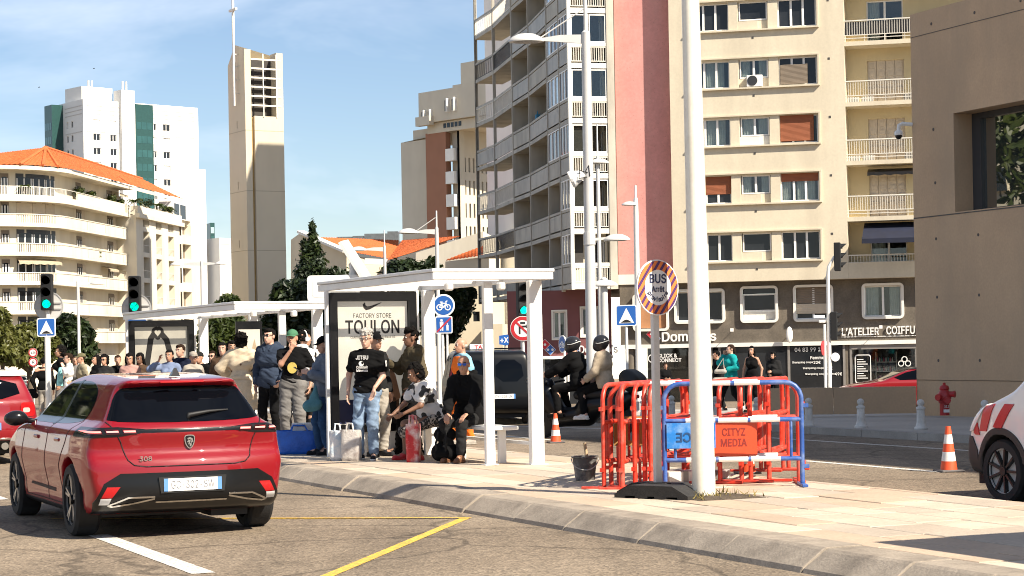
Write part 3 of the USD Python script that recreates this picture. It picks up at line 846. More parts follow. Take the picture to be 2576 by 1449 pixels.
# stone mezzanine and shop fronts, set back under the overhang
SB = 0.72
mb = MB()
mez = [(0.02, 2.27, 2.72, 4.18), (3.2, 4.8, 2.70, 4.25), (5.72, 7.4, 2.70, 4.25), (8.93, 10.68, 2.76, 4.24)]
fr.holes(mb, -1.7, 13.5, 1.66, 4.565, mez, 0.2, d=SB)
wobj(mb, 'stone_wall', stone_dark, B)
for k, (a, b, z0, z1) in enumerate(mez):
 mb = MB()
 ring = rrect(a - 0.10, b + 0.10, z0 - 0.10, z1 + 0.10, 0.2).difference(rrect(a + 0.015, b - 0.015, z0 + 0.015, z1 - 0.015, 0.1))
 mb.prism(ring, -0.02, 0.16, fr.mat(0, SB, 0)); wobj(mb, 'window_surround', render_white, B)
 casement(B, fr, a + 0.02, b - 0.02, z0 + (0.45 if k == 1 else 0.02), z1 - (0.28 if k == 1 else 0.02), SB + 0.15, 1 if k == 1 else 2, 'curtain' if k == 3 else 'dark')
 if k == 1:
  mb = MB(); fr.box(mb, a + 0.02, b - 0.02, SB + 0.1, SB + 0.16, z0 + 0.02, z0 + 0.44); wobj(mb, 'spandrel', render_white, B)
  mb = MB(); fr.box(mb, a + 0.02, b - 0.02, SB + 0.12, SB + 0.18, z1 - 0.27, z1 - 0.02); wobj(mb, 'transom', pane_dark, B)
 if k == 2:
  roller(B, fr, a + 0.02, b - 0.02, z0 + 0.28, z0 + 0.75, SB + 0.05, shutter_cream, pitch=0.08)
  roller(B, fr, a + 0.02, b - 0.02, z0 + 0.77, z1, SB + 0.08, shutter_taupe, pitch=0.08)
mb = MB(); fr.box(mb, -2.6, 13.5, SB - 0.12, SB + 0.02, 1.47, 1.655); wobj(mb, 'lintel', render_white, B)
# shop level: posts, glass, interior
mb = MB()
for a in (-1.9, 0.55, 1.6, 2.0, 5.3, 7.9, 8.22, 11.25):
 fr.box(mb, a, a + 0.11, SB - 0.02, SB + 0.1, GB, 1.465)
fr.box(mb, -1.8, 13.4, SB, SB + 0.08, GB, GB + 0.25); fr.box(mb, 8.3, 11.3, SB - 0.04, SB + 0.06, 1.25, 1.46)
mb.each('shop_frame', look('shop_frame_grey', (0.22, 0.2, 0.18), rough=0.5), B)
for a0, a1 in ((-1.79, 0.55), (0.66, 1.6), (2.11, 5.3), (5.41, 7.9), (8.33, 11.25), (11.36, 13.4)):
 mb = MB(); fr.box(mb, a0, a1, SB + 0.04, SB + 0.05, GB + 0.25, 1.46); wobj(mb, 'shop_window', pane_dark if a0 in (2.11, 5.41) else pane_clear, B)
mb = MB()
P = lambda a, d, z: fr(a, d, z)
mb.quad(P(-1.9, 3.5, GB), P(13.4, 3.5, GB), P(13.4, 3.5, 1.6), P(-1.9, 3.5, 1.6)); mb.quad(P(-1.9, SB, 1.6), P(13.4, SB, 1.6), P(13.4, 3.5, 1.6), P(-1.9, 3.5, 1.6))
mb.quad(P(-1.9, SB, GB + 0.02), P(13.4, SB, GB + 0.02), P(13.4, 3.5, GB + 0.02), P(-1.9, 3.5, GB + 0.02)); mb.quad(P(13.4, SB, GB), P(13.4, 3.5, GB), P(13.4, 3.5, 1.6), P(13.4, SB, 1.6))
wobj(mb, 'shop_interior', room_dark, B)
for a in (-2.3, 1.0, 8.06):
 mb = MB(); mb.lathe([(0.26, GB), (0.26, 1.46)], 20, (*fr(a, SB + 0.28, 0)[:2], 0)); wobj(mb, 'column', stone_dark, B, smooth=40)
# salon shelves and bottles
mb = MB()
for z in (-0.35, 0.15, 0.6):
 fr.box(mb, 9.35, 10.3, 2.2, 2.5, z, z + 0.03)
fr.box(mb, 9.33, 9.36, 2.2, 2.5, -1.2, 1.1); fr.box(mb, 10.29, 10.32, 2.2, 2.5, -1.2, 1.1)
mb.each('shelf', frame_white, B)
bott = [look('bottle_pink', (0.6, 0.1, 0.2), 0.3), look('bottle_white', (0.7, 0.68, 0.65), 0.3), look('bottle_teal', (0.1, 0.3, 0.35), 0.3)]
for q in range(26):
 a = 9.42 + 0.1 * (q % 9); z = (-0.32, 0.18, 0.63)[q // 9]
 mb = MB(); c = fr(a, 2.3, 0); mb.lathe([(0.03, z), (0.03, z + 0.15), (0.012, z + 0.18), (0.012, z + 0.22)], 8, (c[0], c[1], 0)); wobj(mb, 'bottle', bott[q % 3], B)
# lettering
sign_white = look('sign_white', (0.78, 0.76, 0.72), rough=0.5, var=0.02)
t = site('shop_sign', 'white raised letters of the pizza shop on dark stone, red and blue domino beside them', 'sign', fr(-1.5, SB, 1.8))
mb = MB(); mb.text('Domino’s', 0.44, fr.mat(-0.75, SB - 0.06, 1.80), 0.06, True, width=2.62); wobj(mb, 'lettering', sign_white, t)
red_p = look('sign_red', (0.55, 0.02, 0.03), 0.5); blue_p = look('sign_blue', (0.02, 0.10, 0.36), 0.5)

def domino(t, M, s):
 """tilted domino: red square with one dot over blue square with two"""
 a = math.radians(45); c, s_ = math.cos(a), math.sin(a)
 rot = lambda P: [(x * c - y * s_, x * s_ + y * c) for x, y in P]
 sq = lambda x0, x1, y0, y1: rot([(x0, y0), (x1, y0), (x1, y1), (x0, y1)])
 w = s * 0.5
 for name, poly, m, dz in (('border', sq(-w * 0.55, w * 0.55, -w * 1.05, w * 1.05), sign_white, 0.0), ('red_half', sq(-w * 0.5, w * 0.5, 0.03 * w, w), red_p, 0.012), ('blue_half', sq(-w * 0.5, w * 0.5, -w, -0.03 * w), blue_p, 0.012)):
  mb = MB(); mb.prism(poly, dz, dz + 0.03, M); wobj(mb, name, m, t)
 for x, y in ((0, 0.5 * w), (-0.22 * w, -0.28 * w), (0.22 * w, -0.72 * w)):
  p = rot([(x, y)])[0]
  mb = MB(); mb.prism(Point(p).buffer(w * 0.17), 0.042, 0.05, M); wobj(mb, 'dot', sign_white, t)

domino(t, fr.mat(-1.12, SB - 0.05, 2.05), 0.62)
t = site('shop_sign', 'white hand-drawn raised letters of the hairdresser on dark stone', 'sign', fr(7.85, SB, 1.9))
mb = MB(); mb.text('L’ATELIER', 0.34, fr.mat(7.85, SB - 0.05, 1.92), 0.05, True, width=1.72); mb.text('COIFFURE', 0.36, fr.mat(9.92, SB - 0.05, 1.94), 0.05, True, width=1.75); fr.box(mb, 7.83, 11.6, SB - 0.05, SB - 0.02, 1.83, 1.86)
wobj(mb, 'lettering', sign_white, t)
t = site('window_lettering', 'white phone number and price list lettering on the hair salon window', 'sign', fr(5.5, SB, 0.2))
mb = MB(); mb.text('04 83 99 13', 0.17, fr.mat(5.62, SB + 0.02, 1.20), 0.006, True); mb.text('Femmes', 0.14, fr.mat(6.35, SB + 0.02, 0.82), 0.006, True)
mb.text('Shampoing coupe', 0.085, fr.mat(5.5, SB + 0.02, 0.64), 0.006, True); mb.text('22€', 0.13, fr.mat(6.5, SB + 0.02, 0.60), 0.006, True)
mb.text('Shampoing coupe', 0.085, fr.mat(6.0, SB + 0.02, 0.36), 0.006, True); mb.text('28€', 0.13, fr.mat(7.05, SB + 0.02, 0.32), 0.006, True)
mb.text('Shampoing coupe couleur', 0.085, fr.mat(6.1, SB + 0.02, 0.08), 0.006, True); mb.text('49€', 0.13, fr.mat(7.5, SB + 0.02, 0.04), 0.006, True)
wobj(mb, 'lettering', sign_white, t)
t = site('window_lettering', 'white framed price board on the salon shop window', 'sign', fr(8.5, SB, 0))
mb = MB(); ring = rrect(8.45, 9.2, -0.35, 1.0, 0.12).difference(rrect(8.49, 9.16, -0.31, 0.96, 0.1)); mb.prism(ring, 0, 0.006, fr.mat(0, SB + 0.02, 0))
for q in range(9):
 fr.box(mb, 8.55, 8.55 + 0.3 + 0.1 * (q % 3), SB + 0.01, SB + 0.016, 0.75 - q * 0.11, 0.79 - q * 0.11)
for q in range(3):
 mb.prism(Point(10.75 + 0.16 * (q - 1), 0.55 + 0.2 * (q == 1)).buffer(0.14).difference(Point(10.75 + 0.16 * (q - 1), 0.55 + 0.2 * (q == 1)).buffer(0.1)), 0, 0.006, fr.mat(0, SB + 0.02, 0))
wobj(mb, 'lettering', sign_white, t)
t = site('window_lettering', 'white click and connect lettering on the pizza shop window', 'sign', fr(-0.9, SB, 0.9))
mb = MB(); mb.text('CLICK &', 0.17, fr.mat(-0.95, SB + 0.02, 1.02), 0.006, True); mb.text('CONNECT', 0.17, fr.mat(-0.95, SB + 0.02, 0.80), 0.006, True)
mb.prism(Point(-1.22, 0.98).buffer(0.2).difference(Point(-1.22, 0.98).buffer(0.16)), 0, 0.006, fr.mat(0, SB + 0.02, 0))
wobj(mb, 'lettering', sign_white, t)
t = site('shop_sign', 'white oval blade sign projecting between the two shops', 'sign', fr(5.5, SB - 0.5, 1.7))
mb = MB(); c = fr(5.45, SB - 0.45, 2.0); mb.ball(c, (0.16, 0.10, 0.38), 3); wobj(mb, 'panel', sign_white, t, smooth=True)
mb = MB(); mb.tube([fr(5.45, SB - 0.4, 2.05), fr(5.45, SB, 2.05)], 0.02, 6); wobj(mb, 'bracket', rail_dark, t)
for a, lab in ((2.75, 'small spotlight on a thin arm left of the white oval sign'), (9.72, 'small spotlight on a thin arm over the hairdresser letters')):
 t = site('sign_spotlight', lab, 'spotlight', fr(a, SB, 2.2))
 mb = MB(); mb.tube([fr(a, SB, 2.3), fr(a, SB - 0.6, 2.32)], 0.015, 6); wobj(mb, 'arm', rail_dark, t)
 mb = MB(); fr.box(mb, a - 0.07, a + 0.07, SB - 0.72, SB - 0.58, 2.2, 2.36); wobj(mb, 'lamp_head', sign_white, t)

# pink rendered stair tower, set back from the cream block
t = site('pink_stair_wall', 'tall pink rendered wall with a white foot band beside the cream block', 'building', fr(-2.8, 0.7, GB))
mb = MB(); fr.box(mb, -2.78, -0.01, SB, 13, 5.07, 22.5); wobj(mb, 'wall', render_pink, t)
mb = MB(); fr.box(mb, -2.80, -0.01, SB - 0.02, 13, 4.58, 5.065); wobj(mb, 'foot_band', render_white, t)
mb = MB(); fr.box(mb, -2.75, -1.72, SB + 0.05, 12, 1.66, 4.575); wobj(mb, 'stone_wall', stone_dark, t)
mb = MB(); ring = rrect(-2.1, -0.35, 2.3, 4.1, 0.2).difference(rrect(-1.98, -0.47, 2.42, 3.98, 0.1)); mb.prism(ring, -0.02, 0.16, fr.mat(0, SB, 0)); wobj(mb, 'window_surround', render_white, t)
mb = MB(); fr.box(mb, -1.96, -0.5, SB - 0.02, SB + 0.04, 2.45, 3.95); wobj(mb, 'window_blind', look('blind_orange', (0.42, 0.2, 0.09), 0.7), t)
mb = MB(); V = []
for q in range(260):
 a = rnd.uniform(-2.7, -0.1); z = rnd.uniform(5.2, 18.5); fr.box(mb, a - 0.008, a + 0.008, SB - 0.006, SB, z, z + 0.014)
wobj(mb, 'fixing_hole', rail_dark, t, kind='stuff')

# balcony block with an S-shaped front
pts = [(1437, 95), (1413, 97), (1383, 100), (1337, 105.6), (1295, 110), (1248, 116), (1203, 120)]
P2 = [np.array([(p - 1283) / 5000 * D, D]) for p, D in pts]
Bb = site('apartment_block', 'grey concrete apartment block with stacked balconies along a curved front', 'building', (P2[0][0], P2[0][1], GB))
FZ = [4.60 + 2.64 * k for k in range(7)]        # balcony floors
stack = P2
base_n = []
for k in range(6):
 d = P2[k + 1] - P2[k]; L = np.linalg.norm(d)
 f_ = Fr(P2[k + 1], math.degrees(math.atan2(-d[1], -d[0])))     # runs towards the viewer, building on the left of travel -> depth to the right side
 base_n.append((f_, L))
top = FZ[-1] + 2.5
for k, (f_, L) in enumerate(base_n):
 open_end = k >= 4
 depth = 1.7
 for j, z in enumerate(FZ):
  mb = MB(); f_.box(mb, 0, L, 0.0, depth, z - 0.2, z); wobj(mb, 'balcony_slab', grey_conc, Bb)
  mb = MB(); f_.box(mb, 0.06, L - 0.06, 0.0, 0.06, z + 0.88, z + 1.0); wobj(mb, 'balcony_rail', grey_conc, Bb)
  glazed = (k == 0) or (k == 1 and j in (2, 3, 4, 5))
  if open_end and j in (1, 2, 4, 5, 6):
   railing(Bb, f_, 0.06, L - 0.06, z + 0.04, z + 0.9, 0.03, rail_dark if j % 2 else rail_white, 0.16, 0, 'balcony_railing')
  else:
   mb = MB(); f_.box(mb, 0.1, L - 0.1, 0.01, 0.05, z + 0.08, z + 0.84)
   wobj(mb, 'balcony_panel', panel_grey if (j + k) % 3 else grey_conc, Bb)
  if glazed:
   n = 3
   for q in range(n):
    a0, a1 = 0.1 + (L - 0.2) * q / n, 0.1 + (L - 0.2) * (q + 1) / n
    casement(Bb, f_, a0 + 0.01, a1 - 0.01, z + 1.0, z + 2.42, 0.05, 1, 'dark' if rnd.random() < 0.45 else 'curtain', 0.05)
 mb = MB(); f_.box(mb, -0.07, 0.07, -0.03, 0.14, FZ[0] - 0.3, top)                                     # slim post at the far end of the bay
 wobj(mb, 'post', grey_conc, Bb)
 if k in (1, 2, 3):
  mb = MB(); f_.box(mb, -0.05, 0.05, 0.14, depth, FZ[0], top); wobj(mb, 'party_wall', grey_conc, Bb)
 if k < 5:
  mb = MB(); hs = [(L * 0.38, L * 0.38 + 1.1, z + 0.02, z + 2.1) for z in FZ]
  f_.holes(mb, 0, L, FZ[0], top, hs, 0.12, d=depth); wobj(mb, 'inner_wall', render_beige, Bb)
  for a0, a1, z0, z1 in hs:
   casement(Bb, f_, a0, a1, z0, z1, depth + 0.1, 2, 'dark', 0.06)
mb = MB()
f_, L = base_n[5]; mb2 = MB(); f_.box(mb2, -0.07, 0.07, -0.03, 0.1, FZ[0] - 0.3, top); wobj(mb2, 'post', grey_conc, Bb)
# core of the block behind the balconies
ff = base_n[3][0]
core = [p + np.array([1.75, 0.45]) for p in P2[:5]]
poly = Polygon([tuple(p) for p in core] + [(core[-1][0] + 8, core[-1][1] + 6), (9.5, 112), (6.0, 97.5)])
mb = MB(); mb.prism(poly.buffer(-0.1), FZ[0] - 0.2, top + 0.2); wobj(mb, 'core', render_beige, Bb)
# front bay of glazed loggias facing the street
ff = Fr(P2[0] + np.array([0.03, -0.02]), 12.0)
LB = 1.86
for j, z in enumerate(FZ):
 mb = MB(); ff.box(mb, 0, LB, -0.06, 1.2, z - 0.22, z + 0.02); wobj(mb, 'bay_slab', render_white, Bb)
 railing(Bb, ff, 0.12, LB - 0.02, z + 0.1, z + 0.82, -0.02, rail_white, 0.11, 0.0, 'bay_railing', 0.03)
 mb = MB(); ff.box(mb, 0.1, LB, -0.05, 0.03, z + 0.84, z + 1.02); wobj(mb, 'bay_sill', render_white, Bb)
 if j not in (0,):
  casement(Bb, ff, 0.12, 0.98, z + 1.03, z + 2.36, 0.02, 1, 'pane', 0.05)
  casement(Bb, ff, 1.02, LB - 0.02, z + 1.03, z + 2.36, 0.02, 1, 'pane', 0.05)
 mb = MB(); ff.box(mb, 0.3, 1.7, 1.0, 1.02, z, z + 2.4); wobj(mb, 'inner_wall', render_beige, Bb)
 casement(Bb, ff, 1.0, 1.65, z + 0.3, z + 2.1, 0.98, 2, 'dark', 0.06)
mb = MB(); ff.box(mb, -0.06, 0.1, -0.08, 0.1, FZ[0] - 0.25, top); wobj(mb, 'bay_post', render_white, Bb)
mb = MB(); ff.box(mb, LB, LB + 0.36, -0.1, 1.5, FZ[0] - 0.25, top); wobj(mb, 'pillar', grey_conc, Bb)
# maroon ground floors with the pizza shop sign
fm = Fr((1.2, 97.6), -2.0)
mb = MB(); hm = [(0.15, 0.95, 1.95, 3.5), (1.32, 2.42, 1.75, 3.42), (0.28 - 2.2, 0.9 - 2.2, 1.9, 3.4), (3.0, 3.6, 1.9, 3.3)]
hm = [(0.85, 1.45, 2.05, 3.35), (-0.35, 0.15, 2.05, 3.35), (2.25, 2.9, 2.15, 3.5), (2.95, 3.4, 2.15, 3.5)]
fm.holes(mb, -1.4, 3.7, 1.18, 4.4, hm, 0.15); body_block(mb, fm, -1.4, 3.7, 0.0, 9, 1.18, 4.38); wobj(mb, 'ground_floor_wall', maroon, Bb)
for a0, a1, z0, z1 in hm:
 mb = MB(); fm.box(mb, a0 - 0.09, a1 + 0.09, -0.06, 0.02, z0 - 0.09, z0); fm.box(mb, a0 - 0.09, a1 + 0.09, -0.06, 0.02, z1, z1 + 0.09); fm.box(mb, a0 - 0.09, a0, -0.06, 0.02, z0, z1); fm.box(mb, a1, a1 + 0.09, -0.06, 0.02, z0, z1)
 wobj(mb, 'window_surround', render_white, Bb)
 casement(Bb, fm, a0 + 0.01, a1 - 0.01, z0, z1, 0.14, 2, 'curtain')
mb = MB(); fm.box(mb, -1.45, 3.75, -0.1, 0.05, 1.03, 1.17); wobj(mb, 'lintel', render_white, Bb)
mb = MB(); fm.box(mb, -1.4, 3.7, 0.5, 0.55, GB, 1.03); fm.box(mb, -1.4, -1.3, 0.5, 9, GB, 1.17); wobj(mb, 'shop_window', pane_dark, Bb)
mb = MB()
for a in (-1.4, 0.3, 1.5, 2.8, 3.6):
 fm.box(mb, a, a + 0.09, 0.4, 0.5, GB, 1.03)
mb.each('shop_frame', frame_white, Bb)
t = site('shop_sign', 'white pizza shop letters with a domino on the maroon wall', 'sign', fm(2.0, -0.05, 1.3))
mb = MB(); mb.text('Domino’s', 0.36, fm.mat(2.05, -0.05, 1.30), 0.05, True, width=1.9); wobj(mb, 'lettering', sign_white, t); domino(t, fm.mat(1.78, -0.05, 1.48), 0.62)
t = site('shop_sign', 'tilted red and blue domino emblem on the maroon wall', 'sign', fm(0.6, -0.05, 1.3)); domino(t, fm.mat(0.55, -0.05, 1.62), 0.72)
# belongings on the balconies
t = site('laundry', 'blue bag hanging on a grey balcony', 'bag', (P2[3][0] + 0.5, P2[3][1] - 1.0, FZ[2] + 1.0))
f_, L = base_n[2]; mb = MB(); f_.box(mb, 0.4, 0.8, 0.25, 0.45, FZ[3] + 0.95, FZ[3] + 1.4); mb.tube([f_(0.5, 0.35, FZ[3] + 1.4), f_(0.6, 0.35, FZ[3] + 1.6), f_(0.7, 0.35, FZ[3] + 1.4)], 0.02, 5); wobj(mb, 'sack', look('bag_blue', (0.03, 0.2, 0.35), 0.7), t)

# fair-faced concrete building on the right
cw = Fr(SP(24.6, 34.5)[:2], STREET - 90)         # wall runs from its far corner towards the viewer
C = site('concrete_building', 'tall fair-faced concrete building with a large dark window', 'building', (*cw.o, 0))
SH, DP = 14.0, 12.0
WX0, WX1, WZ0, WZ1 = 1.42, 9.0, 4.20, 6.20
mb = MB()
cw.holes(mb, 0, 44, 0.80, 8.42, [(WX0, WX1, WZ0, WZ1)], 0.9)
body_block(mb, cw, 0, 44, 0, 22, 0.0, 8.42)
wobj(mb, 'upper_wall', conc_fair, C)
mb = MB(); cw.box(mb, 0, 44, 0.012, 0.5, 0, 0.79); wobj(mb, 'base_wall', conc_fair, C)
mb = MB(); cw.box(mb, 0.0, 44, -0.005, 0.0, 4.155, 4.18); cw.box(mb, 0, 44, -0.005, 0, 7.93, 7.945);
mb.each('joint', look('joint_dark', (0.10, 0.085, 0.07), 0.9), C)
tie = look('tie_hole', (0.10, 0.08, 0.065), 0.9)
for a in (0.75, 2.15, 3.6, 5.05, 6.5, 7.95, 9.4):
 for z in (1.2, 2.5, 3.7, 4.85, 5.95, 8.12):
  if WX0 - 0.2 < a < WX1 + 0.2 and WZ0 - 0.2 < z < WZ1 + 0.3:
   continue
  mb = MB(); mb.prism(Point(0, 0).buffer(0.032, 6), 0, 0.004, cw.mat(a + rnd.uniform(-.02, .02), -0.001, z)); wobj(mb, 'tie_hole', tie, C)
w = MB()
for x0, x1, z0, z1 in ((WX0, WX0 + 0.28, WZ0, WZ1), (WX1 - 0.2, WX1, WZ0, WZ1), (WX0 + 0.28, WX1 - 0.2, WZ0, WZ0 + 0.06), (WX0 + 0.28, WX1 - 0.2, WZ1 - 0.12, WZ1), (5.2, 5.26, WZ0 + 0.06, WZ1 - 0.12)):
 cw.box(w, x0, x1, 0.45, 0.56, z0, z1)
w = wobj(w, 'window', frame_dark, C)
mirror = look('pane_mirror', (0.02, 0.022, 0.022), rough=0.015, var=0.1, spec=1.0, coat=1.0, bump=0.0)
LOOKS.pop('pane_mirror')
mirror = usdkit.material(stage, '/World/Looks/pane_reflecting', {'g': ('glossy_bsdf', {'color': (0.62, 0.62, 0.58), 'roughness': 0.01}), 'd': ('diffuse_bsdf', {'color': (0.02, 0.022, 0.022)}),
 'm': ('mix_closure', {'fac': 0.6}), 'geo': ('geometry', {}), 'n': ('noise_texture', {'scale': 0.7, 'detail': 1.0}), 'b': ('bump', {'strength': 0.05, 'distance': 0.05})},
 [('geo.position', 'n.vector'), ('n.fac', 'b.height'), ('b.normal', 'g.normal'), ('d.BSDF', 'm.closure1'), ('g.BSDF', 'm.closure2')], surface='m.closure')
for a0, a1 in ((WX0 + 0.28, 5.2), (5.26, WX1 - 0.2)):
 mb = MB(); cw.box(mb, a0, a1, 0.52, 0.53, WZ0 + 0.06, WZ1 - 0.12); wobj(mb, 'pane', mirror, w)
# rear block of the same building, higher, standing back from the street
mb = MB(); body_block(mb, cw, SH, 44, 0.0, 22, 8.43, 8.43 + DP, True); wobj(mb, 'rear_block', conc_fair, C)
# low parapet wall running on from its corner
pw = Fr(SP(24.6, 34.5)[:2] + np.array([-4.3, 0.55]), -7.3)
t = site('parapet_wall', 'low concrete parapet wall behind the bollards', 'wall', (pw.o[0], pw.o[1], 0.1))
for a0, a1 in ((1.3, 2.6), (2.61, 4.32)):
 mb = MB(); pw.box(mb, a0, a1, 0, 0.22, 0.1, 0.66); wobj(mb, 'panel', conc_fair, t)

# church: bell tower and low tiled wings
ct = Fr((-26.4, 200.0), 31.0)
tw = site('church_tower', 'tall beige concrete church bell tower with a slatted belfry', 'tower', (*ct.o, GB))
lt = Fr(ct(0, 4.25, 0)[:2], 31 - 90)      # left face, from its far end to the corner
S_ = 4.2
mb = MB()
beige_t = look('tower_render', (0.56, 0.485, 0.355), rough=0.85, var=0.05, scale=0.2, stain=((0.45, 0.385, 0.28), 0.25, (1, 1, 0.2), 0.4))
zt = 31.7
# left face, gable-topped; slits
hs = [(2.05, 2.2, z, z + 0.75) for z in (24.4, 18.2, 12.3, 6.4, 1.6)]
lt.holes(mb, 0, 4.25, GB, 31.0, hs, 0.4)
mb.add([lt(0, 0, 31.0), lt(4.25, 0, 31.0), lt(4.25, 0, 32.2), lt(1.9, 0, 32.9)], [[0, 1, 2, 3]])
mb.add([lt(0, 0.0, 31.0), lt(1.9, 0, 32.9), lt(1.9, 4.2, 32.0), lt(0, 4.2, 31.0)], [[0, 1, 2, 3]])
# right face: left pier, recess strip, main panel and belfry opening
ct.holes(mb, 0, 0.68, GB, 32.2, [], 0)
ct.holes(mb, 1.0, S_, GB, 24.9 + 0.6, [], 0)
mb.quad(ct(0.68, 0, GB), ct(0.68, 0.35, GB), ct(0.68, 0.35, 32.1), ct(0.68, 0, 32.2)); mb.quad(ct(1.0, 0, GB), ct(1.0, 0.35, GB), ct(1.0, 0.35, 25.5), ct(1.0, 0, 25.5))
mb.quad(ct(1.0, 0, 25.5), ct(S_, 0, 25.5), ct(S_, 1.5, 25.5), ct(1.0, 1.5, 25.5))
ct.holes(mb, 3.5, S_, 25.5, 32.0, [], 0)
mb.quad(ct(3.5, 0, 25.5), ct(3.5, 1.5, 25.5), ct(3.5, 1.5, 32.0), ct(3.5, 0, 32.0))
mb.quad(ct(S_, 0, GB), ct(S_, 4.25, GB), ct(S_, 4.25, 31.6), ct(S_, 0, 31.6)); mb.quad(ct(0, 4.25, GB), ct(S_, 4.25, GB), ct(S_, 4.25, 31), ct(0, 4.25, 31))
mb.quad(ct(0, 1.5, 31.4), ct(S_, 1.5, 31.4), ct(S_, 4.25, 31), ct(0, 4.25, 31))
wobj(mb, 'wall', beige_t, tw)
mb = MB(); ct.box(mb, 0.68, 1.0, 0.35, 0.4, GB, 25.4); wobj(mb, 'recess', look('tower_ochre', (0.45, 0.30, 0.12), 0.85), tw)
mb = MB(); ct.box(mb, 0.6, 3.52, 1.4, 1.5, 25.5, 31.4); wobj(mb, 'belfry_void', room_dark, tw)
mb = MB()
for k in range(6):
 z = 26.5 + k * 0.93
 mb.quad(ct(0.7, 0.0, z), ct(3.95, 0.0, z), ct(3.95, 0.0, z + 0.16), ct(0.7, 0.0, z + 0.16)); ct.box(mb, 0.7, 3.95, -0.03, 0.25, z, z + 0.14)
for a in (1.95, 3.4):
 ct.box(mb, a, a + 0.11, -0.08, 0.0, 25.4, 31.8)
mb.each('louvre', rail_white, tw)
mb = MB()
for z in (24.0, 17.9, 11.9, 5.9):
 lt.box(mb, 0, 4.25, -0.012, 0.01, z, z + 0.06); ct.box(mb, -0.01, 0.68, -0.012, 0.01, z, z + 0.06); ct.box(mb, 1.0, S_, -0.012, 0.01, z, z + 0.06)
mb.each('joint', look('tower_joint', (0.36, 0.31, 0.23), 0.9), tw)
cr = site('church_cross', 'tall slim metal cross fixed to the side of the bell tower', 'cross', lt(2.75, -0.45, 26.5))
mb = MB(); lt.box(mb, 2.65, 2.85, -0.60, -0.40, 26.6, 38.0); wobj(mb, 'mast', rail_white, cr)
mb = MB(); lt.box(mb, 1.9, 3.6, -0.605, -0.395, 36.2, 36.42); wobj(mb, 'arm', rail_white, cr)
mb = MB()
for z in (27.8, 29.2, 30.6, 31.8):
 lt.box(mb, 2.72, 2.78, -0.4, 0.02, z, z + 0.08)
mb.each('bracket', rail_white, cr)

def tile_roof(parent, A, Bp, Cp, Dp, rows=None, name='roof', m=None, pitch=0.42, wave=0.30):
 """pantile roof between eave A-B and ridge D-C: courses that overlap and ribs that roll"""
 A, Bp, Cp, Dp = map(lambda p: np.array(p, float), (A, Bp, Cp, Dp))
 W_ = max(np.linalg.norm(Bp - A), np.linalg.norm(Cp - Dp)); L_ = max(np.linalg.norm(Dp - A), np.linalg.norm(Cp - Bp))
 nu = int(min(120, max(6, W_ / wave * 2))); nv = int(min(46, max(4, L_ / pitch)))
 nrm = np.cross(Bp - A, Dp - A); nrm /= np.linalg.norm(nrm)
 nrm = nrm if nrm[2] > 0 else -nrm
 mb = MB(); v = []
 for j in range(nv + 1):
  for e in (0, 1):
   t_ = min(1.0, (j + e * 0.96) / nv) if j < nv else 1.0
   for i in range(nu + 1):
    u = i / nu
    p = (A * (1 - u) + Bp * u) * (1 - t_) + (Dp * (1 - u) + Cp * u) * t_
    v.append(p + nrm * (0.05 * (i % 2) + 0.05 * (1 - e) + rnd.uniform(-0.012, 0.012)))
 n = nu + 1; f = [[j * n + i, j * n + i + 1, (j + 1) * n + i + 1, (j + 1) * n + i] for j in range(2 * nv) for i in range(nu)]
 mb.add(v, f)
 return wobj(mb, name, m or tiles, parent)

ch = site('church', 'low beige church wing with orange pantile roofs', 'church', (-18, 175, GB))
hz = 9.5
w1 = Fr((-19.6, 178.0), -62.0)           # gable wall facing left
g0 = at(732, 603, 184); g1 = at(757, 585, 181); g2 = at(872, 634, 172); g3 = at(872, 960, 172); g4 = at(732, 960, 184)
mb = MB(); mb.add([g4, g3, g2, g1, g0], [[0, 1, 2], [0, 2, 3], [0, 3, 4]]); wobj(mb, 'gable_wall', beige_t, ch)
e0, e1 = at(866, 632, 172), at(1000, 657, 176); r0, r1 = at(790, 598, 184), at(1003, 606, 190)
tile_roof(ch, e0, e1, r1, r0)
mb = MB(); mb.quad(at(868, 640, 172.4), at(975, 657, 176), at(975, 960, 176), at(868, 960, 172.4)); wobj(mb, 'wall', beige_t, ch)
mb = MB(); mb.beam(g1 + [0, -0.3, 0.05], g2 + [0, -0.3, 0.05], 0.7, 0.22); mb.beam(at(918, 657, 172), at(975, 660, 172), 0.4, 0.5); wobj(mb, 'coping', render_white, ch)
# second wing: slope falling to the left behind a raking sunlit wall
k0, k1, k2, k3 = at(1046, 636, 165), at(1215, 582, 163), at(1215, 960, 163), at(1046, 960, 165)
mb = MB(); mb.add([k0, k3, k2, k1], [[0, 1, 2, 3]]); bk = [p + np.array([1.5, 16, 0]) for p in (k0, k1)]
mb.quad(k1, k2, k2 + [1.5, 16, 0], bk[1]); wobj(mb, 'raking_wall', render_ivory, ch)
tile_roof(ch, at(975, 657, 170), at(1046, 634, 166), at(1160, 595, 168), at(1012, 606, 184), pitch=0.5, wave=0.4)
mb = MB(); mb.quad(at(975, 658, 170), at(1046, 636, 165.2), at(1046, 960, 165.2), at(975, 960, 170)); wobj(mb, 'wall', beige_t, ch)
tile_roof(ch, at(1123, 657, 158), at(1216, 645, 155), at(1216, 620, 160), at(1123, 655.5, 160.5), pitch=0.5, wave=0.4)
mb = MB(); mb.quad(at(1120, 658, 158), at(1230, 645, 155), at(1230, 960, 155), at(1120, 960, 158)); wobj(mb, 'wall', beige_t, ch)
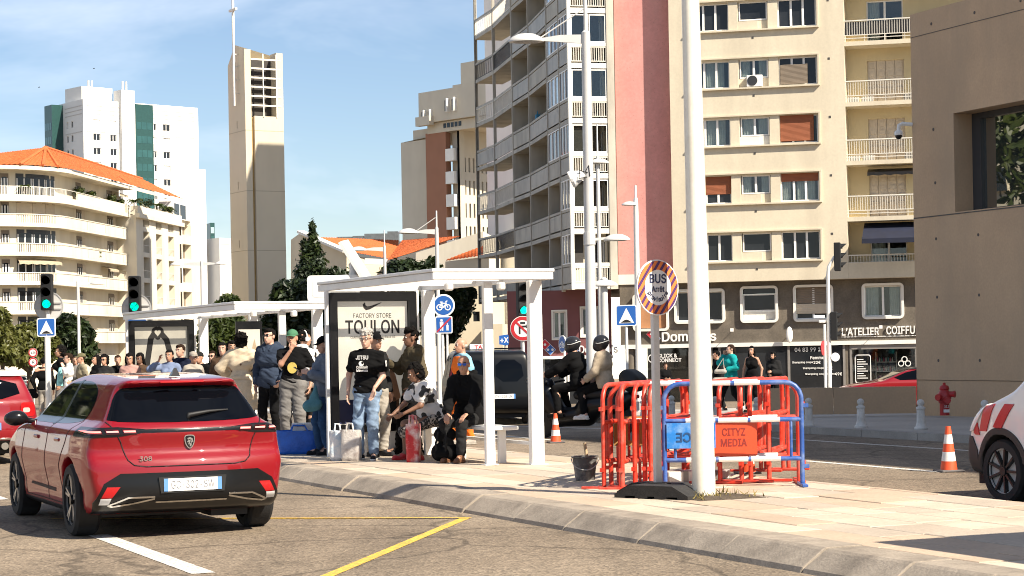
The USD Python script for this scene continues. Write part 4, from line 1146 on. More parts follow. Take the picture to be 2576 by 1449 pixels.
# shaded annex by the crossing
an = Fr(at(1118, 880, 142)[:2], -8.0)
A_ = site('church_annex', 'plain beige annex wall with small windows behind the cycle sign', 'building', (*an.o, GB))
mb = MB(); ha = [(2.05, 2.45, 5.15, 5.65), (2.1, 2.6, 3.55, 4.25)]
an.holes(mb, 0, 3.1, GB, 6.6, ha, 0.25); body_block(mb, an, 0, 3.1, 0, 9, GB, 6.6); an.box(mb, 3.1, 4.6, -2.6, 8, GB, 3.3); wobj(mb, 'wall', beige_t, A_)
for a0, a1, z0, z1 in ha:
 mb = MB(); an.box(mb, a0, a1, 0.15, 0.2, z0, z1); wobj(mb, 'window', pane_dark, A_)

# white tower block far left
wt = Fr((-83.3, 390.0), 42.0); wl = Fr(wt.o + np.array([math.cos(math.radians(128)), math.sin(math.radians(128))]) * 14.2, 128 - 180)
W_ = site('tower_block', 'white tower block with dark green glazed strips above the tiled roof', 'building', (*wt.o, GB))
white_t = look('tower_white', (0.62, 0.60, 0.56), rough=0.85, var=0.03, scale=0.1)
ztop = 52.0; RL = 26.6
rows = [ztop - 5.2 - 2.78 * k for k in range(9)]
mb = MB(); hr = []; hl = []
for z in rows:
 hr += [(2.2, 3.8, z, z + 1.35), (6.0, 7.4, z, z + 1.35), (15.6, 16.6, z, z + 1.35), (18.2, 19.8, z, z + 1.35)]
 hl += [(5.0 + 1.8, 5.0 + 2.6, z, z + 1.3), (8.9, 9.7, z, z + 1.3)]
wt.holes(mb, 0, RL, GB, ztop, hr, 0.3)
wl.holes(mb, 0, 14.2, GB, ztop, hl, 0.3)
mb.quad(wt(RL, 0, GB), wt(RL, 12, GB), wt(RL, 12, ztop), wt(RL, 0, ztop)); q = wt(RL, 12, 0); p = wl(0, 0, 0)
mb.quad((p[0], p[1], ztop), (q[0], q[1], ztop), wt(RL, 0, ztop), wt(0, 0, ztop))
wobj(mb, 'wall', white_t, W_)
mb = MB()
for z in (ztop - 1.3, ztop - 2.1, ztop - 2.9, ztop - 6.4):
 wt.box(mb, 0.8, 8.2, -0.03, 0.01, z, z + 0.18); wt.box(mb, 15.6, RL - 1, -0.03, 0.01, z, z + 0.18); wl.box(mb, 6.2, 13.6, -0.03, 0.01, z, z + 0.18); wl.box(mb, 0.3, 2, -0.03, 0.01, z, z + 0.18)
mb.each('groove', look('groove_grey', (0.45, 0.42, 0.38), 0.9), W_)
for k, h in enumerate(hr + hl):
 f_ = wt if k < len(hr) else wl
 mb = MB(); f_.box(mb, h[0], h[1], 0.18, 0.24, h[2], h[3]); g_ = wobj(mb, 'window', white_t if rnd.random() < 0.35 else frame_white, W_)
 mb = MB(); m_ = (h[0] + h[1]) / 2
 if rnd.random() < 0.7:
  f_.box(mb, h[0] + 0.1, m_ - 0.08, 0.14, 0.175, h[2] + 0.1, h[3] - 0.1); f_.box(mb, m_ + 0.08, h[1] - 0.1, 0.14, 0.175, h[2] + 0.1, h[3] - 0.1)
  wobj(mb, 'pane', pane_dark, g_)
mb = MB(); wt.box(mb, 8.1, 11.2, -0.9, 2, GB, ztop + 2.3); wobj(mb, 'stair_shaft', white_t, W_)
mb = MB(); wt.box(mb, 1.2, 8.1, 2.5, 9, ztop, ztop + 2.9); wobj(mb, 'roof_plant_room', white_t, W_)
for a in (3.0, 3.8, 9.3, 10.1):
 mb = MB(); c = wt(a, 3.0 if a < 8 else 0.5, 0); mb.lathe([(0.2, ztop + (2.9 if a < 8 else 2.3)), (0.2, ztop + 4.2)], 8, (c[0], c[1], 0)); wobj(mb, 'antenna', white_t, W_)
for f_, a0, a1, pr in ((wt, 11.3, 15.4, 0.8), (wl, 1.8, 5.2, 2.4)):
 mb = MB(); f_.box(mb, a0, a1, -pr, 0.0, GB, ztop - 0.3); g_ = wobj(mb, 'glazed_strip', look('strip_green', (0.018, 0.06, 0.055), 0.3, spec=0.5), W_)
 for z in rows[:8]:
  mb = MB(); n = 3
  for q in range(n):
   x0, x1 = a0 + 0.25 + (a1 - a0 - 0.5) * q / n, a0 + 0.25 + (a1 - a0 - 0.5) * (q + 1) / n - 0.12
   f_.box(mb, x0, x1, -pr - 0.03, -pr, z - 0.1, z + 1.35)
  wobj(mb, 'pane', pane_green, g_)
# lower blocks of the same estate
ax = Fr(wt(RL + 0.05, 0.6, 0)[:2], 42.0)
for nm, s0, s1, d0, zt_, lab in (('tower_block', 0, 1.9, 0, 39.5, 'white narrow block stepping down right of the white tower'), ('apartment_block', 3.0, 5.8, -3, 25.3, 'low white block at the right end of the estate')):
 t = site(nm, lab, 'building', ax(s0, d0, GB)); mb = MB(); body_block(mb, ax, s0, s1, d0, d0 + 10, GB, zt_, True); wobj(mb, 'wall', white_t, t)
 mb = MB()
 for z in (zt_ - 1.4, zt_ - 2.3, zt_ - 6):
  ax.box(mb, s0 + 0.2, s1 - 0.3, d0 - 0.03, d0, z, z + 0.18)
 mb.each('groove', LOOKS['groove_grey'], t)
gs = Fr(at(533, 800, 420)[:2], 20.0)
t = site('glazed_block', 'narrow dark green glass block end right of the white estate', 'building', (*gs.o, GB))
mb = MB(); body_block(mb, gs, 0, 0.95, 0, 8, GB, 29.2, True); wobj(mb, 'wall', LOOKS['strip_green'], t)
for k in range(13):
 mb = MB(); gs.box(mb, 0.12, 0.82, -0.05, 0, 27.0 - k * 1.9, 28.3 - k * 1.9); wobj(mb, 'pane', look('pane_red', (0.4, 0.06, 0.03), 0.4) if k == 3 else (pane_green if k % 3 else look('pane_pale', (0.3, 0.42, 0.42), 0.3)), t)
fb = Fr(at(545, 800, 450)[:2], 5.0)
t = site('apartment_block', 'small distant cream block between the estate and the bell tower', 'building', (*fb.o, GB))
hb = [(0.8 + 2.3 * (k % 2) * 1, 1.6 + 2.3 * (k % 2) + 0.7 * (k % 2), 15.2 - 3.3 * (k // 2), 16.5 - 3.3 * (k // 2)) for k in range(8)]
mb = MB(); fb.holes(mb, 0, 5.2, GB, 18.4, hb, 0.3); body_block(mb, fb, 0, 5.2, 0, 8, GB, 18.4); fb.box(mb, 1.0, 3.5, 2, 6, 18.4, 19.4); wobj(mb, 'wall', render_cream, t)
for a0, a1, z0, z1 in hb:
 mb = MB(); fb.box(mb, a0, a1, 0.2, 0.25, z0, z1); wobj(mb, 'window', pane_dark, t)

# beige and brown block behind the church
bc = Fr((-6.4, 260.0), 50.0); bl = Fr(bc.o + np.array([math.cos(math.radians(133)), math.sin(math.radians(133))]) * 11.9, 133 - 180)
K = site('office_block', 'angular beige block with a brown panel and rows of slit windows', 'building', (*bc.o, GB))
zk = 30.2
mb = MB()
hk = []
for j in range(9):
 for i in range(18):
  hk.append((0.9 + i * 0.86, 0.9 + i * 0.86 + 0.34, 25.0 - j * 3.0 - 0.2, 25.0 - j * 3.0 + 1.7))
bc.holes(mb, 0, 20, GB, zk, hk, 0.45)
bl.holes(mb, 0, 5.6, GB, zk - 0.6, [], 0); bl.holes(mb, 9.6, 11.9, GB, zk, [], 0, d=0.8)
mb.quad(bl(5.6, 0, GB), bl(5.6, 1, GB), bl(5.6, 1, zk - .6), bl(5.6, 0, zk - .6)); mb.quad(bl(11.9, 0, GB), bl(11.9, 0.9, GB), bl(11.9, 0.9, zk), bl(11.9, 0, zk))
q = bc(20, 12, 0); p = bl(0, 0, 0); mb.quad((p[0], p[1], zk - .6), bc(0, 0, zk), bc(20, 0, zk), (q[0], q[1], zk)); mb.quad((p[0], p[1], zk - .6), (p[0], p[1], GB), (p[0] + 3, p[1] + 12, GB), (p[0] + 3, p[1] + 12, zk - .6))
wobj(mb, 'wall', render_beige, K)
mb = MB(); bl.box(mb, 5.55, 9.6, -0.35, 0.5, GB, zk + 0.1); wobj(mb, 'brown_panel', render_brown, K)
for j in range(9):
 mb = MB(); bl.box(mb, 9.62, 11.3, -0.5, 0.75, 26.3 - j * 3.0, 27.9 - j * 3.0); wobj(mb, 'balcony', render_white, K)
mb = MB(); bc.holes(mb, 0.02, 19.9, GB, 30.19, [], 0, d=0.40);
wobj(mb, 'glazing', pane_dark, K)
mb = MB(); bl.box(mb, 5.0, 11.9, -1.0, 9, zk + 1.4, zk + 5.5); bl.box(mb, 11.9, 20, -1, 9, zk + 1.4, zk + 5.8); wobj(mb, 'penthouse', render_beige, K)
for a0, a1 in ((10.3, 11.0), (11.7, 12.4), (5.6, 6.3), (6.9, 7.6)):
 mb = MB(); bl.box(mb, a0, a1, -1.05, -1.0, zk + (2.6 if a0 > 9 else 2.2), zk + (4.0 if a0 > 9 else 2.9)); wobj(mb, 'window', pane_dark, K)
 mb = MB(); bl.box(mb, a1, a1 + 0.2, -1.5, -1.0, zk + (2.4 if a0 > 9 else 2.0), zk + (4.2 if a0 > 9 else 3.1)); wobj(mb, 'window_fin', render_white, K)
mb = MB(); bl.box(mb, 5.2, 8.0, -1.8, -1.0, zk + 1.0, zk + 2.2); bl.box(mb, 2.0, 5.0, 0.5, 4, zk - 0.6, zk + 0.9); wobj(mb, 'roof_stair', render_beige, K)
mb = MB(); bl.box(mb, 13.0, 20, -0.5, 8, zk + 5.8, zk + 8.6); wobj(mb, 'lift_tower', render_beige, K)
mb = MB(); bl.box(mb, 6, 20, -0.4, 8, zk + 0.0, zk + 1.35); wobj(mb, 'setback_wall', render_beige, K)
for k in range(5):
 mb = MB(); bl.box(mb, 9.3 + k * 0.75, 9.8 + k * 0.75, -0.46, -0.4, zk + 0.5, zk + 1.1); wobj(mb, 'window', pane_dark, K)
# dark rooftop far behind the church
dk = Fr(at(842, 700, 300)[:2], 0.0)
t = site('flat_roof_building', 'dark grey rooftop plant far behind the church roof', 'building', (*dk.o, GB))
mb = MB(); dk.box(mb, 0, 10.3, 0, 8, GB, 18.0); wobj(mb, 'wall', look('roof_grey', (0.10, 0.11, 0.115), 0.6, var=0.2), t)
for a0, a1, z in ((0.3, 2.6, 18.9), (2.7, 4.4, 19.0), (4.5, 8.0, 19.3), (8.0, 9.6, 19.6)):
 mb = MB(); dk.box(mb, a0, a1, 1, 5, 18.0, z); wobj(mb, 'roof_unit', LOOKS['roof_grey'], t)

# tall slab standing behind the balcony block, out of sight; its shade lies on the bell tower
t = site('apartment_block', 'tall slab block behind the balcony block, unseen from the street', 'building', (6, 181, GB))
hs = Fr((0.6, 176.0), 31.0); mb = MB(); body_block(mb, hs, 0, 14, 0, 5, GB, 50.2, True); wobj(mb, 'wall', render_white, t)

# cream building with rounded corner and tiled roof (left)
def path_curved():
 """outer line of the balconies, from the left end round the corner and up the side street"""
 p = [np.array([-64.0, 187.6]), np.array([-56, 187.2]), np.array([-50.4, 187.0])]
 c = np.array([-50.4, 187.0 + 7.4])
 for a in np.linspace(0, 84, 15)[1:]:
  p.append(c + 7.4 * np.array([math.sin(math.radians(a)), -math.cos(math.radians(a))]))
 d = np.array([math.cos(math.radians(84)), math.sin(math.radians(84))])
 q = p[-1]
 for L in (4, 8, 12, 16, 20.5):
  p.append(q + d * L)
 return np.array(p)

PC = path_curved()
seg = np.linalg.norm(np.diff(PC, axis=0), axis=1); SC = np.concatenate([[0], np.cumsum(seg)])
tan = np.gradient(PC, axis=0); tan /= np.linalg.norm(tan, axis=1, keepdims=True)
NO = np.stack([tan[:, 1], -tan[:, 0]], 1)        # outward

def pc(s, o=0.0):
 x = np.array([np.interp(s, SC, PC[:, 0]), np.interp(s, SC, PC[:, 1])])
 n = np.array([np.interp(s, SC, NO[:, 0]), np.interp(s, SC, NO[:, 1])]); n /= np.linalg.norm(n)
 return x + n * o

def band(mb, s0, s1, o0, o1, z0, z1, n=None):
 """curved solid between two offsets from the line (o1 further out)"""
 S = [s0] + [s for s in SC if s0 + 0.01 < s < s1 - 0.01] + [s1]
 v = []
 for s in S:
  a, b = pc(s, o0), pc(s, o1)
  v += [(a[0], a[1], z0), (b[0], b[1], z0), (b[0], b[1], z1), (a[0], a[1], z1)]
 f = []
 for k in range(len(S) - 1):
  f += [[4 * k + e, 4 * k + (e + 1) % 4, 4 * k + 4 + (e + 1) % 4, 4 * k + 4 + e] for e in range(4)]
 f += [[0, 3, 2, 1], [4 * len(S) - 4, 4 * len(S) - 3, 4 * len(S) - 2, 4 * len(S) - 1]]
 return mb.add(v, f)

def s_at(px, o=0.0):
 """distance along the line of what stands at this bearing"""
 ss = np.linspace(0, SC[-1], 600)
 q = np.array([pc(s, o) for s in ss])
 b = np.array([(x / y) for x, y in q])
 return float(ss[np.argmin(np.abs(b - ray(px, 700)[0]))])

CB = site('apartment_block', 'cream block with rounded corner balconies and orange tiled roof', 'building', (-50, 187, GB))
SE = SC[-1]
ZP = [4.1, 6.87, 9.65, 12.42, 15.2]
INN = -1.15
wins = {}
mb = MB()
# wall of each storey with openings, facet by facet
open_px = [(45, 142, 'wide'), (192, 208, 'n'), (268, 286, 'n'), (312, 330, 'n'), (232, 240, 'x')]
facets = [(SC[k], SC[k + 1]) for k in range(len(SC) - 1)]
WIN = []
for zt in ZP + [17.97]:
 WIN.append([(s_at(44, INN), s_at(140, INN), zt + 0.02 - 0.9, zt + 1.35, 3), (s_at(194, INN), s_at(206, INN), zt - 0.9, zt + 1.25, 1), (s_at(272, INN), s_at(285, INN), zt - 0.9, zt + 1.25, 1), (s_at(316, INN), s_at(328, INN), zt - 0.9, zt + 1.25, 1), (s_at(5, INN), s_at(25, INN), zt - 0.9, zt + 1.25, 1)])
band(mb, 0, SE, INN - 0.4, INN, GB, 20.0)
wobj(mb, 'wall', render_ivory, CB)
for lv, ws in enumerate(WIN):
 for s0, s1, z0, z1, n in ws:
  if lv == 5:
   z1 = z0 + 2.0
  for q in range(n):
   a0, a1 = s0 + (s1 - s0) * q / n, s0 + (s1 - s0) * (q + 1) / n
   P, Q = pc(a0, INN + 0.04), pc(a1, INN + 0.04)
   f_ = Fr(P, math.degrees(math.atan2(Q[1] - P[1], Q[0] - P[0]))); L = np.linalg.norm(Q - P)
   if n == 3 and lv == 4:
    mb = MB(); f_.box(mb, 0.03, L - 0.03, -0.03, 0.03, z0, z1 - 0.25); wobj(mb, 'roller_shutter', shutter_cream, CB)
    mb = MB(); f_.box(mb, 0.0, L, -0.01, 0.04, z1 - 0.25, z1); wobj(mb, 'shutter_box', shutter_taupe, CB)
   else:
    mb = MB(); f_.box(mb, 0, L, -0.02, 0.05, z0, z1); w = wobj(mb, 'window', shutter_taupe if n == 1 else frame_dark, CB)
    mb = MB()
    for x0, x1 in ((0.06, 0.16), (L / 2 - 0.07, L / 2 + 0.07), (L - 0.16, L - 0.06)):
     f_.box(mb, x0, x1, -0.06, -0.02, z0, z1 - 0.45)
    wobj(mb, 'sash', frame_white, w)
    mb = MB(); f_.box(mb, 0.16, L - 0.16, -0.04, -0.02, z0, z1 - 0.35); wobj(mb, 'pane', pane_dark, w)
# side shutters folded back by the narrow windows
for lv, ws in enumerate(WIN[:5]):
 for s0, s1, z0, z1, n in ws[1:4]:
  for a in (s1 + 0.05,):
   P, Q = pc(a, INN + 0.04), pc(a + 1.1, INN + 0.04); f_ = Fr(P, math.degrees(math.atan2(Q[1] - P[1], Q[0] - P[0])))
   mb = MB(); f_.box(mb, 0, 1.0, -0.05, 0.02, z0, z1 - 0.1); wobj(mb, 'shutter', shutter_cream, CB)
# balconies: slab, parapet with a slotted stretch in the middle
sl0, sl1 = s_at(45), s_at(143)
sp = s_at(351)
for zt in ZP:
 mb = MB(); band(mb, 0, SE, INN, 0.0, zt - 1.22, zt - 0.98); wobj(mb, 'balcony_slab', render_ivory, CB)
 mb = MB(); band(mb, 0, sl0, -0.16, 0.0, zt - 0.975, zt - 0.09); band(mb, sl1, sp, -0.16, 0, zt - 0.975, zt - 0.09); band(mb, 0, sp, -0.2, 0.05, zt - 0.085, zt)
 band(mb, sl0 + 0.01, sl1 - 0.01, -0.16, 0, zt - 0.975, zt - 0.86); wobj(mb, 'parapet', render_ivory, CB)
 mb = MB(); n = 20
 for k in range(n):
  a = sl0 + (sl1 - sl0) * (k + 0.5) / n; band(mb, a - 0.07, a + 0.07, -0.13, -0.02, zt - 0.86, zt - 0.09)
 mb.each('baluster', render_ivory, CB)
 mb = MB()
 for q in range(3):
  a = s_at(222 + 45 * q); band(mb, a, a + 0.06, -0.01, 0.02, zt - 0.95, zt - 0.12)
 mb.each('parapet_groove', LOOKS['tower_joint'], CB)
# attic: projecting terrace edge, railing, eaves
mb = MB(); band(mb, 0, SE + 0.0, INN, 0.35, 16.35, 16.75); band(mb, 0, s_at(205), -0.05, 0.1, 16.75, 17.0); band(mb, s_at(200), SE, -0.2, 0.0, 16.75, 17.75); wobj(mb, 'terrace', render_ivory, CB)
mb = MB(); band(mb, 0, s_at(255), 0.02, 0.06, 17.75, 17.8)
a = 0.0
while a < s_at(170):
 p = pc(a, 0.04); band(mb, a, a + 0.03, 0.03, 0.06, 16.75, 17.75); a += 0.17
wobj(mb, 'terrace_railing', rail_white, CB)
mb = MB(); band(mb, 0, SE + 0.0, INN - 0.3, 0.5, 19.35, 19.7); wobj(mb, 'eaves', render_ivory, CB)
# pier section with tall slots
d84 = np.array([math.cos(math.radians(84)), math.sin(math.radians(84))])
pf = Fr(pc(SE - 0.0, 0) + np.array([0.9, -1.2]), 84.0)
LP = 22.0
HP = [(2.6 + 4.9 * k, 4.9 + 4.9 * k, GB + 3 + 2.77 * j, GB + 3 + 2.77 * j + 2.3) for k in range(3) for j in range(6)]
mb = MB(); pf.holes(mb, 0, LP * 0.78, GB, 16.6, HP, 1.4); mb.quad(pf(0, 0, GB), pf(0, 3, GB), pf(0, 3, 16.6), pf(0, 0, 16.6)); mb.quad(pf(0, 0, 16.6), pf(LP, 0, 16.6), pf(LP, 6, 16.6), pf(0, 6, 16.6))
wobj(mb, 'pier_wall', render_ivory, CB)
mb = MB(); pf.box(mb, 0.05, LP, 1.42, 8, GB, 16.5); wobj(mb, 'inner_wall', render_ivory, CB)
for a0, a1, z0, z1 in HP:
 mb = MB(); pf.box(mb, a0 + 0.7, a1 - 0.3, 1.34, 1.42, z0, z1 - 0.4); wobj(mb, 'window', pane_dark, CB)
 railing(CB, pf, a0, a1, z0, z0 + 0.85, 0.05, rail_white, 0.3)
mb = MB(); pf.box(mb, -0.4, LP * 0.8, -0.5, 0.0, 16.3, 16.75); pf.box(mb, 0, LP * 0.8, -0.2, 0.1, 16.75, 17.6); wobj(mb, 'terrace', render_ivory, CB)
HP2 = [(LP * 0.80, LP * 0.95, GB + 3 + 2.77 * j, GB + 3 + 2.77 * j + 1.7) for j in range(6)]
pf2 = Fr(pf(0, 0.4, 0)[:2], 82.0)
mb = MB(); pf2.holes(mb, LP * 0.78, LP * 1.2, GB, 16.6, HP2, 0.8); wobj(mb, 'end_wall', render_ivory, CB)
for h in HP2:
 mb = MB(); pf2.box(mb, h[0], h[1], 0.78, 0.85, h[2], h[3]); wobj(mb, 'window', shutter_taupe, CB)
mb = MB(); pf.box(mb, LP * 0.72, LP * 0.97, 0.3, 2.0, 16.75, 19.2); cons = wobj(mb, 'winter_garden', frame_white, CB)
mb = MB(); pf.box(mb, LP * 0.735, LP * 0.83, 0.26, 0.3, 17.4, 19.0); pf.box(mb, LP * 0.85, LP * 0.955, 0.26, 0.3, 17.4, 19.0); wobj(mb, 'pane', pane_dark, cons)
# hipped roof of tiles round the corner
apex = np.array([-44.6, 193.5, 22.0])
ev = lambda s: np.array([*pc(s, 0.62), 19.72])
s_h = [0.0, s_at(55, 0.6), s_at(112, 0.6), s_at(150, 0.6)]
ridge_end = np.array([*(pc(SE, -3.6) + d84 * 17), 22.0])
apex = np.array([-45.3, 194.6, 22.0])
lft = np.array([-66.0, 192.0, 22.0])
tile_roof(CB, ev(s_h[0]), ev(s_h[1]), apex, apex + [-9, 0.8, -0.8], wave=0.5, pitch=0.45)
tile_roof(CB, ev(s_h[1]), ev(s_h[2]), apex, apex - [0.05, 0, 0], wave=0.5, pitch=0.45)
tile_roof(CB, ev(s_h[2]), ev(s_h[3]), apex, apex - [0.05, 0, 0], wave=0.5, pitch=0.45)
S3 = ev(s_at(190, 0.6)); eend = np.array([*(pc(SE, 0.62) + d84 * 19.5), 19.72])
tile_roof(CB, ev(s_h[3]), S3, apex + (ridge_end - apex) * 0.12, apex, wave=0.5, pitch=0.45)
tile_roof(CB, S3, ev(SE), apex + (ridge_end - apex) * 0.55, apex + (ridge_end - apex) * 0.12, wave=0.5, pitch=0.45)
tile_roof(CB, ev(SE), eend, ridge_end, apex + (ridge_end - apex) * 0.55, wave=0.5, pitch=0.45)
mb = MB()
for s in s_h[1:]:
 mb.tube([ev(s) + [0, 0, .1], apex + [0, 0, 0.1]], 0.16, 6)
mb.tube([apex + [0, 0, .08], ridge_end + [0, 0, .08]], 0.16, 6); wobj(mb, 'ridge_tile', tiles, CB)
mb = MB(); q0, q1 = ev(SE), eend; mb.quad(q0 - [0, 0, 0.02], q1 - [0, 0, .02], q1 - [0, 0, .4], q0 - [0, 0, .4]); wobj(mb, 'eaves', render_ivory, CB)
mb = MB(); mb.box(-51.35, -49.45, 190.5, 192, 19, 22.4); mb.box(-51.6, -49.2, 190.3, 192.2, 22.4, 22.6); ck = wobj(mb, 'chimney', render_white, CB)
mb = MB()
for k in range(4):
 mb.lathe([(0.16, 22.6), (0.14, 23.2)], 8, (-51.1 + 0.45 * k, 191.2, 0))
wobj(mb, 'chimney_pot', tiles, ck)
# sun blinds on the balconies below
for px, zt, w, lab in ((105, 9.65 + 1.35, 5.4, 'scalloped sand blind pulled out over the corner balcony'), (280, 9.65 + 1.3, 3.0, 'sand blind lowered on the third side balcony'), (322, 9.65 + 1.25, 2.6, 'tilted sand blind at the end of the side balcony'), (325, 17.9 + 1.2, 6.0, 'long rolled sand blind under the eaves')):
 s0 = s_at(px, -0.5) - w / 2
 mb = MB(); n = 12
 for k in range(n):
  a, b = pc(s0 + w * k / n, INN + 0.05), pc(s0 + w * (k + 1) / n, INN + 0.05); c, d = pc(s0 + w * (k + 1) / n, -0.1), pc(s0 + w * k / n, -0.1)
  mb.quad((a[0], a[1], zt), (b[0], b[1], zt), (c[0], c[1], zt - 0.35), (d[0], d[1], zt - 0.35)); mb.quad((d[0], d[1], zt - 0.35), (c[0], c[1], zt - 0.35), (c[0], c[1], zt - 0.55 - 0.08 * (k % 2)), (d[0], d[1], zt - 0.55 - 0.08 * ((k + 1) % 2)))
 p = pc(s0, 0); t = site('awning', lab, 'awning', (p[0], p[1], zt - 0.5)); wobj(mb, 'canopy', awning_sand, t)

# plain block across the street, out of the frame, seen only in reflections
ob = Fr(SP(-30, 160)[:2], STREET - 90)
OB = site('apartment_block', 'cream apartment block across the street, mirrored in the dark window', 'building', (*ob.o, 0))
HO = [(2 + 3.6 * i, 3.6 + 3.6 * i, 2.0 + 3 * j, 3.5 + 3 * j) for i in range(30) for j in range(5)]
mb = MB(); ob.holes(mb, 0, 112, 0, 16.5, HO, 0.25)
HB = body_block(mb, ob, 0, 112, -0.0, -12, 0, 16.5); wobj(mb, 'wall', render_ivory, OB)
mb = MB()
for a0, a1, z0, z1 in HO:
 ob.box(mb, a0, a1, 0.2, 0.25, z0, z1)
wobj(mb, 'window', pane_dark, OB, kind='stuff')

# trees and planting
bark = look('bark', (0.10, 0.075, 0.05), rough=0.9, var=0.3, scale=6, bump=0.6, bscale=20)

def leaves(clumps, n, size, flat=0.6, seed=1):
 """leaf-sized faces spread through the clumps' volume; clumps: (centre, radii)"""
 g = np.random.default_rng(seed)
 vol = np.array([np.prod(r) ** (2 / 3) for _, r in clumps]); pick = g.choice(len(clumps), n, p=vol / vol.sum())
 C = np.array([c for c, _ in clumps], float)[pick]; Rr = np.array([np.broadcast_to(r, 3) for _, r in clumps], float)[pick]
 d = g.normal(size=(n, 3)); d /= np.linalg.norm(d, axis=1, keepdims=True)
 rad = g.uniform(0.2, 1.0, n) ** 0.5 * (1 + 0.24 * g.normal(size=n))
 c = C + d * Rr * rad[:, None]
 nz = d * 0.7 + g.normal(size=(n, 3)) * flat + np.array([0, 0, 0.35]); nz /= np.linalg.norm(nz, axis=1, keepdims=True)
 a = np.cross(nz, g.normal(size=(n, 3))); a /= np.linalg.norm(a, axis=1, keepdims=True); b = np.cross(nz, a)
 s = size * g.uniform(0.6, 1.35, n)[:, None]
 v = np.stack([c - a * s, c + b * s * 0.45 + nz * s * 0.12, c + a * s, c - b * s * 0.45 + nz * s * 0.12], 1).reshape(-1, 3)
 k = np.arange(n)[:, None] * 4
 f = np.vstack([k + [0, 1, 2], k + [0, 2, 3]])
 return v, f

def tree(name, label, cat, base, clumps, n, size, lm, trunk_r=0.14, seed=3, group=None):
 """clumps are relative to the base; each gets a limb"""
 t = thing(name, label, cat, base, group=group)
 mb = MB(); c = np.array([np.array(q) for q, _ in clumps]); mid = c.mean(0)
 fork = np.array([mid[0] * 0.3, mid[1] * 0.3, max(0.6, c[:, 2].min() * 0.75)])
 mb.tube([(0, 0, -0.2), fork * 0.5 + [0.03, 0, 0], fork], [trunk_r * 1.25, trunk_r, trunk_r * 0.85], 9)
 for q in c[:10]:
  m_ = (fork + q) / 2 + [0, 0, -0.1 * np.linalg.norm(q - fork) * 0.4]
  mb.tube([fork, m_, q], [trunk_r * 0.6, trunk_r * 0.35, trunk_r * 0.12], 6)
 mb.obj('trunk', bark, t, smooth=True)
 obj('crown', leaves(clumps, n, size, seed=seed), lm, t)
 return t

def px_clumps(base, D, L):
 """clumps given by bearing and height seen from the survey point: (px, py, half width px, half height px, dy)"""
 out = []
 for px, py, w, h, dy in L:
  p = at(px, py, D + dy); s = (D + dy) / F_PX
  out.append((tuple(p - np.array(base)), (w * s, (w + h) / 2 * s * 0.9, h * s)))
 return out

def ground_at(px, D):
 u = ray(px, 880)[0]
 return (u * D, D, gz(D))

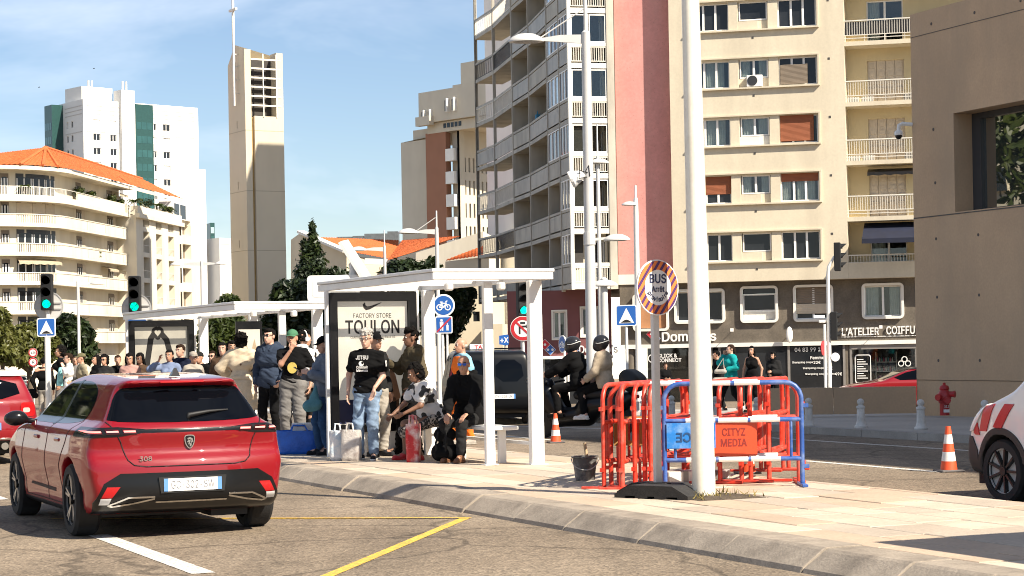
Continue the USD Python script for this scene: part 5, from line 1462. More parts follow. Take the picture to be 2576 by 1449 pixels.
for nm, lab, px, D, L, n, size, lm, sd in (
 ('street_tree', 'pale green street tree at the left edge of the picture', 5, 96, [(0, 800, 20, 22, 0), (16, 830, 14, 22, 1), (-8, 840, 26, 24, 0), (22, 868, 16, 18, 1), (0, 890, 40, 18, 0)], 5200, 0.2, leafl, 11),
 ('street_tree', 'light green bushy tree left of the left traffic light pole', 75, 104, [(60, 845, 26, 26, 0), (92, 838, 26, 26, 1), (36, 868, 26, 22, -1), (78, 872, 40, 24, 0), (118, 866, 26, 26, 0), (20, 882, 22, 16, 0), (108, 890, 30, 16, 1), (60, 902, 60, 16, 0), (30, 900, 30, 14, 1)], 13000, 0.19, leafl, 12),
 ('street_tree', 'dark green tree behind the left traffic light', 185, 112, [(168, 812, 22, 20, 0), (196, 822, 24, 18, 1), (152, 835, 18, 22, 0), (215, 842, 20, 16, 0), (180, 850, 34, 24, 0), (222, 870, 18, 14, 1), (160, 872, 26, 18, 0), (190, 895, 44, 20, 0)], 11000, 0.2, leafd, 13),
 ('street_tree', 'mid green tree behind the far bus shelter, right of the heart poster', 560, 88, [(548, 822, 30, 20, 0), (586, 818, 30, 22, 1), (525, 850, 26, 26, 0), (565, 862, 36, 28, 0), (600, 850, 24, 26, 0), (530, 885, 30, 20, 0), (585, 892, 34, 20, 1), (555, 920, 60, 30, 0)], 13000, 0.17, leafm, 14),
 ('street_tree', 'thin tree at the foot of the bell tower beside the far cream block', 575, 150, [(570, 752, 12, 10, 0), (588, 760, 12, 14, 0), (555, 768, 14, 10, 0), (580, 785, 22, 14, 0)], 5000, 0.22, leafm, 15),
 ('broadleaf_tree', 'dark broadleaf tree at the foot of the cypress', 740, 128, [(715, 735, 28, 26, 0), (745, 722, 20, 18, 1), (700, 752, 16, 14, 0), (770, 745, 30, 34, 0), (730, 780, 40, 36, 0), (790, 800, 36, 46, 2), (730, 840, 44, 40, 1), (800, 850, 44, 40, 0), (690, 820, 30, 40, 1)], 17000, 0.24, leafd, 16),
 ('broadleaf_tree', 'dark green treetop right of the cypress behind the leaning solar panel', 845, 136, [(838, 692, 18, 16, 0), (862, 698, 18, 16, 1), (815, 706, 14, 14, 0), (850, 715, 36, 28, 0), (830, 760, 46, 40, 0), (870, 800, 40, 50, 1)], 12000, 0.24, leafd, 17),
 ('broadleaf_tree', 'dark green trees behind the near bus shelter roof, below the orange church roof', 1040, 132, [(995, 674, 18, 16, 0), (1030, 668, 20, 14, 1), (1060, 674, 18, 14, 0), (1015, 690, 44, 26, 0), (1085, 660, 12, 12, 0), (1090, 685, 22, 20, 1), (1060, 705, 44, 26, 0), (1040, 760, 60, 50, 0), (1000, 800, 50, 60, 0)], 16000, 0.24, leafd, 18),
 ('broadleaf_tree', 'dark tree between the near shelter and the beige annex, behind the cycle sign', 1120, 118, [(1110, 725, 34, 26, 0), (1150, 740, 30, 24, 1), (1180, 735, 16, 12, 0), (1095, 765, 34, 34, 0), (1140, 790, 34, 34, 1), (1160, 765, 26, 26, 0), (1095, 820, 30, 40, 0), (1128, 830, 28, 24, 0)], 14000, 0.22, leafd, 19)):
 b = ground_at(px, D)
 tree(nm, lab, 'tree', b, px_clumps(b, D, L), n, size, lm, 0.16, sd)
b = ground_at(785, 150)
cy = [(786, 575, 5, 18, 0), (787, 600, 10, 20, 0), (788, 630, 18, 26, 0), (785, 660, 28, 30, 0), (776, 628, 14, 18, 0), (765, 618, 7, 14, 0), (786, 695, 34, 36, 0), (772, 700, 26, 40, 0), (800, 720, 30, 40, 0), (782, 750, 38, 40, 0), (785, 800, 40, 50, 0)]
tree('cypress_tree', 'tall dark cypress with a thin tip right of the bell tower', 'tree', b, px_clumps(b, 150, cy), 20000, 0.22, leafd, 0.2, 21)

# plane trees along the left pavement: outside the frame, mirrored in the red car's flank
for k in range(6):
 p = SP(-5.5 - (k % 2), 52 + 13 * k); g = np.random.default_rng(50 + k)
 cl = [((g.normal() * 2.2, g.normal() * 2.2, 7 + g.uniform(0, 9)), tuple(g.uniform(2.2, 3.4, 3))) for _ in range(12)]
 tree('plane_tree', ('first', 'second', 'third', 'fourth', 'fifth', 'sixth')[k] + ' tall plane tree on the left pavement outside the frame', 'tree', (p[0], p[1], gz(p[1])), cl, 6000, 0.34, leafm, 0.3, 60 + k)

def shrub(name, label, base, r, n, size, lm, seed, cat='plant'):
 t = thing(name, label, cat, base)
 obj('foliage', leaves([((0, 0, r * 0.9), (r, r, r)), ((r * 0.5, 0, r * 1.4), (r * 0.6,) * 3), ((-r * 0.5, 0, r * 1.2), (r * 0.6,) * 3)], n, size, seed=seed), lm, t)
 mb = MB(); mb.tube([(0, 0, 0), (0.02, 0, r)], 0.03, 6); mb.obj('stem', bark, t)
 return t

def palm(label, base, h, R, n, lm, seed):
 t = thing('potted_palm', label, 'plant', base); g = np.random.default_rng(seed)
 mb = MB(); mb.tube([(0, 0, 0), (0, 0, h)], 0.07, 6); mb.obj('stem', bark, t)
 mb = MB()
 for k in range(n):
  a = g.uniform(0, 6.28); e = g.uniform(0.2, 1.1); L = R * g.uniform(0.8, 1.1)
  q = np.linspace(0, 1, 7); rr = L * q * math.cos(e * 0.6); zz = h + L * (q * math.sin(e) - 0.75 * q * q)
  sd = np.array([-math.sin(a), math.cos(a), 0]); P = np.stack([rr * math.cos(a), rr * math.sin(a), zz], 1)
  for i in range(6):
   w0, w1 = 0.16 * L * math.sin(math.pi * min(1, q[i] + 0.12)), 0.16 * L * math.sin(math.pi * min(1, q[i + 1] + 0.12))
   dn = np.array([0, 0, -0.07 * L])
   mb.quad(P[i], P[i + 1], P[i + 1] + sd * w1 + dn, P[i] + sd * w0 * 0.3 + dn); mb.quad(P[i], P[i + 1], P[i + 1] - sd * w1 + dn, P[i] - sd * w0 * 0.3 + dn)
 mb.obj('fronds', lm, t)
 return t

def terrace(px):
 return tuple(pf((px - 340) / 115 * 17, 0.5, 17.3)) if px > 340 else (*pc(s_at(px), -0.5), 17.5)

for px, py, D, h, R, lab in ((347, 492, 215, 0.8, 1.25, 'potted palm at the corner of the roof terrace, left of the bush'), (405, 505, 222, 1.0, 1.2, 'potted palm on the roof terrace, right of the bush'), (432, 518, 228, 0.9, 1.3, 'arching potted palm nearest the winter garden'), (70, 468, 189, 0.7, 0.9, 'small palm on the top corner balcony')):
 palm(lab, terrace(px) if px > 100 else (*pc(s_at(px), -0.3), 17.1), h, R, 22, leafm, int(px))
for px, py, D, r, lab in ((378, 505, 218, 0.75, 'round dark bush on the roof terrace between the palms'), (436, 522, 229, 0.6, 'green bush overhanging the roof terrace edge'), (296, 486, 205, 0.5, 'leafy shrub on the long terrace under the eaves'), (215, 476, 196, 0.5, 'low terrace plants by the eating corner'), (245, 480, 199, 0.45, 'small shrub right of the terrace chairs'), (318, 492, 209, 0.4, 'small shrub near the white flower pots'), (253, 610, 200, 0.55, 'shrub growing over the third floor balcony'), (348, 708, 214, 0.4, 'potted shrub at the balcony end by the piers')):
 shrub('terrace_shrub', lab, terrace(px) if py < 600 else (*pc(s_at(px), -0.5), 12.42 - 0.97 if py < 650 else 8.7), r, 500, 0.12, leafm if px != 378 else leafd, int(px) + 5)

# bus shelters
sh_white = look('shelter_white', (0.74, 0.73, 0.70), rough=0.35, var=0.03, scale=2, fine=0.03, stain=((0.50, 0.47, 0.42), 1.5, (1, 1, 1), 0.35))
sh_roof = glass_look('shelter_roof_sheet', (0.62, 0.60, 0.56), 0.10, 0.25)
LOOKS['shelter_roof_sheet'] = sh_roof = usdkit.material(stage, '/World/Looks/shelter_glass_roof', {'t': ('transparent_bsdf', {'color': (0.97, 0.96, 0.94)}), 'd': ('translucent_bsdf', {'color': (0.75, 0.72, 0.66)}), 'g': ('glossy_bsdf', {'color': (0.8, 0.8, 0.78), 'roughness': 0.12}),
 'geo': ('geometry', {}), 'n': ('noise_texture', {'scale': 5.0, 'detail': 3.0}), 'r': ('rgb_ramp', {'ramp': [(0.35, (0.03,) * 3), (0.65, (0.18,) * 3)]}), 'bw': ('rgb_to_bw', {}), 'm': ('mix_closure', {}), 'f': ('layer_weight', {'blend': 0.5}), 'pw': ('math', {'math_type': 'power', 'value2': 4.0}), 'm2': ('mix_closure', {})},
 [('geo.position', 'n.vector'), ('n.fac', 'r.fac'), ('r.color', 'bw.color'), ('bw.val', 'm.fac'), ('t.BSDF', 'm.closure1'), ('d.BSDF', 'm.closure2'), ('f.facing', 'pw.value1'), ('pw.value', 'm2.fac'), ('m.closure', 'm2.closure1'), ('g.BSDF', 'm2.closure2')], surface='m2.closure')
black_gloss = look('black_gloss', (0.008, 0.008, 0.009), rough=0.2, spec=0.3)
black_matt = look('black_matt', (0.003, 0.003, 0.0033), rough=0.6)
poster_paper = look('poster_paper', (0.42, 0.395, 0.345), rough=0.25, var=0.04, emit=(0.60, 0.56, 0.49), estr=0.16)   # back-lit light box
ink = look('ink_black', (0.012, 0.011, 0.011), rough=0.4)
steel = look('galvanised_steel', (0.42, 0.41, 0.39), rough=0.45, metal=0.3, var=0.1, scale=6)
lamp_grey = look('pole_paint_grey', (0.52, 0.51, 0.49), rough=0.45, var=0.06, scale=2)
pole_white = look('pole_paint_white', (0.70, 0.685, 0.65), rough=0.4, var=0.05, scale=2, stain=((0.45, 0.41, 0.35), 2.0, (1, 1, 0.3), 0.4))

def bus_shelter(label, r, t_, zt, L, extra, sheet=None):
 loc = SP(r, t_, KH); T = thing('bus_shelter', label, 'bus shelter', loc, STREET)
 z = zt - KH; W = 1.60
 mb = MB()
 for x0, x1, y0, y1 in ((0, 0.07, 0.07, L - 0.07), (W - 0.07, W, 0.07, L - 0.07), (0, W, 0, 0.07), (0, W, L - 0.07, L)):
  mb.cbox(x0, x1, y0, y1, z - 0.135, z - 0.045, 0.006); mb.cbox(x0 - 0.012, x1 + 0.012, y0 - 0.012, y1 + 0.012, z - 0.04, z, 0.006)
 mb.obj('roof_frame', sh_white, T)
 mb = MB(); mb.quad((0.07, 0.07, z - 0.02), (W - 0.07, 0.07, z - 0.02), (W - 0.07, L - 0.07, z - 0.02), (0.07, L - 0.07, z - 0.02)); mb.obj('roof_sheet', sheet or sh_roof, T)
 for k in range(int(L / 0.9)):
  y = 0.5 + k * 0.9; mb = MB(); mb.box(0.072, W - 0.072, y, y + 0.05, z - 0.10, z - 0.032); mb.obj('rafter', sh_white, T)
 for x, y, w, d in ((0.93, 0.62, 0.12, 0.08), (W - 0.19, 0.30, 0.17, 0.11), (W - 0.19, L - 0.45, 0.17, 0.11)) + (((W - 0.2, L / 2, 0.16, 0.1),) if L > 5 else ()):
  mb = MB(); mb.cbox(x, x + w, y, y + d, 0, z - 0.137, 0.008); mb.obj('post', sh_white, T)
  mb = MB(); mb.box(x - 0.03, x + w + 0.03, y - 0.03, y + d + 0.03, 0.0, 0.012); mb.obj('foot_plate', sh_white, T)
 mb = MB(); mb.box(W - 0.15, W - 0.10, 0.43, L - 0.46, 0.24, 0.28); mb.obj('back_rail', sh_white, T)
 for x, y in ((0.55, 0.9), (1.2, 0.75)):
  mb = MB(); mb.cbox(x, x + 0.09, y, y + 0.12, z - 0.24, z - 0.137, 0.02); mb.obj('ceiling_lamp', sh_white, T)
 py = L - 0.42
 mb = MB(); mb.prism(rrect(-0.01, 1.27, 0.33, z - 0.16, 0.02).difference(rrect(0.10, 1.16, 0.43, z - 0.28, 0.004)), 0, 0.12, mat4((1, 0, 0), (0, 0, 1), (0, -1, 0), (0, py, 0)))
 mb.box(0.09, 1.17, py - 0.03, py - 0.004, 0.43, z - 0.28); mb.obj('panel_frame', black_gloss, T)
 mb = MB(); mb.cbox(0.02, 1.24, py - 0.10, py - 0.02, 0.0, 0.325, 0.006); mb.obj('panel_plinth', sh_white, T)
 for q0, q1 in ((-0.065, -0.015), (1.275, 1.315)):
  mb = MB(); mb.cbox(q0, q1, py - 0.09, py - 0.03, 0, z - 0.137, 0.004); mb.obj('panel_post', sh_white, T)
 extra(T, mat4((1, 0, 0), (0, 0, 1), (0, -1, 0), (0, py - 0.034, 0)), z)
 mb = MB(); mb.cbox(W - 0.55, W - 0.17, 0.75, L - 0.8, 0.42, 0.47, 0.01); b = mb.obj('bench_seat', sh_white, T)
 for y in (0.85, L / 2, L - 0.95):
  mb = MB(); mb.cbox(W - 0.40, W - 0.3, y, y + 0.06, 0, 0.418, 0.006); mb.obj('bench_leg', sh_white, T)
 return T

skin_print = [look('print_skin_dark', (0.14, 0.07, 0.04), 0.3, var=0.25, scale=5), look('print_skin_light', (0.34, 0.18, 0.105), 0.3, var=0.2, scale=6)]

def sport_poster(T, M, z):
 """store poster: swoosh, three lines of lettering, a model in a dark top"""
 mb = MB(); mb.prism(sbox(0.105, 1.155, 0.435, z - 0.285), 0.0, 0.002, M); P = mb.obj('poster', poster_paper, T)
 at_ = lambda x, y, d=0.004: M @ mat4(o=(x, y, d))
 mb = MB()
 s = [(0, 0.075), (0.012, 0.03), (0.045, 0.0), (0.10, 0.012), (0.27, 0.10), (0.11, 0.05), (0.06, 0.045), (0.035, 0.062), (0.028, 0.10)]
 mb.prism(Polygon(s).buffer(0.004), 0, 0.001, at_(0.50, z - 0.405)); mb.obj('swoosh', ink, P)
 mb = MB(); mb.text('FACTORY STORE', 0.062, at_(0.635, z - 0.515), 0.001, False, width=0.56, center=True); mb.obj('lettering', ink, P)
 mb = MB(); mb.text('TOULON', 0.178, at_(0.635, z - 0.73), 0.001, True, width=0.80, center=True); mb.obj('lettering', ink, P)
 mb = MB(); mb.text('CENTRE COMMERCIAL L’AVENUE 83', 0.032, at_(0.64, z - 0.80), 0.001, False, width=0.66, center=True); mb.obj('lettering', ink, P)
 blobx = lambda pts: Polygon(pts).buffer(0.03).buffer(-0.015)
 mb = MB(); mb.prism(affinity.scale(Point(0, 0).buffer(1, 16), 0.115, 0.165), 0, 0.001, at_(0.72, 1.17)); mb.prism(blobx([(0.66, 1.05), (0.80, 1.05), (0.84, 0.86), (1.0, 0.80), (0.98, 0.5), (0.5, 0.5), (0.48, 0.74), (0.66, 0.85)]), 0, 0.0008, at_(0, 0)); mb.obj('printed_figure', skin_print[0], P)
 mb = MB(); mb.prism(affinity.scale(Point(0, 0).buffer(1, 16), 0.085, 0.12), 0.002, 0.003, at_(0.735, 1.14)); mb.prism(blobx([(0.9, 1.2), (0.95, 1.1), (1.02, 0.8), (0.93, 0.75), (0.86, 1.05)]), 0.002, 0.003, at_(0, 0)); mb.obj('printed_figure', skin_print[1], P)
 mb = MB(); mb.prism(affinity.scale(Point(0, 0).buffer(1, 16), 0.118, 0.07), 0.003, 0.004, at_(0.715, 1.285)); mb.prism(affinity.scale(Point(0, 0).buffer(1, 12), 0.02, 0.008), 0.003, 0.004, at_(0.70, 1.18)); mb.prism(affinity.scale(Point(0, 0).buffer(1, 12), 0.02, 0.008), 0.003, 0.004, at_(0.775, 1.18)); mb.prism(affinity.scale(Point(0, 0).buffer(1, 12), 0.03, 0.012), 0.003, 0.004, at_(0.737, 1.08)); mb.prism(blobx([(0.55, 0.86), (0.68, 0.83), (0.76, 0.78), (0.86, 0.82), (0.95, 0.78), (0.97, 0.45), (0.52, 0.45)]), 0.002, 0.003, at_(0, 0)); mb.obj('printed_figure', ink, P)
 mb = MB(); mb.prism(sbox(0.11, 0.47, 0.45, 0.78).union(sbox(0.47, 0.6, 0.45, 0.60)), 0.004, 0.005, at_(0, 0)); mb.obj('printed_block', look('print_navy', (0.03, 0.035, 0.09), 0.3), P)
 mb = MB(); mb.text('ÉQUIPES EN MAGASIN', 0.066, at_(0.64, 0.56), 0.001, True, width=0.86, center=True); mb.text('MEILLEUR PRIX', 0.045, at_(0.66, 0.49), 0.001, True, width=0.36, center=True); mb.obj('lettering', look('print_white', (0.72, 0.7, 0.66), 0.3), P)

def heart_poster(T, M, z):
 """grey poster: two raised arms whose hands form a heart"""
 mb = MB(); mb.prism(sbox(0.105, 1.155, 0.435, z - 0.285), 0.0, 0.002, M); P = mb.obj('poster', look('poster_grey', (0.30, 0.285, 0.245), 0.3, var=0.12, scale=1.5, emit=(0.36, 0.345, 0.30), estr=0.12), T)
 at_ = lambda x, y, d=0.004: M @ mat4(o=(x, y, d))
 hp = [(0.568 + 0.062 * math.sin(q) ** 3 * 1.0, z - 0.40 + 0.0046 * (13 * math.cos(q) - 5 * math.cos(2 * q) - 2 * math.cos(3 * q) - math.cos(4 * q))) for q in np.linspace(0, 6.283, 30)[:-1]]
 heart = Polygon(hp).buffer(0)
 arms = LineString([(0.16, 0.62), (0.30, 0.98), (0.43, z - 0.52), (0.49, z - 0.43)]).buffer(0.055).union(LineString([(1.05, 0.62), (0.93, 0.98), (0.74, z - 0.54), (0.655, z - 0.44)]).buffer(0.055)).difference(heart)
 hands = heart.buffer(0.06).difference(heart)
 head = affinity.scale(Point(0.63, 0.80).buffer(1, 16), 0.15, 0.22)
 mb = MB(); mb.prism(arms.union(hands), 0, 0.001, at_(0, 0)); mb.prism(head.union(sbox(0.3, 0.95, 0.44, 0.66)), 0.0012, 0.002, at_(0, 0)); mb.obj('printed_figure', ink, P)

SH1 = bus_shelter('near white bus shelter with the sportswear store poster', 8.86, 22.2, 2.59, 4.35, sport_poster)
SH2 = bus_shelter('far long white bus shelter with the heart-shaped hands poster', 8.86, 30.75, 2.44, 7.8, heart_poster)
bus_shelter('third white bus shelter standing just outside the right edge, only its shadow on the paving', 9.4, 7.8, 2.55, 1.9, lambda T, M, z: None, sh_white)
# small framed notice inside the far shelter
tn = thing('notice_board', 'framed poster board inside the far bus shelter above the trench coat', 'notice board', SP(9.75, 33.0, KH), STREET)
mb = MB(); mb.prism(sbox(-0.22, 0.24, 1.15, 2.0).difference(sbox(-0.18, 0.2, 1.2, 1.86)), -0.05, 0, mat4((1, 0, 0), (0, 0, 1), (0, -1, 0))); mb.box(-0.22, 0.24, 0.002, 0.02, 1.15, 2.0); mb.obj('frame', black_gloss, tn)
mb = MB(); mb.box(-0.18, 0.2, -0.006, 0.0, 1.2, 1.86); mb.obj('sheet', poster_paper, tn); mb = MB(); mb.box(-0.10, -0.02, 0.03, 0.09, 0, 1.14); mb.box(0.08, 0.16, .03, .09, 0, 1.14); mb.obj('post', sh_white, tn)
mb = MB(); mb.prism(Polygon([(-0.17, 1.3), (-0.05, 1.62), (0.02, 1.42), (0.1, 1.7), (0.19, 1.3)]), 0.007, 0.008, mat4((1, 0, 0), (0, 0, 1), (0, -1, 0))); mb.obj('print', look('print_tan', (0.35, 0.27, 0.18), 0.4), tn)

# solar information mast: rounded display box, white column, leaning panel on top
b = ground_at(893, 30.5)
sm = thing('information_mast', 'white information mast with rounded display box and leaning solar panel', 'information mast', (b[0], b[1], KH))
mb = MB(); mb.lathe([(0.075, 0), (0.075, 2.55), (0.05, 2.9)], 16); mb.obj('column', pole_white, sm, smooth=40)
mb = MB(); plate(mb, rrect(-0.70, 0.10, 2.22, 2.62, 0.06), -0.16, -0.08); mb.obj('display_box', sh_white, sm)
mb = MB(); plate(mb, rrect(-0.62, 0.04, 2.29, 2.55, 0.03), -0.165, -0.161); mb.obj('display_face', look('display_pale', (0.66, 0.65, 0.62), 0.25), sm)
mb = MB(); M = mat4((0.52, 0, -0.854), (0.15, 0.98, 0.1), (0.84, -0.18, 0.51), (0.02, 0, 2.86)); q = manifold3d.Manifold.cube((0.66, 0.5, 0.05), True); mb.mesh(q, M); mb.obj('solar_panel', sh_white, sm)
mb = MB(); mb.mesh(manifold3d.Manifold.cube((0.50, 0.36, 0.02), True), M @ mat4(o=(0, 0, -0.034))); mb.obj('panel_back', look('panel_back_grey', (0.33, 0.31, 0.28), 0.6), sm)
mb = MB(); mb.tube([(0, 0, 2.55), (-0.06, 0, 2.78), (0.0, 0, 2.86)], 0.02, 6); mb.obj('strut', pole_white, sm)

# street lamps
lamp_glass = look('lamp_glass', (0.25, 0.25, 0.24), 0.2)

def lamp_head(T, x, z, side, s=1.0):
 """flat oval lantern at the end of an arm"""
 mb = MB(); mb.lathe([(0.02, 0.115), (0.17, 0.10), (0.30, 0.05), (0.37, 0.0), (0.36, -0.03)][::-1], 24); v, f = mb.out()
 obj('lamp_head', (v * [1.1 * s, 0.75 * s, 1.35 * s] + [x, 0, z], f), lamp_grey, T, smooth=50)
 mb = MB(); mb.lathe([(0.28, -0.055), (0.33, -0.031)], 20); v, f = mb.out(); obj('lamp_glass', (v * [1.0 * s, 0.7 * s, 1.0 * s] + [x, 0, z], f), lamp_glass, T)

def street_lamp(label, base, z_arm, ztop, r, arms, stay=True, s=1.0, white=False, group=None):
 """tapered column; arms: list of signed reaches"""
 T = thing('street_lamp', label, 'street lamp', base, group=group)
 m = pole_white if white else lamp_grey
 mb = MB(); mb.lathe([(r * 1.3, 0), (r * 1.2, 0.6), (r, z_arm - 0.3), (r * 0.9, z_arm + 0.15), (r * 0.45, z_arm + 0.2), (r * 0.4, ztop)], 16); mb.obj('column', m, T, smooth=40)
 for a in arms:
  sg = 1 if a > 0 else -1
  mb = MB(); x0, x1 = sg * r * 0.8, a - sg * 0.28 * s
  P = [(x0, z_arm - 0.10), (x1, z_arm - 0.02), (x1, z_arm + 0.03), (x0 * 1.0 + (x1 - x0) * 0.5, z_arm + 0.10), (x0, z_arm + 0.10)]
  plate(mb, Polygon(P).buffer(0), -0.03, 0.03); mb.obj('arm', m, T)
  if stay:
   mb = MB(); mb.tube([(x1, 0, z_arm + 0.02), (sg * r * 0.5, 0, min(ztop, z_arm + abs(a) * 0.5))], 0.016, 6); mb.obj('stay', m, T)
  lamp_head(T, a, z_arm, sg, s)
 return T

def lamp_at(label, px, D, pz, ptop, r, arms_px, **k):
 b = ground_at(px, D); g = gz(D) + (0.12 if D < 55 else 0)
 zz = lambda py: EYE - ray(px, py)[1] * D - g
 return street_lamp(label, (b[0], b[1], g), zz(pz), zz(ptop), r, [a * D / F_PX for a in arms_px], **k)

L1 = lamp_at('tall grey street lamp with long left arm before the balcony block', 1488, 45, 98, -120, 0.105, [-150])
mb = MB(); z = EYE + (871 - 600) / 5000 * 45 - gz(45) - 0.12
mb.lathe([(0.135, z - 0.14), (0.135, z + 0.14)], 16); mb.obj('clamp', lamp_grey, L1)
mb = MB(); mb.beam((0.1, 0, z - 0.02), (0.38, 0, z), 0.05, 0.06); mb.obj('side_arm', lamp_grey, L1); lamp_head(L1, 0.62, z - 0.02, 1, 0.75)
zf = EYE + (872 - 447) / 5000 * 45 - gz(45) - 0.12
fl = thing('floodlight', 'white drum floodlight clamped to the tall street lamp', 'floodlight', (L1.GetAttribute('xformOp:translate').Get()[0] - 0.02, 45, zf))
mb = MB(); q = manifold3d.Manifold.hull_points(np.array([(x, 0.2 * math.cos(a) * w, 0.2 * math.sin(a) * w) for x, w in ((-0.24, 0.95), (-0.19, 1.0), (0.02, 0.55), (0.1, 0.4)) for a in np.linspace(0, 6.28, 17)[:-1]]))
M = mat4((0.92, 0, 0.39), (0, 1, 0), (-0.39, 0, 0.92), (-0.17, -0.05, 0.02)); mb.mesh(q, M); mb.obj('housing', sh_white, fl)
mb = MB(); mb.tube([(0.0, -0.1, 0.08), (-0.18, -0.22, 0.12), (-0.2, -0.24, -0.06), (-0.02, -0.12, -0.02)], 0.015, 6); mb.tube([(0.0, 0, 0.05), (0.05, -0.12, 0.0), (0.03, -0.12, 0.25), (-0.05, -0.1, 0.1)], 0.012, 6); mb.obj('cable', black_matt, fl)
lamp_at('slender grey lamp column just right of the tall street lamp', 1512, 62, 408, 312, 0.06, [4], stay=False, s=0.75)
lamp_at('short grey cap lamp right of the tall street lamp foot', 1522, 52, 716, 702, 0.10, [2], stay=False, s=0.85)
lamp_at('white street lamp with end-on lantern against the pink wall', 1606, 55, 514, 466, 0.07, [-16], white=True, stay=False, s=0.55)
lamp_at('grey street lamp over the church roof with its arm to the left', 1104, 78, 583, 530, 0.075, [-72])
lamp_at('thin grey street lamp behind the near bus shelter, left of the church roof lamp', 972, 95, 627, 580, 0.07, [-66], stay=False)
lamp_at('grey two-armed street lamp left of the bell tower', 511, 120, 664, 656, 0.09, [-62, 50], stay=False)
lamp_at('white street lamp with two raised arms by the left traffic light', 199, 105, 714, 708, 0.075, [-50, 50], stay=False, white=True)

# traffic lights and road signs
green_lit = look('signal_green', (0.0, 0.55, 0.38), 0.3, emit=(0.0, 0.9, 0.55), estr=2.2, var=0)
lens_dark = look('lens_dark', (0.02, 0.012, 0.01), 0.3)
sign_grey = look('sign_back_grey', (0.46, 0.45, 0.43), 0.5, var=0.06)
sgn_blue = look('road_sign_blue', (0.015, 0.09, 0.33), 0.35, var=0.05); sgn_red = look('road_sign_red', (0.42, 0.02, 0.025), 0.35, var=0.05); sgn_white = look('road_sign_white', (0.74, 0.73, 0.71), 0.35, var=0.03)

def traffic_light(label, base, z, turn=0.0, green=True, pole=True, lean=None):
 """three-lamp signal head centred at height z above the base, facing -y before the turn"""
 T = thing('traffic_light', label, 'traffic light', base, turn)
 mb = MB(); mb.cbox(-0.135, 0.135, -0.10, 0.10, z - 0.43, z + 0.43, 0.02); mb.obj('housing', black_matt, T)
 for k, dz in enumerate((0.28, 0.0, -0.28)):
  lit = green and k == 2
  mb = MB(); mb.lathe([(0.0, 0), (0.098, 0), (0.10, 0.012)], 20, (0, -0.10, z + dz), 'y'); L = mb.obj('lens', green_lit if lit else lens_dark, T)
  mb = MB(); n = 14; A = np.linspace(-20, 200, n); P = []
  for q in range(n - 1):
   a0, a1 = math.radians(A[q]), math.radians(A[q + 1]); l0, l1 = 0.05 + 0.13 * max(0, math.sin(a0)), 0.05 + 0.13 * max(0, math.sin(a1))
   p = lambda a, y: (0.112 * math.cos(a), y, z + dz + 0.112 * math.sin(a))
   mb.quad(p(a0, -0.10), p(a1, -0.10), p(a1, -0.10 - l1), p(a0, -0.10 - l0))
  mb.obj('visor', black_matt, T)
 if pole:
  mb = MB(); mb.lathe([(0.055, 0), (0.05, z - 0.43)], 12, (0, 0.03, 0)); mb.obj('pole', pole_white, T)
 return T

def disc(T, name, r, m, z, y, x=0.0, n=40, h=0.004):
 mb = MB(); plate(mb, Point(x, z).buffer(r, n // 4), y - h, y); return mb.obj(name, m, T)

def bump_sign(label, base, z, w=0.5, pole=0.03, pz=None, turn=0):
 T = thing('road_sign', label, 'road sign', base, turn)
 h = w / 2
 mb = MB(); plate(mb, rrect(-h, h, z - h, z + h, 0.05), -0.02, 0.0); B_ = mb.obj('sign_plate', sgn_white, T)
 mb = MB(); plate(mb, rrect(-h + .025, h - .025, z - h + .025, z + h - .025, 0.035), -0.024, -0.021); mb.obj('blue_field', sgn_blue, B_)
 mb = MB(); plate(mb, Polygon([(-h * 0.72, z - h * 0.72), (h * 0.72, z - h * 0.72), (0, z + h * 0.72)]), -0.028, -0.025); mb.obj('white_triangle', sgn_white, B_)
 mb = MB(); a = [(x * h * 0.5, z - h * 0.66 + h * 0.26 * math.cos(x * math.pi / 2) ** 1.0) for x in np.linspace(-1, 1, 12)]; plate(mb, Polygon(a + [(h * 0.5, z - h * 0.67), (-h * 0.5, z - h * 0.67)]).buffer(0.002), -0.031, -0.029); mb.obj('hump_symbol', ink, B_)
 mb = MB(); mb.lathe([(pole, 0), (pole, pz or z + h * 0.9)], 12, (0, 0.035, 0)); mb.obj('post', pole_white, T)
 return T

def b_at(px, D, dz=0.0):
 b = ground_at(px, D); return (b[0], b[1], b[2] + dz)

for lab, px, D, py in (('left green traffic light with a round sign back behind it', 121, 47, 735), ('green traffic light above the far bus shelter roof, left of the bell tower', 342, 46, 741)):
 b = b_at(px, D, KH); z = EYE - ray(px, py)[1] * D - b[2]
 T = traffic_light(lab, b, z)
 rb = thing('road_sign', 'grey round back of a road sign behind the ' + ('left' if px == 121 else 'second') + ' green traffic light', 'road sign', (b[0], b[1] + 0.14, b[2] + z - 0.33), 0)
 mb = MB(); plate(mb, Point(0, 0).buffer(0.335, 12), 0, 0.02); mb.obj('sign_plate', sign_grey, rb); mb = MB(); plate(mb, Point(0, 0).buffer(0.345, 12).difference(Point(0, 0).buffer(0.325, 12)), -0.012, 0.03); mb.obj('rim', steel, rb)
 mb = MB(); plate(mb, sbox(-0.3, 0.3, -0.08, -0.05).union(sbox(-0.3, 0.3, 0.06, 0.09)), -0.03, -0.001); mb.obj('stiffener', steel, rb)
bump_sign('blue speed hump sign with white triangle under the left traffic light', (b_at(118, 46.6, KH)), EYE + (893 - 820) / 5000 * 46.6 - b_at(118, 46.6, KH)[2], 0.44, 0.06, 2.15)
T = bump_sign('top of a blue speed hump sign showing above the far shelter poster', (b_at(345, 46.0, KH)), EYE + (889 - 825) / 5000 * 46 - b_at(345, 46, KH)[2], 0.5, 0.05)
b = b_at(1316, 50, 0.12); z = EYE + (874 - 752) / 5000 * 50 - b[2]
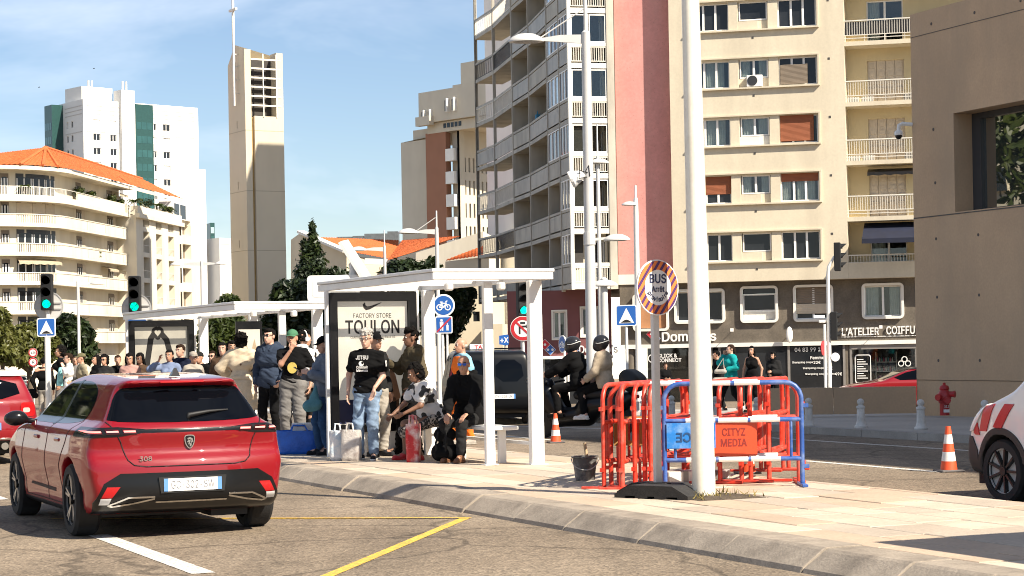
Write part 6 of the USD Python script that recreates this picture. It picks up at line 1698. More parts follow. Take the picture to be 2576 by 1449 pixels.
traffic_light('green traffic light above the red-ringed no right turn sign', b, z, 20)
T = thing('road_sign', 'round no right turn sign with red ring and bar', 'road sign', (b[0], b[1] - 0.1, b[2])); zc = EYE + (874 - 826) / 5000 * 50 - b[2]
disc(T, 'sign_plate', 0.315, sgn_white, zc, 0.0, h=0.015);
mb = MB(); plate(mb, Point(0, zc).buffer(0.30, 12).difference(Point(0, zc).buffer(0.215, 12)), -0.022, -0.016); mb.obj('red_ring', sgn_red, T)
mb = MB(); plate(mb, sbox(-0.1, -0.055, zc - 0.14, zc + 0.03).union(sbox(-0.1, 0.09, zc + 0.03, zc + 0.075)).union(Polygon([(0.08, zc + 0.0), (0.08, zc + 0.105), (0.16, zc + 0.052)])), -0.021, -0.016); mb.obj('arrow', ink, T)
mb = MB(); plate(mb, LineString([(-0.17, zc + 0.17), (0.17, zc - 0.17)]).buffer(0.024).difference(Point(0, zc + .5).buffer(.01)), -0.025, -0.022); mb.obj('red_bar', sgn_red, T)
mb = MB(); plate(mb, rrect(-0.06, 0.06, zc + 0.11, zc + 0.17, 0.01), -0.02, -0.016); mb.obj('sticker', frame_dark, T)
mb = MB(); mb.lathe([(0.035, 0), (0.035, zc + 0.2)], 10, (0, 0.045, 0)); mb.obj('post', pole_white, T)
# traffic light by the parapet, facing right, on a bent pole
b = b_at(2086, 60, 0.1); z = EYE + (862 - 648) / 5000 * 60 - b[2]
T = traffic_light('black traffic light facing right on a bent pole before the cream block', (b[0] + 0.30, b[1], b[2]), z, 78, green=False, pole=False)
tp = thing('signal_pole', 'bent white signal pole behind the low parapet wall', 'pole', b)
mb = MB(); mb.tube([(0, 0, 0), (0, 0, z - 0.55), (0.03, 0, z - 0.3), (0.2, 0, z - 0.0), (0.26, 0, z)], [0.065, 0.055, 0.05, 0.04, 0.035], 12); mb.obj('pole', pole_white, tp, smooth=40)
mb = MB(); mb.lathe([(0.045, 0), (0.045, 2.5)], 10, (-0.13, 0, 0)); mb.obj('second_pole', pole_white, tp)
zb = EYE + (862 - 822) / 5000 * 60 - b[2]
T = traffic_light('small black signal head low on the bent pole', (b[0] + 0.16, b[1], b[2]), zb, 78, green=False, pole=False)
T = thing('road_sign', 'red round sign seen edge-on low on the bent pole', 'road sign', (b[0] - 0.2, b[1] - 0.05, b[2]), 65); zc = EYE + (862 - 877) / 5000 * 60 - b[2]
disc(T, 'sign_plate', 0.22, sgn_red, zc, 0.0, h=0.02)
T = thing('road_sign', 'small white disc low on the right of the bent pole', 'road sign', (b[0] + 0.17, b[1] - 0.06, b[2])); disc(T, 'sign_plate', 0.13, sgn_white, EYE + (862 - 900) / 5000 * 60 - b[2], 0, h=0.02)
T = thing('cctv_camera', 'white box cameras on the bent signal pole', 'camera', (b[0] - 0.25, b[1], b[2])); zc = EYE + (862 - 800) / 5000 * 60 - b[2]
mb = MB(); mb.cbox(-0.22, 0.12, -0.1, 0.02, zc - 0.02, zc + 0.07, 0.01); mb.obj('camera_body', sh_white, T); mb = MB(); mb.cbox(-0.05, 0.14, -0.08, 0.02, zc - 0.16, zc - 0.08, 0.01); mb.obj('camera_body', sh_white, T)
# cycle track signs
b = b_at(1118, 51, 0.12)
T = thing('road_sign', 'round blue cycle track sign with white bicycle', 'road sign', b); z = EYE + (878 - 768) / 5000 * 51 - b[2]
disc(T, 'sign_plate', 0.29, sgn_white, z, 0.0, h=0.015); disc(T, 'blue_field', 0.245, sgn_blue, z, -0.017)
mb = MB(); ring = lambda x, y, r, w=0.012: Point(x, y).buffer(r + w, 10).difference(Point(x, y).buffer(r - w, 10))
bk = ring(-0.105, z - 0.05, 0.068).union(ring(0.105, z - 0.05, 0.068))
for a in ([(-0.105, z - 0.05), (-0.055, z + 0.055), (0.065, z + 0.05), (0.105, z - 0.05)], [(-0.055, z + 0.055), (0.0, z - 0.05), (-0.105, z - 0.05)], [(0.0, z - 0.05), (0.065, z + 0.05), (0.06, z + 0.10), (0.09, z + 0.11)], [(-0.085, z + 0.085), (-0.03, z + 0.085)], [(-0.055, z + 0.055), (-0.058, z + 0.085)]):
 bk = bk.union(LineString(a).buffer(0.011))
plate(mb, bk, -0.026, -0.022); mb.obj('bicycle_symbol', sgn_white, T)
mb = MB(); mb.lathe([(0.04, 0), (0.04, z + 0.24)], 12, (-0.045, 0.045, 0)); mb.obj('post', pole_white, T)
T = thing('road_sign', 'square blue end of pedestrian path sign with red stroke', 'road sign', (b[0], b[1] - 0.01, b[2])); z = EYE + (878 - 817) / 5000 * 51 - b[2]
mb = MB(); plate(mb, rrect(-0.22, 0.22, z - 0.22, z + 0.22, 0.04), -0.015, 0); B_ = mb.obj('sign_plate', sgn_white, T)
mb = MB(); plate(mb, rrect(-0.195, 0.195, z - 0.195, z + 0.195, 0.03), -0.02, -0.016); mb.obj('blue_field', sgn_blue, B_)
mb = MB()
for x, s in ((-0.06, 1.0), (0.09, 0.62)):
 y0 = z - 0.15; pp = Point(x, y0 + 0.27 * s).buffer(0.03 * s).union(Polygon([(x - 0.045 * s, y0 + 0.23 * s), (x + 0.045 * s, y0 + 0.23 * s), (x + 0.04 * s, y0), (x + 0.01 * s, y0), (x, y0 + 0.1 * s), (x - 0.01 * s, y0), (x - 0.04 * s, y0)])); plate(mb, pp, -0.024, -0.021)
mb.obj('walker_symbol', sgn_white, B_)
mb = MB(); plate(mb, LineString([(-0.17, z - 0.17), (0.17, z + 0.17)]).buffer(0.02), -0.028, -0.025); mb.obj('red_stroke', sgn_red, B_)
mb = MB(); mb.lathe([(0.03, 0), (0.03, z)], 12, (0.075, 0.04, 0)); mb.obj('post', pole_white, T)
# speed hump sign by the zebra on the right, blue disc edge-on, pharmacy board, far left pair
bump_sign('blue speed hump sign right of the tall street lamp', b_at(1577, 47, 0.12), EYE + (870 - 794) / 5000 * 47 - b_at(1577, 47, 0.12)[2], 0.5, 0.035)
b = b_at(1416, 56, 0.12); T = thing('road_sign', 'round blue cycle sign turned almost edge-on behind the scooter', 'road sign', b, -68); z = EYE + (873 - 866) / 5000 * 56 - b[2]
disc(T, 'sign_plate', 0.25, sgn_white, z, 0.0, h=0.02); disc(T, 'blue_field', 0.22, sgn_blue, z, -0.022)
mb = MB(); plate(mb, ring(-0.09, z - 0.04, 0.06).union(ring(0.09, z - 0.04, 0.06)).union(LineString([(-0.09, z - 0.04), (-0.04, z + 0.06), (0.05, z + 0.06), (0.09, z - 0.04)]).buffer(0.012)), -0.031, -0.027); mb.obj('bicycle_symbol', sgn_white, T)
mb = MB(); mb.lathe([(0.035, 0), (0.035, z + 0.2)], 10, (0, 0.05, 0)); mb.obj('post', pole_white, T)
b = b_at(1267, 60, 0.0); T = thing('direction_board', 'small dark blue board with white characters left of the no right turn sign', 'sign', b); z = EYE + (876 - 856) / 5000 * 60 - b[2]
mb = MB(); plate(mb, Polygon([(-0.13, z - 0.13), (-0.13, z + 0.13), (0.13, z + 0.17), (0.16, z + 0.12), (0.16, z - 0.12), (0.12, z - 0.17)]), -0.02, 0); mb.obj('board', sgn_blue, T); mb = MB(); mb.text('+X', 0.16, up_text((-0.11, -0.022, z - 0.08)), 0.002, True, width=0.24); mb.obj('lettering', sgn_white, T)
mb = MB(); mb.lathe([(0.03, 0), (0.03, z)], 8, (0.05, 0.03, 0)); mb.obj('post', steel, T)
b = b_at(83, 88); T = thing('road_sign', 'small round red-ringed weight limit sign left of the light tree trunk', 'road sign', b); z = EYE + (895 - 885) / 5000 * 88 - b[2]
disc(T, 'sign_plate', 0.2, sgn_white, z, 0, h=0.02); mb = MB(); plate(mb, Point(0, z).buffer(0.195).difference(Point(0, z).buffer(0.145)), -0.026, -0.022); mb.obj('red_ring', sgn_red, T); mb = MB(); mb.text('4.5t', 0.1, up_text((-0.11, -0.022, z - 0.05)), 0.003, True, width=0.22); mb.obj('lettering', ink, T)
mb = MB(); mb.lathe([(0.03, 0), (0.03, z + 0.1)], 8, (0, 0.05, 0)); mb.obj('post', pole_white, T)
T = thing('road_sign', 'lower small round red-ringed sign with a letter', 'road sign', (b[0], b[1] - 0.01, b[2])); z -= 0.42
disc(T, 'sign_plate', 0.2, sgn_white, z, 0, h=0.02); mb = MB(); plate(mb, Point(0, z).buffer(0.195).difference(Point(0, z).buffer(0.145)), -0.026, -0.022); mb.obj('red_ring', sgn_red, T); mb = MB(); mb.text('R', 0.13, up_text((-0.05, -0.022, z - 0.065)), 0.003, True); mb.obj('lettering', ink, T)

# the big white mast and the bus stop sign
p = SP(9.34, 16.55)
mast = thing('lighting_mast', 'thick white tapered mast standing in a soil pit by the red barriers', 'mast', (p[0], p[1], KH - 0.03))
mb = MB(); v = []
mb.lathe([(0.112, 0.0), (0.112, 0.25), (0.109, 0.9), (0.082, 5.0), (0.06, 9.5)], 32)
v, f = mb.out(); v[:, 0] -= v[:, 2] * 0.009
obj('column', (v, f), look('mast_white', (0.72, 0.68, 0.58), rough=0.4, var=0.05, scale=1.5, fine=0.05, fscale=25, stain=((0.36, 0.26, 0.13), 3.0, (1, 1, 0.5), 0.35)), mast, smooth=40)
mb = MB(); mb.cbox(-0.30, -0.04, -0.02, 0.02, 8.8, 8.9, 0.01); mb.obj('arm', pole_white, mast)

DS = 19.2
b = at(1664, 1222, DS)
rub = look('recycled_rubber', (0.020, 0.0185, 0.0175), rough=0.8, var=0.3, scale=20, fine=0.3, fscale=90, bump=0.4, bscale=80)
ft = thing('rubber_ballast', 'heavy black rubber ballast blocks under the bus stop sign', 'ballast', (b[0] - 0.02, b[1] - 0.05, KH), -38)
for k, (y0, dx) in enumerate(((-0.28, 0.08), (0.02, -0.10))):
 prof = [(-0.42 + dx, 0.0), (0.42 + dx, 0.0), (0.42 + dx, 0.035), (0.24 + dx, 0.125), (-0.24 + dx, 0.125), (-0.42 + dx, 0.035)]
 blk = Polygon(prof).difference(sbox(-0.30 + dx, -0.18 + dx, -0.01, 0.022)).difference(sbox(0.18 + dx, 0.30 + dx, -0.01, 0.022)).difference(sbox(-0.04 + dx, 0.04 + dx, -0.01, 0.022))
 mb = MB(); plate(mb, blk, y0, y0 + 0.26)
 for x in (-0.30, 0.24):
  mb.cbox(x + dx, x + dx + 0.05, y0 + 0.05, y0 + 0.21, 0.07, 0.105, 0.005)
 mb.obj('block', rub, ft)
mb = MB(); mb.cbox(-0.10, 0.10, -0.05, 0.05, 0.12, 0.135, 0.004); mb.obj('handle_plate', rub, ft)
bs = thing('bus_stop_sign', 'round temporary bus stop sign with orange and purple striped border', 'sign', (b[0], b[1], KH + 0.11), 38)
zc = EYE + (868 - 723) / 5000 * DS - KH - 0.11; Rg = 0.258
mb = MB(); mb.cbox(-0.04, 0.04, 0.03, 0.075, 0.0, zc + 0.2, 0.004); mb.obj('post', look('post_aluminium', (0.55, 0.53, 0.50), 0.45, metal=0.15, var=0.08), bs)
disc(bs, 'sign_plate', Rg + 0.012, sgn_white, zc, 0.02, h=0.02, n=72)
orange = look('sign_orange', (0.72, 0.19, 0.045), 0.4, var=0.05, scale=6); purple = look('sign_purple', (0.075, 0.03, 0.115), 0.4, var=0.12, scale=10)
ringp = Point(0, zc).buffer(Rg, 24).difference(Point(0, zc).buffer(0.172, 24))
mb = MB(); plate(mb, ringp, -0.003, -0.0005); mb.obj('orange_ring', orange, bs)
for k in range(-9, 10):
 o = k * 0.064 + 0.01
 st = affinity.translate(affinity.rotate(sbox(-0.6, 0.6, o - 0.014, o + 0.014), 52, origin=(0, 0)), 0, zc).intersection(ringp)
 if not st.is_empty:
  mb = MB(); plate(mb, st, -0.006, -0.0035); mb.obj('purple_stripe', purple, bs)
navy_ink = look('ink_navy', (0.025, 0.03, 0.075), 0.5)
mb = MB(); mb.text('BUS', 0.083, up_text((0, -0.002, zc + 0.045)), 0.003, True, center=True, width=0.215); mb.text('Arrêt', 0.052, up_text((0.0, -0.002, zc - 0.042)), 0.003, True, center=True, width=0.165)
for k, chh in enumerate('provisoire'):
 a = math.radians(-151 + k * 122 / 9)
 c, s = math.cos(a + math.pi / 2), math.sin(a + math.pi / 2)
 o = (0.142 * math.cos(a), -0.002, zc + 0.142 * math.sin(a) + 0.006)
 mb.text(chh, 0.043, mat4((c, 0, s), (-s, 0, c), (0, -1, 0), o), 0.003, True, center=True)
mb.obj('lettering', navy_ink, bs)

# work barriers
bar_red = look('barrier_red', (0.56, 0.035, 0.015), rough=0.4, var=0.14, scale=5, fine=0.1, fscale=40, stain=((0.45, 0.20, 0.15), 6, (1, 1, 1), 0.5))
bar_blue = look('barrier_blue', (0.03, 0.085, 0.30), rough=0.4, var=0.12, scale=5, stain=((0.25, 0.32, 0.45), 7, (1, 1, 1), 0.5))
plate_blue = look('barrier_plate_blue', (0.015, 0.16, 0.48), rough=0.4, var=0.1, scale=4, stain=((0.3, 0.45, 0.6), 9, (1, 1, 1), 0.5))
bar_white = look('reflective_white', (0.72, 0.70, 0.66), rough=0.3, var=0.1, scale=8)
plate_red = look('barrier_plate_red', (0.60, 0.065, 0.02), rough=0.4, var=0.08, scale=3)

def barrier(label, loc, rz, m, Wd=1.9, plate_kind=None, tilt=0.0, group='red work barriers stacked by the white mast'):
 T = thing('work_barrier', label, 'barrier', loc, rz, group)
 h, r, R = 1.06, 0.025, 0.17
 x0, x1 = -Wd / 2, Wd / 2
 pts = [(x0, 0, 0.03), (x0, 0, h - R)] + [(x, 0, z) for x, z in arc(x0 + R, h - R, R, 170, 90, 5)] + [(x, 0, z) for x, z in arc(x1 - R, h - R, R, 90, 10, 5)] + [(x1, 0, h - R), (x1, 0, 0.03)]
 tz = lambda P: [(x, y + z * tilt, z) for x, y, z in P]
 mb = MB(); mb.tube(tz(pts), r, 8); mb.obj('frame', m, T, smooth=50)
 for z in (0.68, 0.28):
  mb = MB(); mb.tube(tz([(x0, 0, z), (x1, 0, z)]), r * 0.95, 8); mb.obj('rail', m, T, smooth=50)
  for k in range(3 if plate_kind else 0):
   a = x0 + 0.22 + k * (Wd - 0.44 - 0.3) / 2
   mb = MB(); mb.tube(tz([(a, 0, z), (a + 0.3, 0, z)]), r * 1.03, 8); mb.obj('white_band', bar_white, T)
 for k in range(2 if plate_kind else 0):
  a = x0 + 0.42 + k * (Wd - 1.1)
  mb = MB(); mb.tube(tz([(a, 0, h), (a + 0.26, 0, h)]), r * 1.03, 8); mb.obj('white_band', bar_white, T)
 for x in (x0 + 0.11, x1 - 0.11):
  mb = MB(); mb.tube(tz([(x, 0, 0.28), (x, 0, 0.68)]), r * 0.7, 6); mb.obj('upright', m, T)
 for x in (x0, x1):
  mb = MB(); mb.cbox(x - 0.03, x + 0.03, -0.24, 0.24, 0.0, 0.028, 0.005); mb.obj('foot', m, T)
  sx = 1 if x > 0 else -1
  mb = MB(); mb.box(x + sx * 0.01, x + sx * 0.07, -0.02, 0.02, 0.80, 0.84); mb.box(x + sx * 0.01, x + sx * 0.07, -0.02, 0.02, 0.18, 0.22); mb.obj('hook', m, T)
 if plate_kind == 'text':
  mb = MB(); mb.cbox(0.06, 0.54, -0.035, -0.025, 0.30, 0.66, 0.003); P = mb.obj('plate', plate_red, T)
  mb = MB(); mb.text('CITYZ', 0.075, up_text((0.30, -0.036, 0.51)), 0.002, True, width=0.24, center=True); mb.text('MEDIA', 0.075, up_text((0.30, -0.036, 0.40)), 0.002, True, width=0.27, center=True); mb.obj('lettering', look('stencil_maroon', (0.2, 0.015, 0.01), 0.6), P)
 if plate_kind == 'blue':
  mb = MB(); mb.cbox(-0.68, -0.18, -0.04, -0.025, 0.40, 0.66, 0.003); P = mb.obj('plate', plate_blue, T)
  mb = MB(); mb.text('NCE', 0.09, mat4((-1, 0, 0), (0, 0, 1), (0, -1, 0), (-0.33, -0.043, 0.47)), 0.002, True, width=0.24); mb.obj('lettering', look('stencil_navy', (0.01, 0.05, 0.14), 0.6), P)
 if plate_kind == 'plain':
  mb = MB(); mb.cbox(-0.3, 0.3, 0.025, 0.035, 0.36, 0.66, 0.003); mb.obj('plate', plate_red, T)
 return T

bg = lambda x, y: (x, y, KH)
barrier('long red barrier with the two-line stencilled plate, facing the road', bg(1.98, 20.62), 0, bar_red, 1.95, 'text')
barrier('blue barrier with a blue plate leaning on the front of the stack', bg(2.24, 20.30), -1.5, bar_blue, 1.40, 'blue', group='blue work barrier')
barrier('red barrier standing close behind the stencilled one', bg(2.05, 20.92), 1.5, bar_red, 1.9, 'plain')
src = barrier('outermost of the red barriers stacked end-on at the left', bg(1.27, 21.15), 68, bar_red, 1.9)
for k, (x, y, a, lab) in enumerate(((1.40, 21.25, 71, 'second of the red barriers stacked end-on at the left'), (1.50, 21.12, 64, 'third of the red barriers stacked end-on at the left'), (1.62, 21.3, 73, 'fourth of the red barriers stacked end-on at the left'), (1.34, 21.05, 75, 'fifth of the red barriers stacked end-on at the left'), (1.56, 21.22, 70, 'sixth of the red barriers stacked end-on at the left'), (1.74, 21.2, 69, 'innermost of the red barriers stacked end-on at the left'),
           (2.32, 21.75, 74, 'first red barrier end-on behind the stencilled plate at the right'), (2.48, 21.7, 70, 'second red barrier end-on at the right of the stack'), (2.64, 21.85, 75, 'third red barrier end-on at the right of the stack'), (2.78, 21.8, 72, 'fourth red barrier end-on at the right of the stack'), (2.92, 21.9, 76, 'rightmost red barrier end-on at the back of the stack'))):
 copy(src, bg(x, y), a, lab)
T = thing('warning_board', 'ochre slotted board standing inside the left barriers', 'board', (1.2, 20.75, KH + 0.42), 8)
mb = MB(); bd = Polygon([(-0.16, 0), (0.22, 0), (0.22, 0.3), (-0.1, 0.3), (-0.16, 0.22)]).difference(sbox(-0.12, -0.06, 0.05, 0.24)).difference(sbox(-0.01, 0.05, 0.05, 0.24)).difference(sbox(0.15, 0.18, 0.1, 0.24)); plate(mb, bd, -0.02, 0); mb.obj('board', look('board_ochre', (0.30, 0.16, 0.04), 0.6), T)
mb = MB(); mb.box(-0.1, -0.07, 0.002, 0.02, -0.42, 0.1); mb.box(0.1, 0.13, 0.002, 0.02, -0.42, 0.1); mb.obj('leg', bar_red, T)
for x, y, a, s, lab in ((1.75, 21.0, 20, 1.0, 'white folded cardboard pack on the paving inside the barriers'), (2.2, 21.6, -10, 0.7, 'small white box behind the mast inside the barriers')):
 T = thing('cardboard_box', lab, 'box', (x, y, KH), a); mb = MB(); mb.cbox(-0.2 * s, 0.2 * s, -0.15 * s, 0.15 * s, 0, 0.13 * s, 0.01); mb.obj('carton', look('carton_white', (0.55, 0.53, 0.48), 0.7), T)
 mb = MB(); mb.box(-0.03 * s, 0.03 * s, -0.152 * s, 0.152 * s, 0.01, 0.132 * s); mb.obj('tape', look('carton_print', (0.2, 0.19, 0.18), 0.6), T)

# bucket, cones, bollards, hydrant, camera
b = at(1472, 1205, 21.7)
T = thing('builders_bucket', 'grey plastic builder’s bucket with wire handle on the paving', 'bucket', (b[0], b[1], KH))
bk_m = look('bucket_grey', (0.075, 0.072, 0.068), 0.65, var=0.3, scale=9, stain=((0.35, 0.33, 0.30), 7, (1, 1, 1), 0.7))
mb = MB(); mb.lathe([(0.0, 0.0), (0.105, 0.0), (0.135, 0.245), (0.15, 0.25), (0.15, 0.265), (0.13, 0.262), (0.10, 0.03), (0.0, 0.03)], 28); mb.obj('shell', bk_m, T, smooth=40)
mb = MB(); mb.tube([(-0.148, 0, 0.24)] + [(0.148 * math.cos(a), -0.06 * math.sin(a) - 0.09 * math.sin(a), 0.24 - 0.12 * math.sin(a)) for a in np.linspace(math.pi, 0, 12)[1:-1]] + [(0.148, 0, 0.24)], 0.006, 6); mb.obj('handle', steel, T)
T = thing('wooden_stick', 'short wooden tool handle standing in the bucket', 'stick', (b[0] + 0.02, b[1], KH + 0.05)); mb = MB(); mb.tube([(0.03, 0, 0), (-0.02, 0, 0.36)], 0.018, 8); mb.obj('handle', look('wood_pale', (0.45, 0.33, 0.19), 0.7, var=0.2, scale=12), T)
cone_or = look('cone_orange', (0.70, 0.085, 0.025), 0.5, var=0.08, scale=6); cone_base = look('cone_base', (0.10, 0.09, 0.085), 0.8, var=0.2, scale=10)

def cone(label, loc, H_):
 T = thing('traffic_cone', label, 'traffic cone', loc, 12, scale=(H_, H_, H_))
 mb = MB(); mb.cbox(-0.27, 0.27, -0.27, 0.27, 0, 0.05, 0.02); mb.obj('base', cone_base, T)
 R_ = lambda z: 0.185 - 0.13 * (z - 0.05) / 0.95
 for k, (a, c) in enumerate(((0.05, 0.24), (0.24, 0.44), (0.44, 0.62), (0.62, 0.82), (0.82, 1.0))):
  mb = MB(); mb.lathe([(R_(a) - 0.02, a), (R_(a), a), (R_(c), c), (max(R_(c) - 0.02, 0.01), c)], 24); mb.obj('orange_band' if k % 2 == 0 else 'white_band', cone_or if k % 2 == 0 else bar_white, T, smooth=40)
 return T

p = at(2387, 1184, 24.4); cone('orange and white cone on the lane line left of the white van', (p[0], p[1], 0.0), 0.56)
p = ground_at(1394, 33.6); cone('orange and white cone between the shelter posts and the scooter', (p[0], p[1], 0.0), 0.50)
p = at(1885, 1150, 22.3); cone('orange and white cone hidden behind the stencilled barrier plate', (p[0] - 0.02, p[1], KH), 0.48)
boll = look('bollard_white', (0.56, 0.545, 0.51), 0.6, var=0.1, scale=5, stain=((0.3, 0.28, 0.24), 6, (1, 1, 1), 0.5))
bsrc = None
for px, py, lab in ((2035, 1072, 'white ball-topped bollard just right of the barriers'), (2166, 1076, 'second white bollard right of the barriers'), (2317, 1080, 'white bollard in front of the red hydrant'), (2478, 1084, 'white bollard half hidden by the white van'), (1905, 1068, 'white bollard seen through the right end of the barriers'), (1800, 1064, 'white bollard seen through the barriers right of the mast'), (1690, 1060, 'white bollard seen between sign post and mast'), (1620, 1056, 'white bollard seen through the left barriers')):
 u, v_ = ray(px, py); D = (EYE - 0.12) / v_; loc = (u * D, D, 0.121)
 if bsrc is None:
  bsrc = thing('bollard', lab, 'bollard', loc, group='white bollards along the far pavement')
  mb = MB(); mb.lathe([(0.0, 0), (0.115, 0), (0.115, 0.03), (0.09, 0.05), (0.08, 0.10), (0.072, 0.12), (0.066, 0.33), (0.078, 0.34), (0.078, 0.37), (0.05, 0.385), (0.04, 0.40)], 20); mb.obj('stem', boll, bsrc, smooth=40)
  mb = MB(); mb.ball((0, 0, 0.445), 0.062, 3); mb.obj('ball', boll, bsrc, smooth=True)
 else:
  copy(bsrc, loc, 0, lab)
hyd_m = look('hydrant_red', (0.36, 0.018, 0.02), 0.4, var=0.15, scale=8)
p = SP(23.9, 32.6); T = thing('fire_hydrant', 'red fire hydrant at the foot of the concrete building', 'fire hydrant', (p[0], p[1], 0.121), 10)
mb = MB(); mb.lathe([(0.0, 0), (0.095, 0), (0.095, 0.24), (0.12, 0.26), (0.12, 0.30), (0.135, 0.33), (0.135, 0.42), (0.11, 0.46), (0.085, 0.50), (0.10, 0.53), (0.085, 0.58), (0.03, 0.61), (0.03, 0.65), (0, 0.65)], 20); mb.obj('barrel', hyd_m, T, smooth=40)
for a, z in ((-150, 0.36), (-40, 0.42), (-95, 0.30)):
 d = np.array([math.cos(math.radians(a)), math.sin(math.radians(a)), 0]); c = np.array([0, 0, z])
 mb = MB(); mb.tube([c + d * 0.1, c + d * 0.19], 0.058, 12); mb.tube([c + d * 0.19, c + d * 0.22], 0.068, 8); mb.obj('outlet', hyd_m, T)
mb = MB(); mb.box(-0.06, 0.06, -0.10, -0.096, 0.06, 0.12); mb.obj('sticker', sgn_white, T); mb = MB(); mb.text('111', 0.04, up_text((-0.05, -0.098, 0.16)), 0.003, True); mb.obj('number', sgn_white, T)
c = cw(0.0, -0.12, 0); T = thing('dome_camera', 'white dome camera on a bracket at the corner of the concrete building', 'camera', (c[0], c[1], 5.95), -12)
mb = MB(); mb.tube([(0.1, 0.06, 0.18), (-0.1, 0, 0.2), (-0.17, 0, 0.17), (-0.18, 0, 0.05)], 0.04, 10); mb.obj('bracket', sh_white, T, smooth=50)
mb = MB(); mb.lathe([(0.06, 0.06), (0.085, 0.03), (0.085, -0.03), (0.075, -0.04)][::-1], 16, (-0.18, 0, 0)); mb.obj('housing', sh_white, T, smooth=40); mb = MB(); mb.ball((-0.18, 0, -0.05), 0.075, 2); mb.obj('dome', black_gloss, T, smooth=True)

# vehicles
from scipy.ndimage import gaussian_filter, map_coordinates

paint_red = usdkit.material(stage, '/World/Looks/car_paint_red', {
 'p': ('principled_bsdf', {'base_color': (0.19, 0.0008, 0.005), 'metallic': 0.0, 'roughness': 0.45, 'coat_weight': 1.0, 'coat_roughness': 0.02, 'specular_ior_level': 0.2})}, [], surface='p.BSDF')
paint_black = usdkit.material(stage, '/World/Looks/car_paint_black', {'p': ('principled_bsdf', {'base_color': (0.003, 0.003, 0.0035), 'roughness': 0.35, 'specular_ior_level': 0.25, 'coat_weight': 0.25, 'coat_roughness': 0.05})}, [], surface='p.BSDF')
paint_white = usdkit.material(stage, '/World/Looks/car_paint_white', {'p': ('principled_bsdf', {'base_color': (0.66, 0.65, 0.63), 'roughness': 0.3, 'coat_weight': 0.8, 'coat_roughness': 0.05})}, [], surface='p.BSDF')
paint_grey = usdkit.material(stage, '/World/Looks/car_paint_grey', {'p': ('principled_bsdf', {'base_color': (0.045, 0.05, 0.05), 'metallic': 0.3, 'roughness': 0.35, 'coat_weight': 0.8})}, [], surface='p.BSDF')
car_glass = usdkit.material(stage, '/World/Looks/car_glass', {'p': ('principled_bsdf', {'base_color': (0.002, 0.0025, 0.004), 'roughness': 0.02, 'specular_ior_level': 0.14})}, [], surface='p.BSDF')
chrome = look('chrome', (0.62, 0.61, 0.60), 0.12, metal=1.0, var=0.02)
trim = look('plastic_trim', (0.006, 0.006, 0.0065), 0.25, spec=0.35, var=0.05)
gap = look('panel_gap', (0.02, 0.004, 0.005), 0.7)
trim_rough = look('bumper_plastic', (0.022, 0.0215, 0.021), 0.6, var=0.1, scale=6)
tyre = look('tyre_rubber', (0.010, 0.0095, 0.0095), 0.8, var=0.1, bump=0.2, bscale=60)
rim_dark = look('rim_dark', (0.03, 0.03, 0.031), 0.3, metal=0.6); rim_light = look('rim_machined', (0.55, 0.54, 0.52), 0.3, metal=0.9, var=0.03)
lamp_red = look('tail_lamp_red', (0.35, 0.006, 0.008), 0.15, spec=0.7); smoke = look('tail_lamp_smoked', (0.03, 0.003, 0.004), 0.12, spec=0.5); lamp_lit = look('tail_lamp_lit', (0.7, 0.18, 0.16), 0.3, emit=(1.0, 0.20, 0.17), estr=0.9)
lamp_clear = look('lamp_clear', (0.62, 0.62, 0.61), 0.15, spec=0.7)

def chaikin(P, n=2):
 P = np.array(P, float)
 for _ in range(n):
  Q = np.roll(P, -1, 0); P = np.stack([0.75 * P + 0.25 * Q, 0.25 * P + 0.75 * Q], 1).reshape(-1, 2)
 return P

def poly_sdf(P, A, B):
 """signed distance of a closed polygon on the grid A x B"""
 X = np.stack(np.meshgrid(A, B, indexing='ij'), -1); d = np.full(X.shape[:2], 9.0); ins = np.zeros(X.shape[:2], bool)
 for p, q in zip(P, np.roll(P, -1, 0)):
  e = q - p; w = X - p; t = np.clip((w @ e) / max(e @ e, 1e-12), 0, 1); d = np.minimum(d, np.linalg.norm(w - t[..., None] * e, axis=-1))
  c = (p[1] > X[..., 1]) != (q[1] > X[..., 1])
  with np.errstate(divide='ignore', invalid='ignore'):
   ins ^= c & (X[..., 0] < (q[0] - p[0]) * (X[..., 1] - p[1]) / (q[1] - p[1]) + p[0])
 return np.where(ins, -d, d)

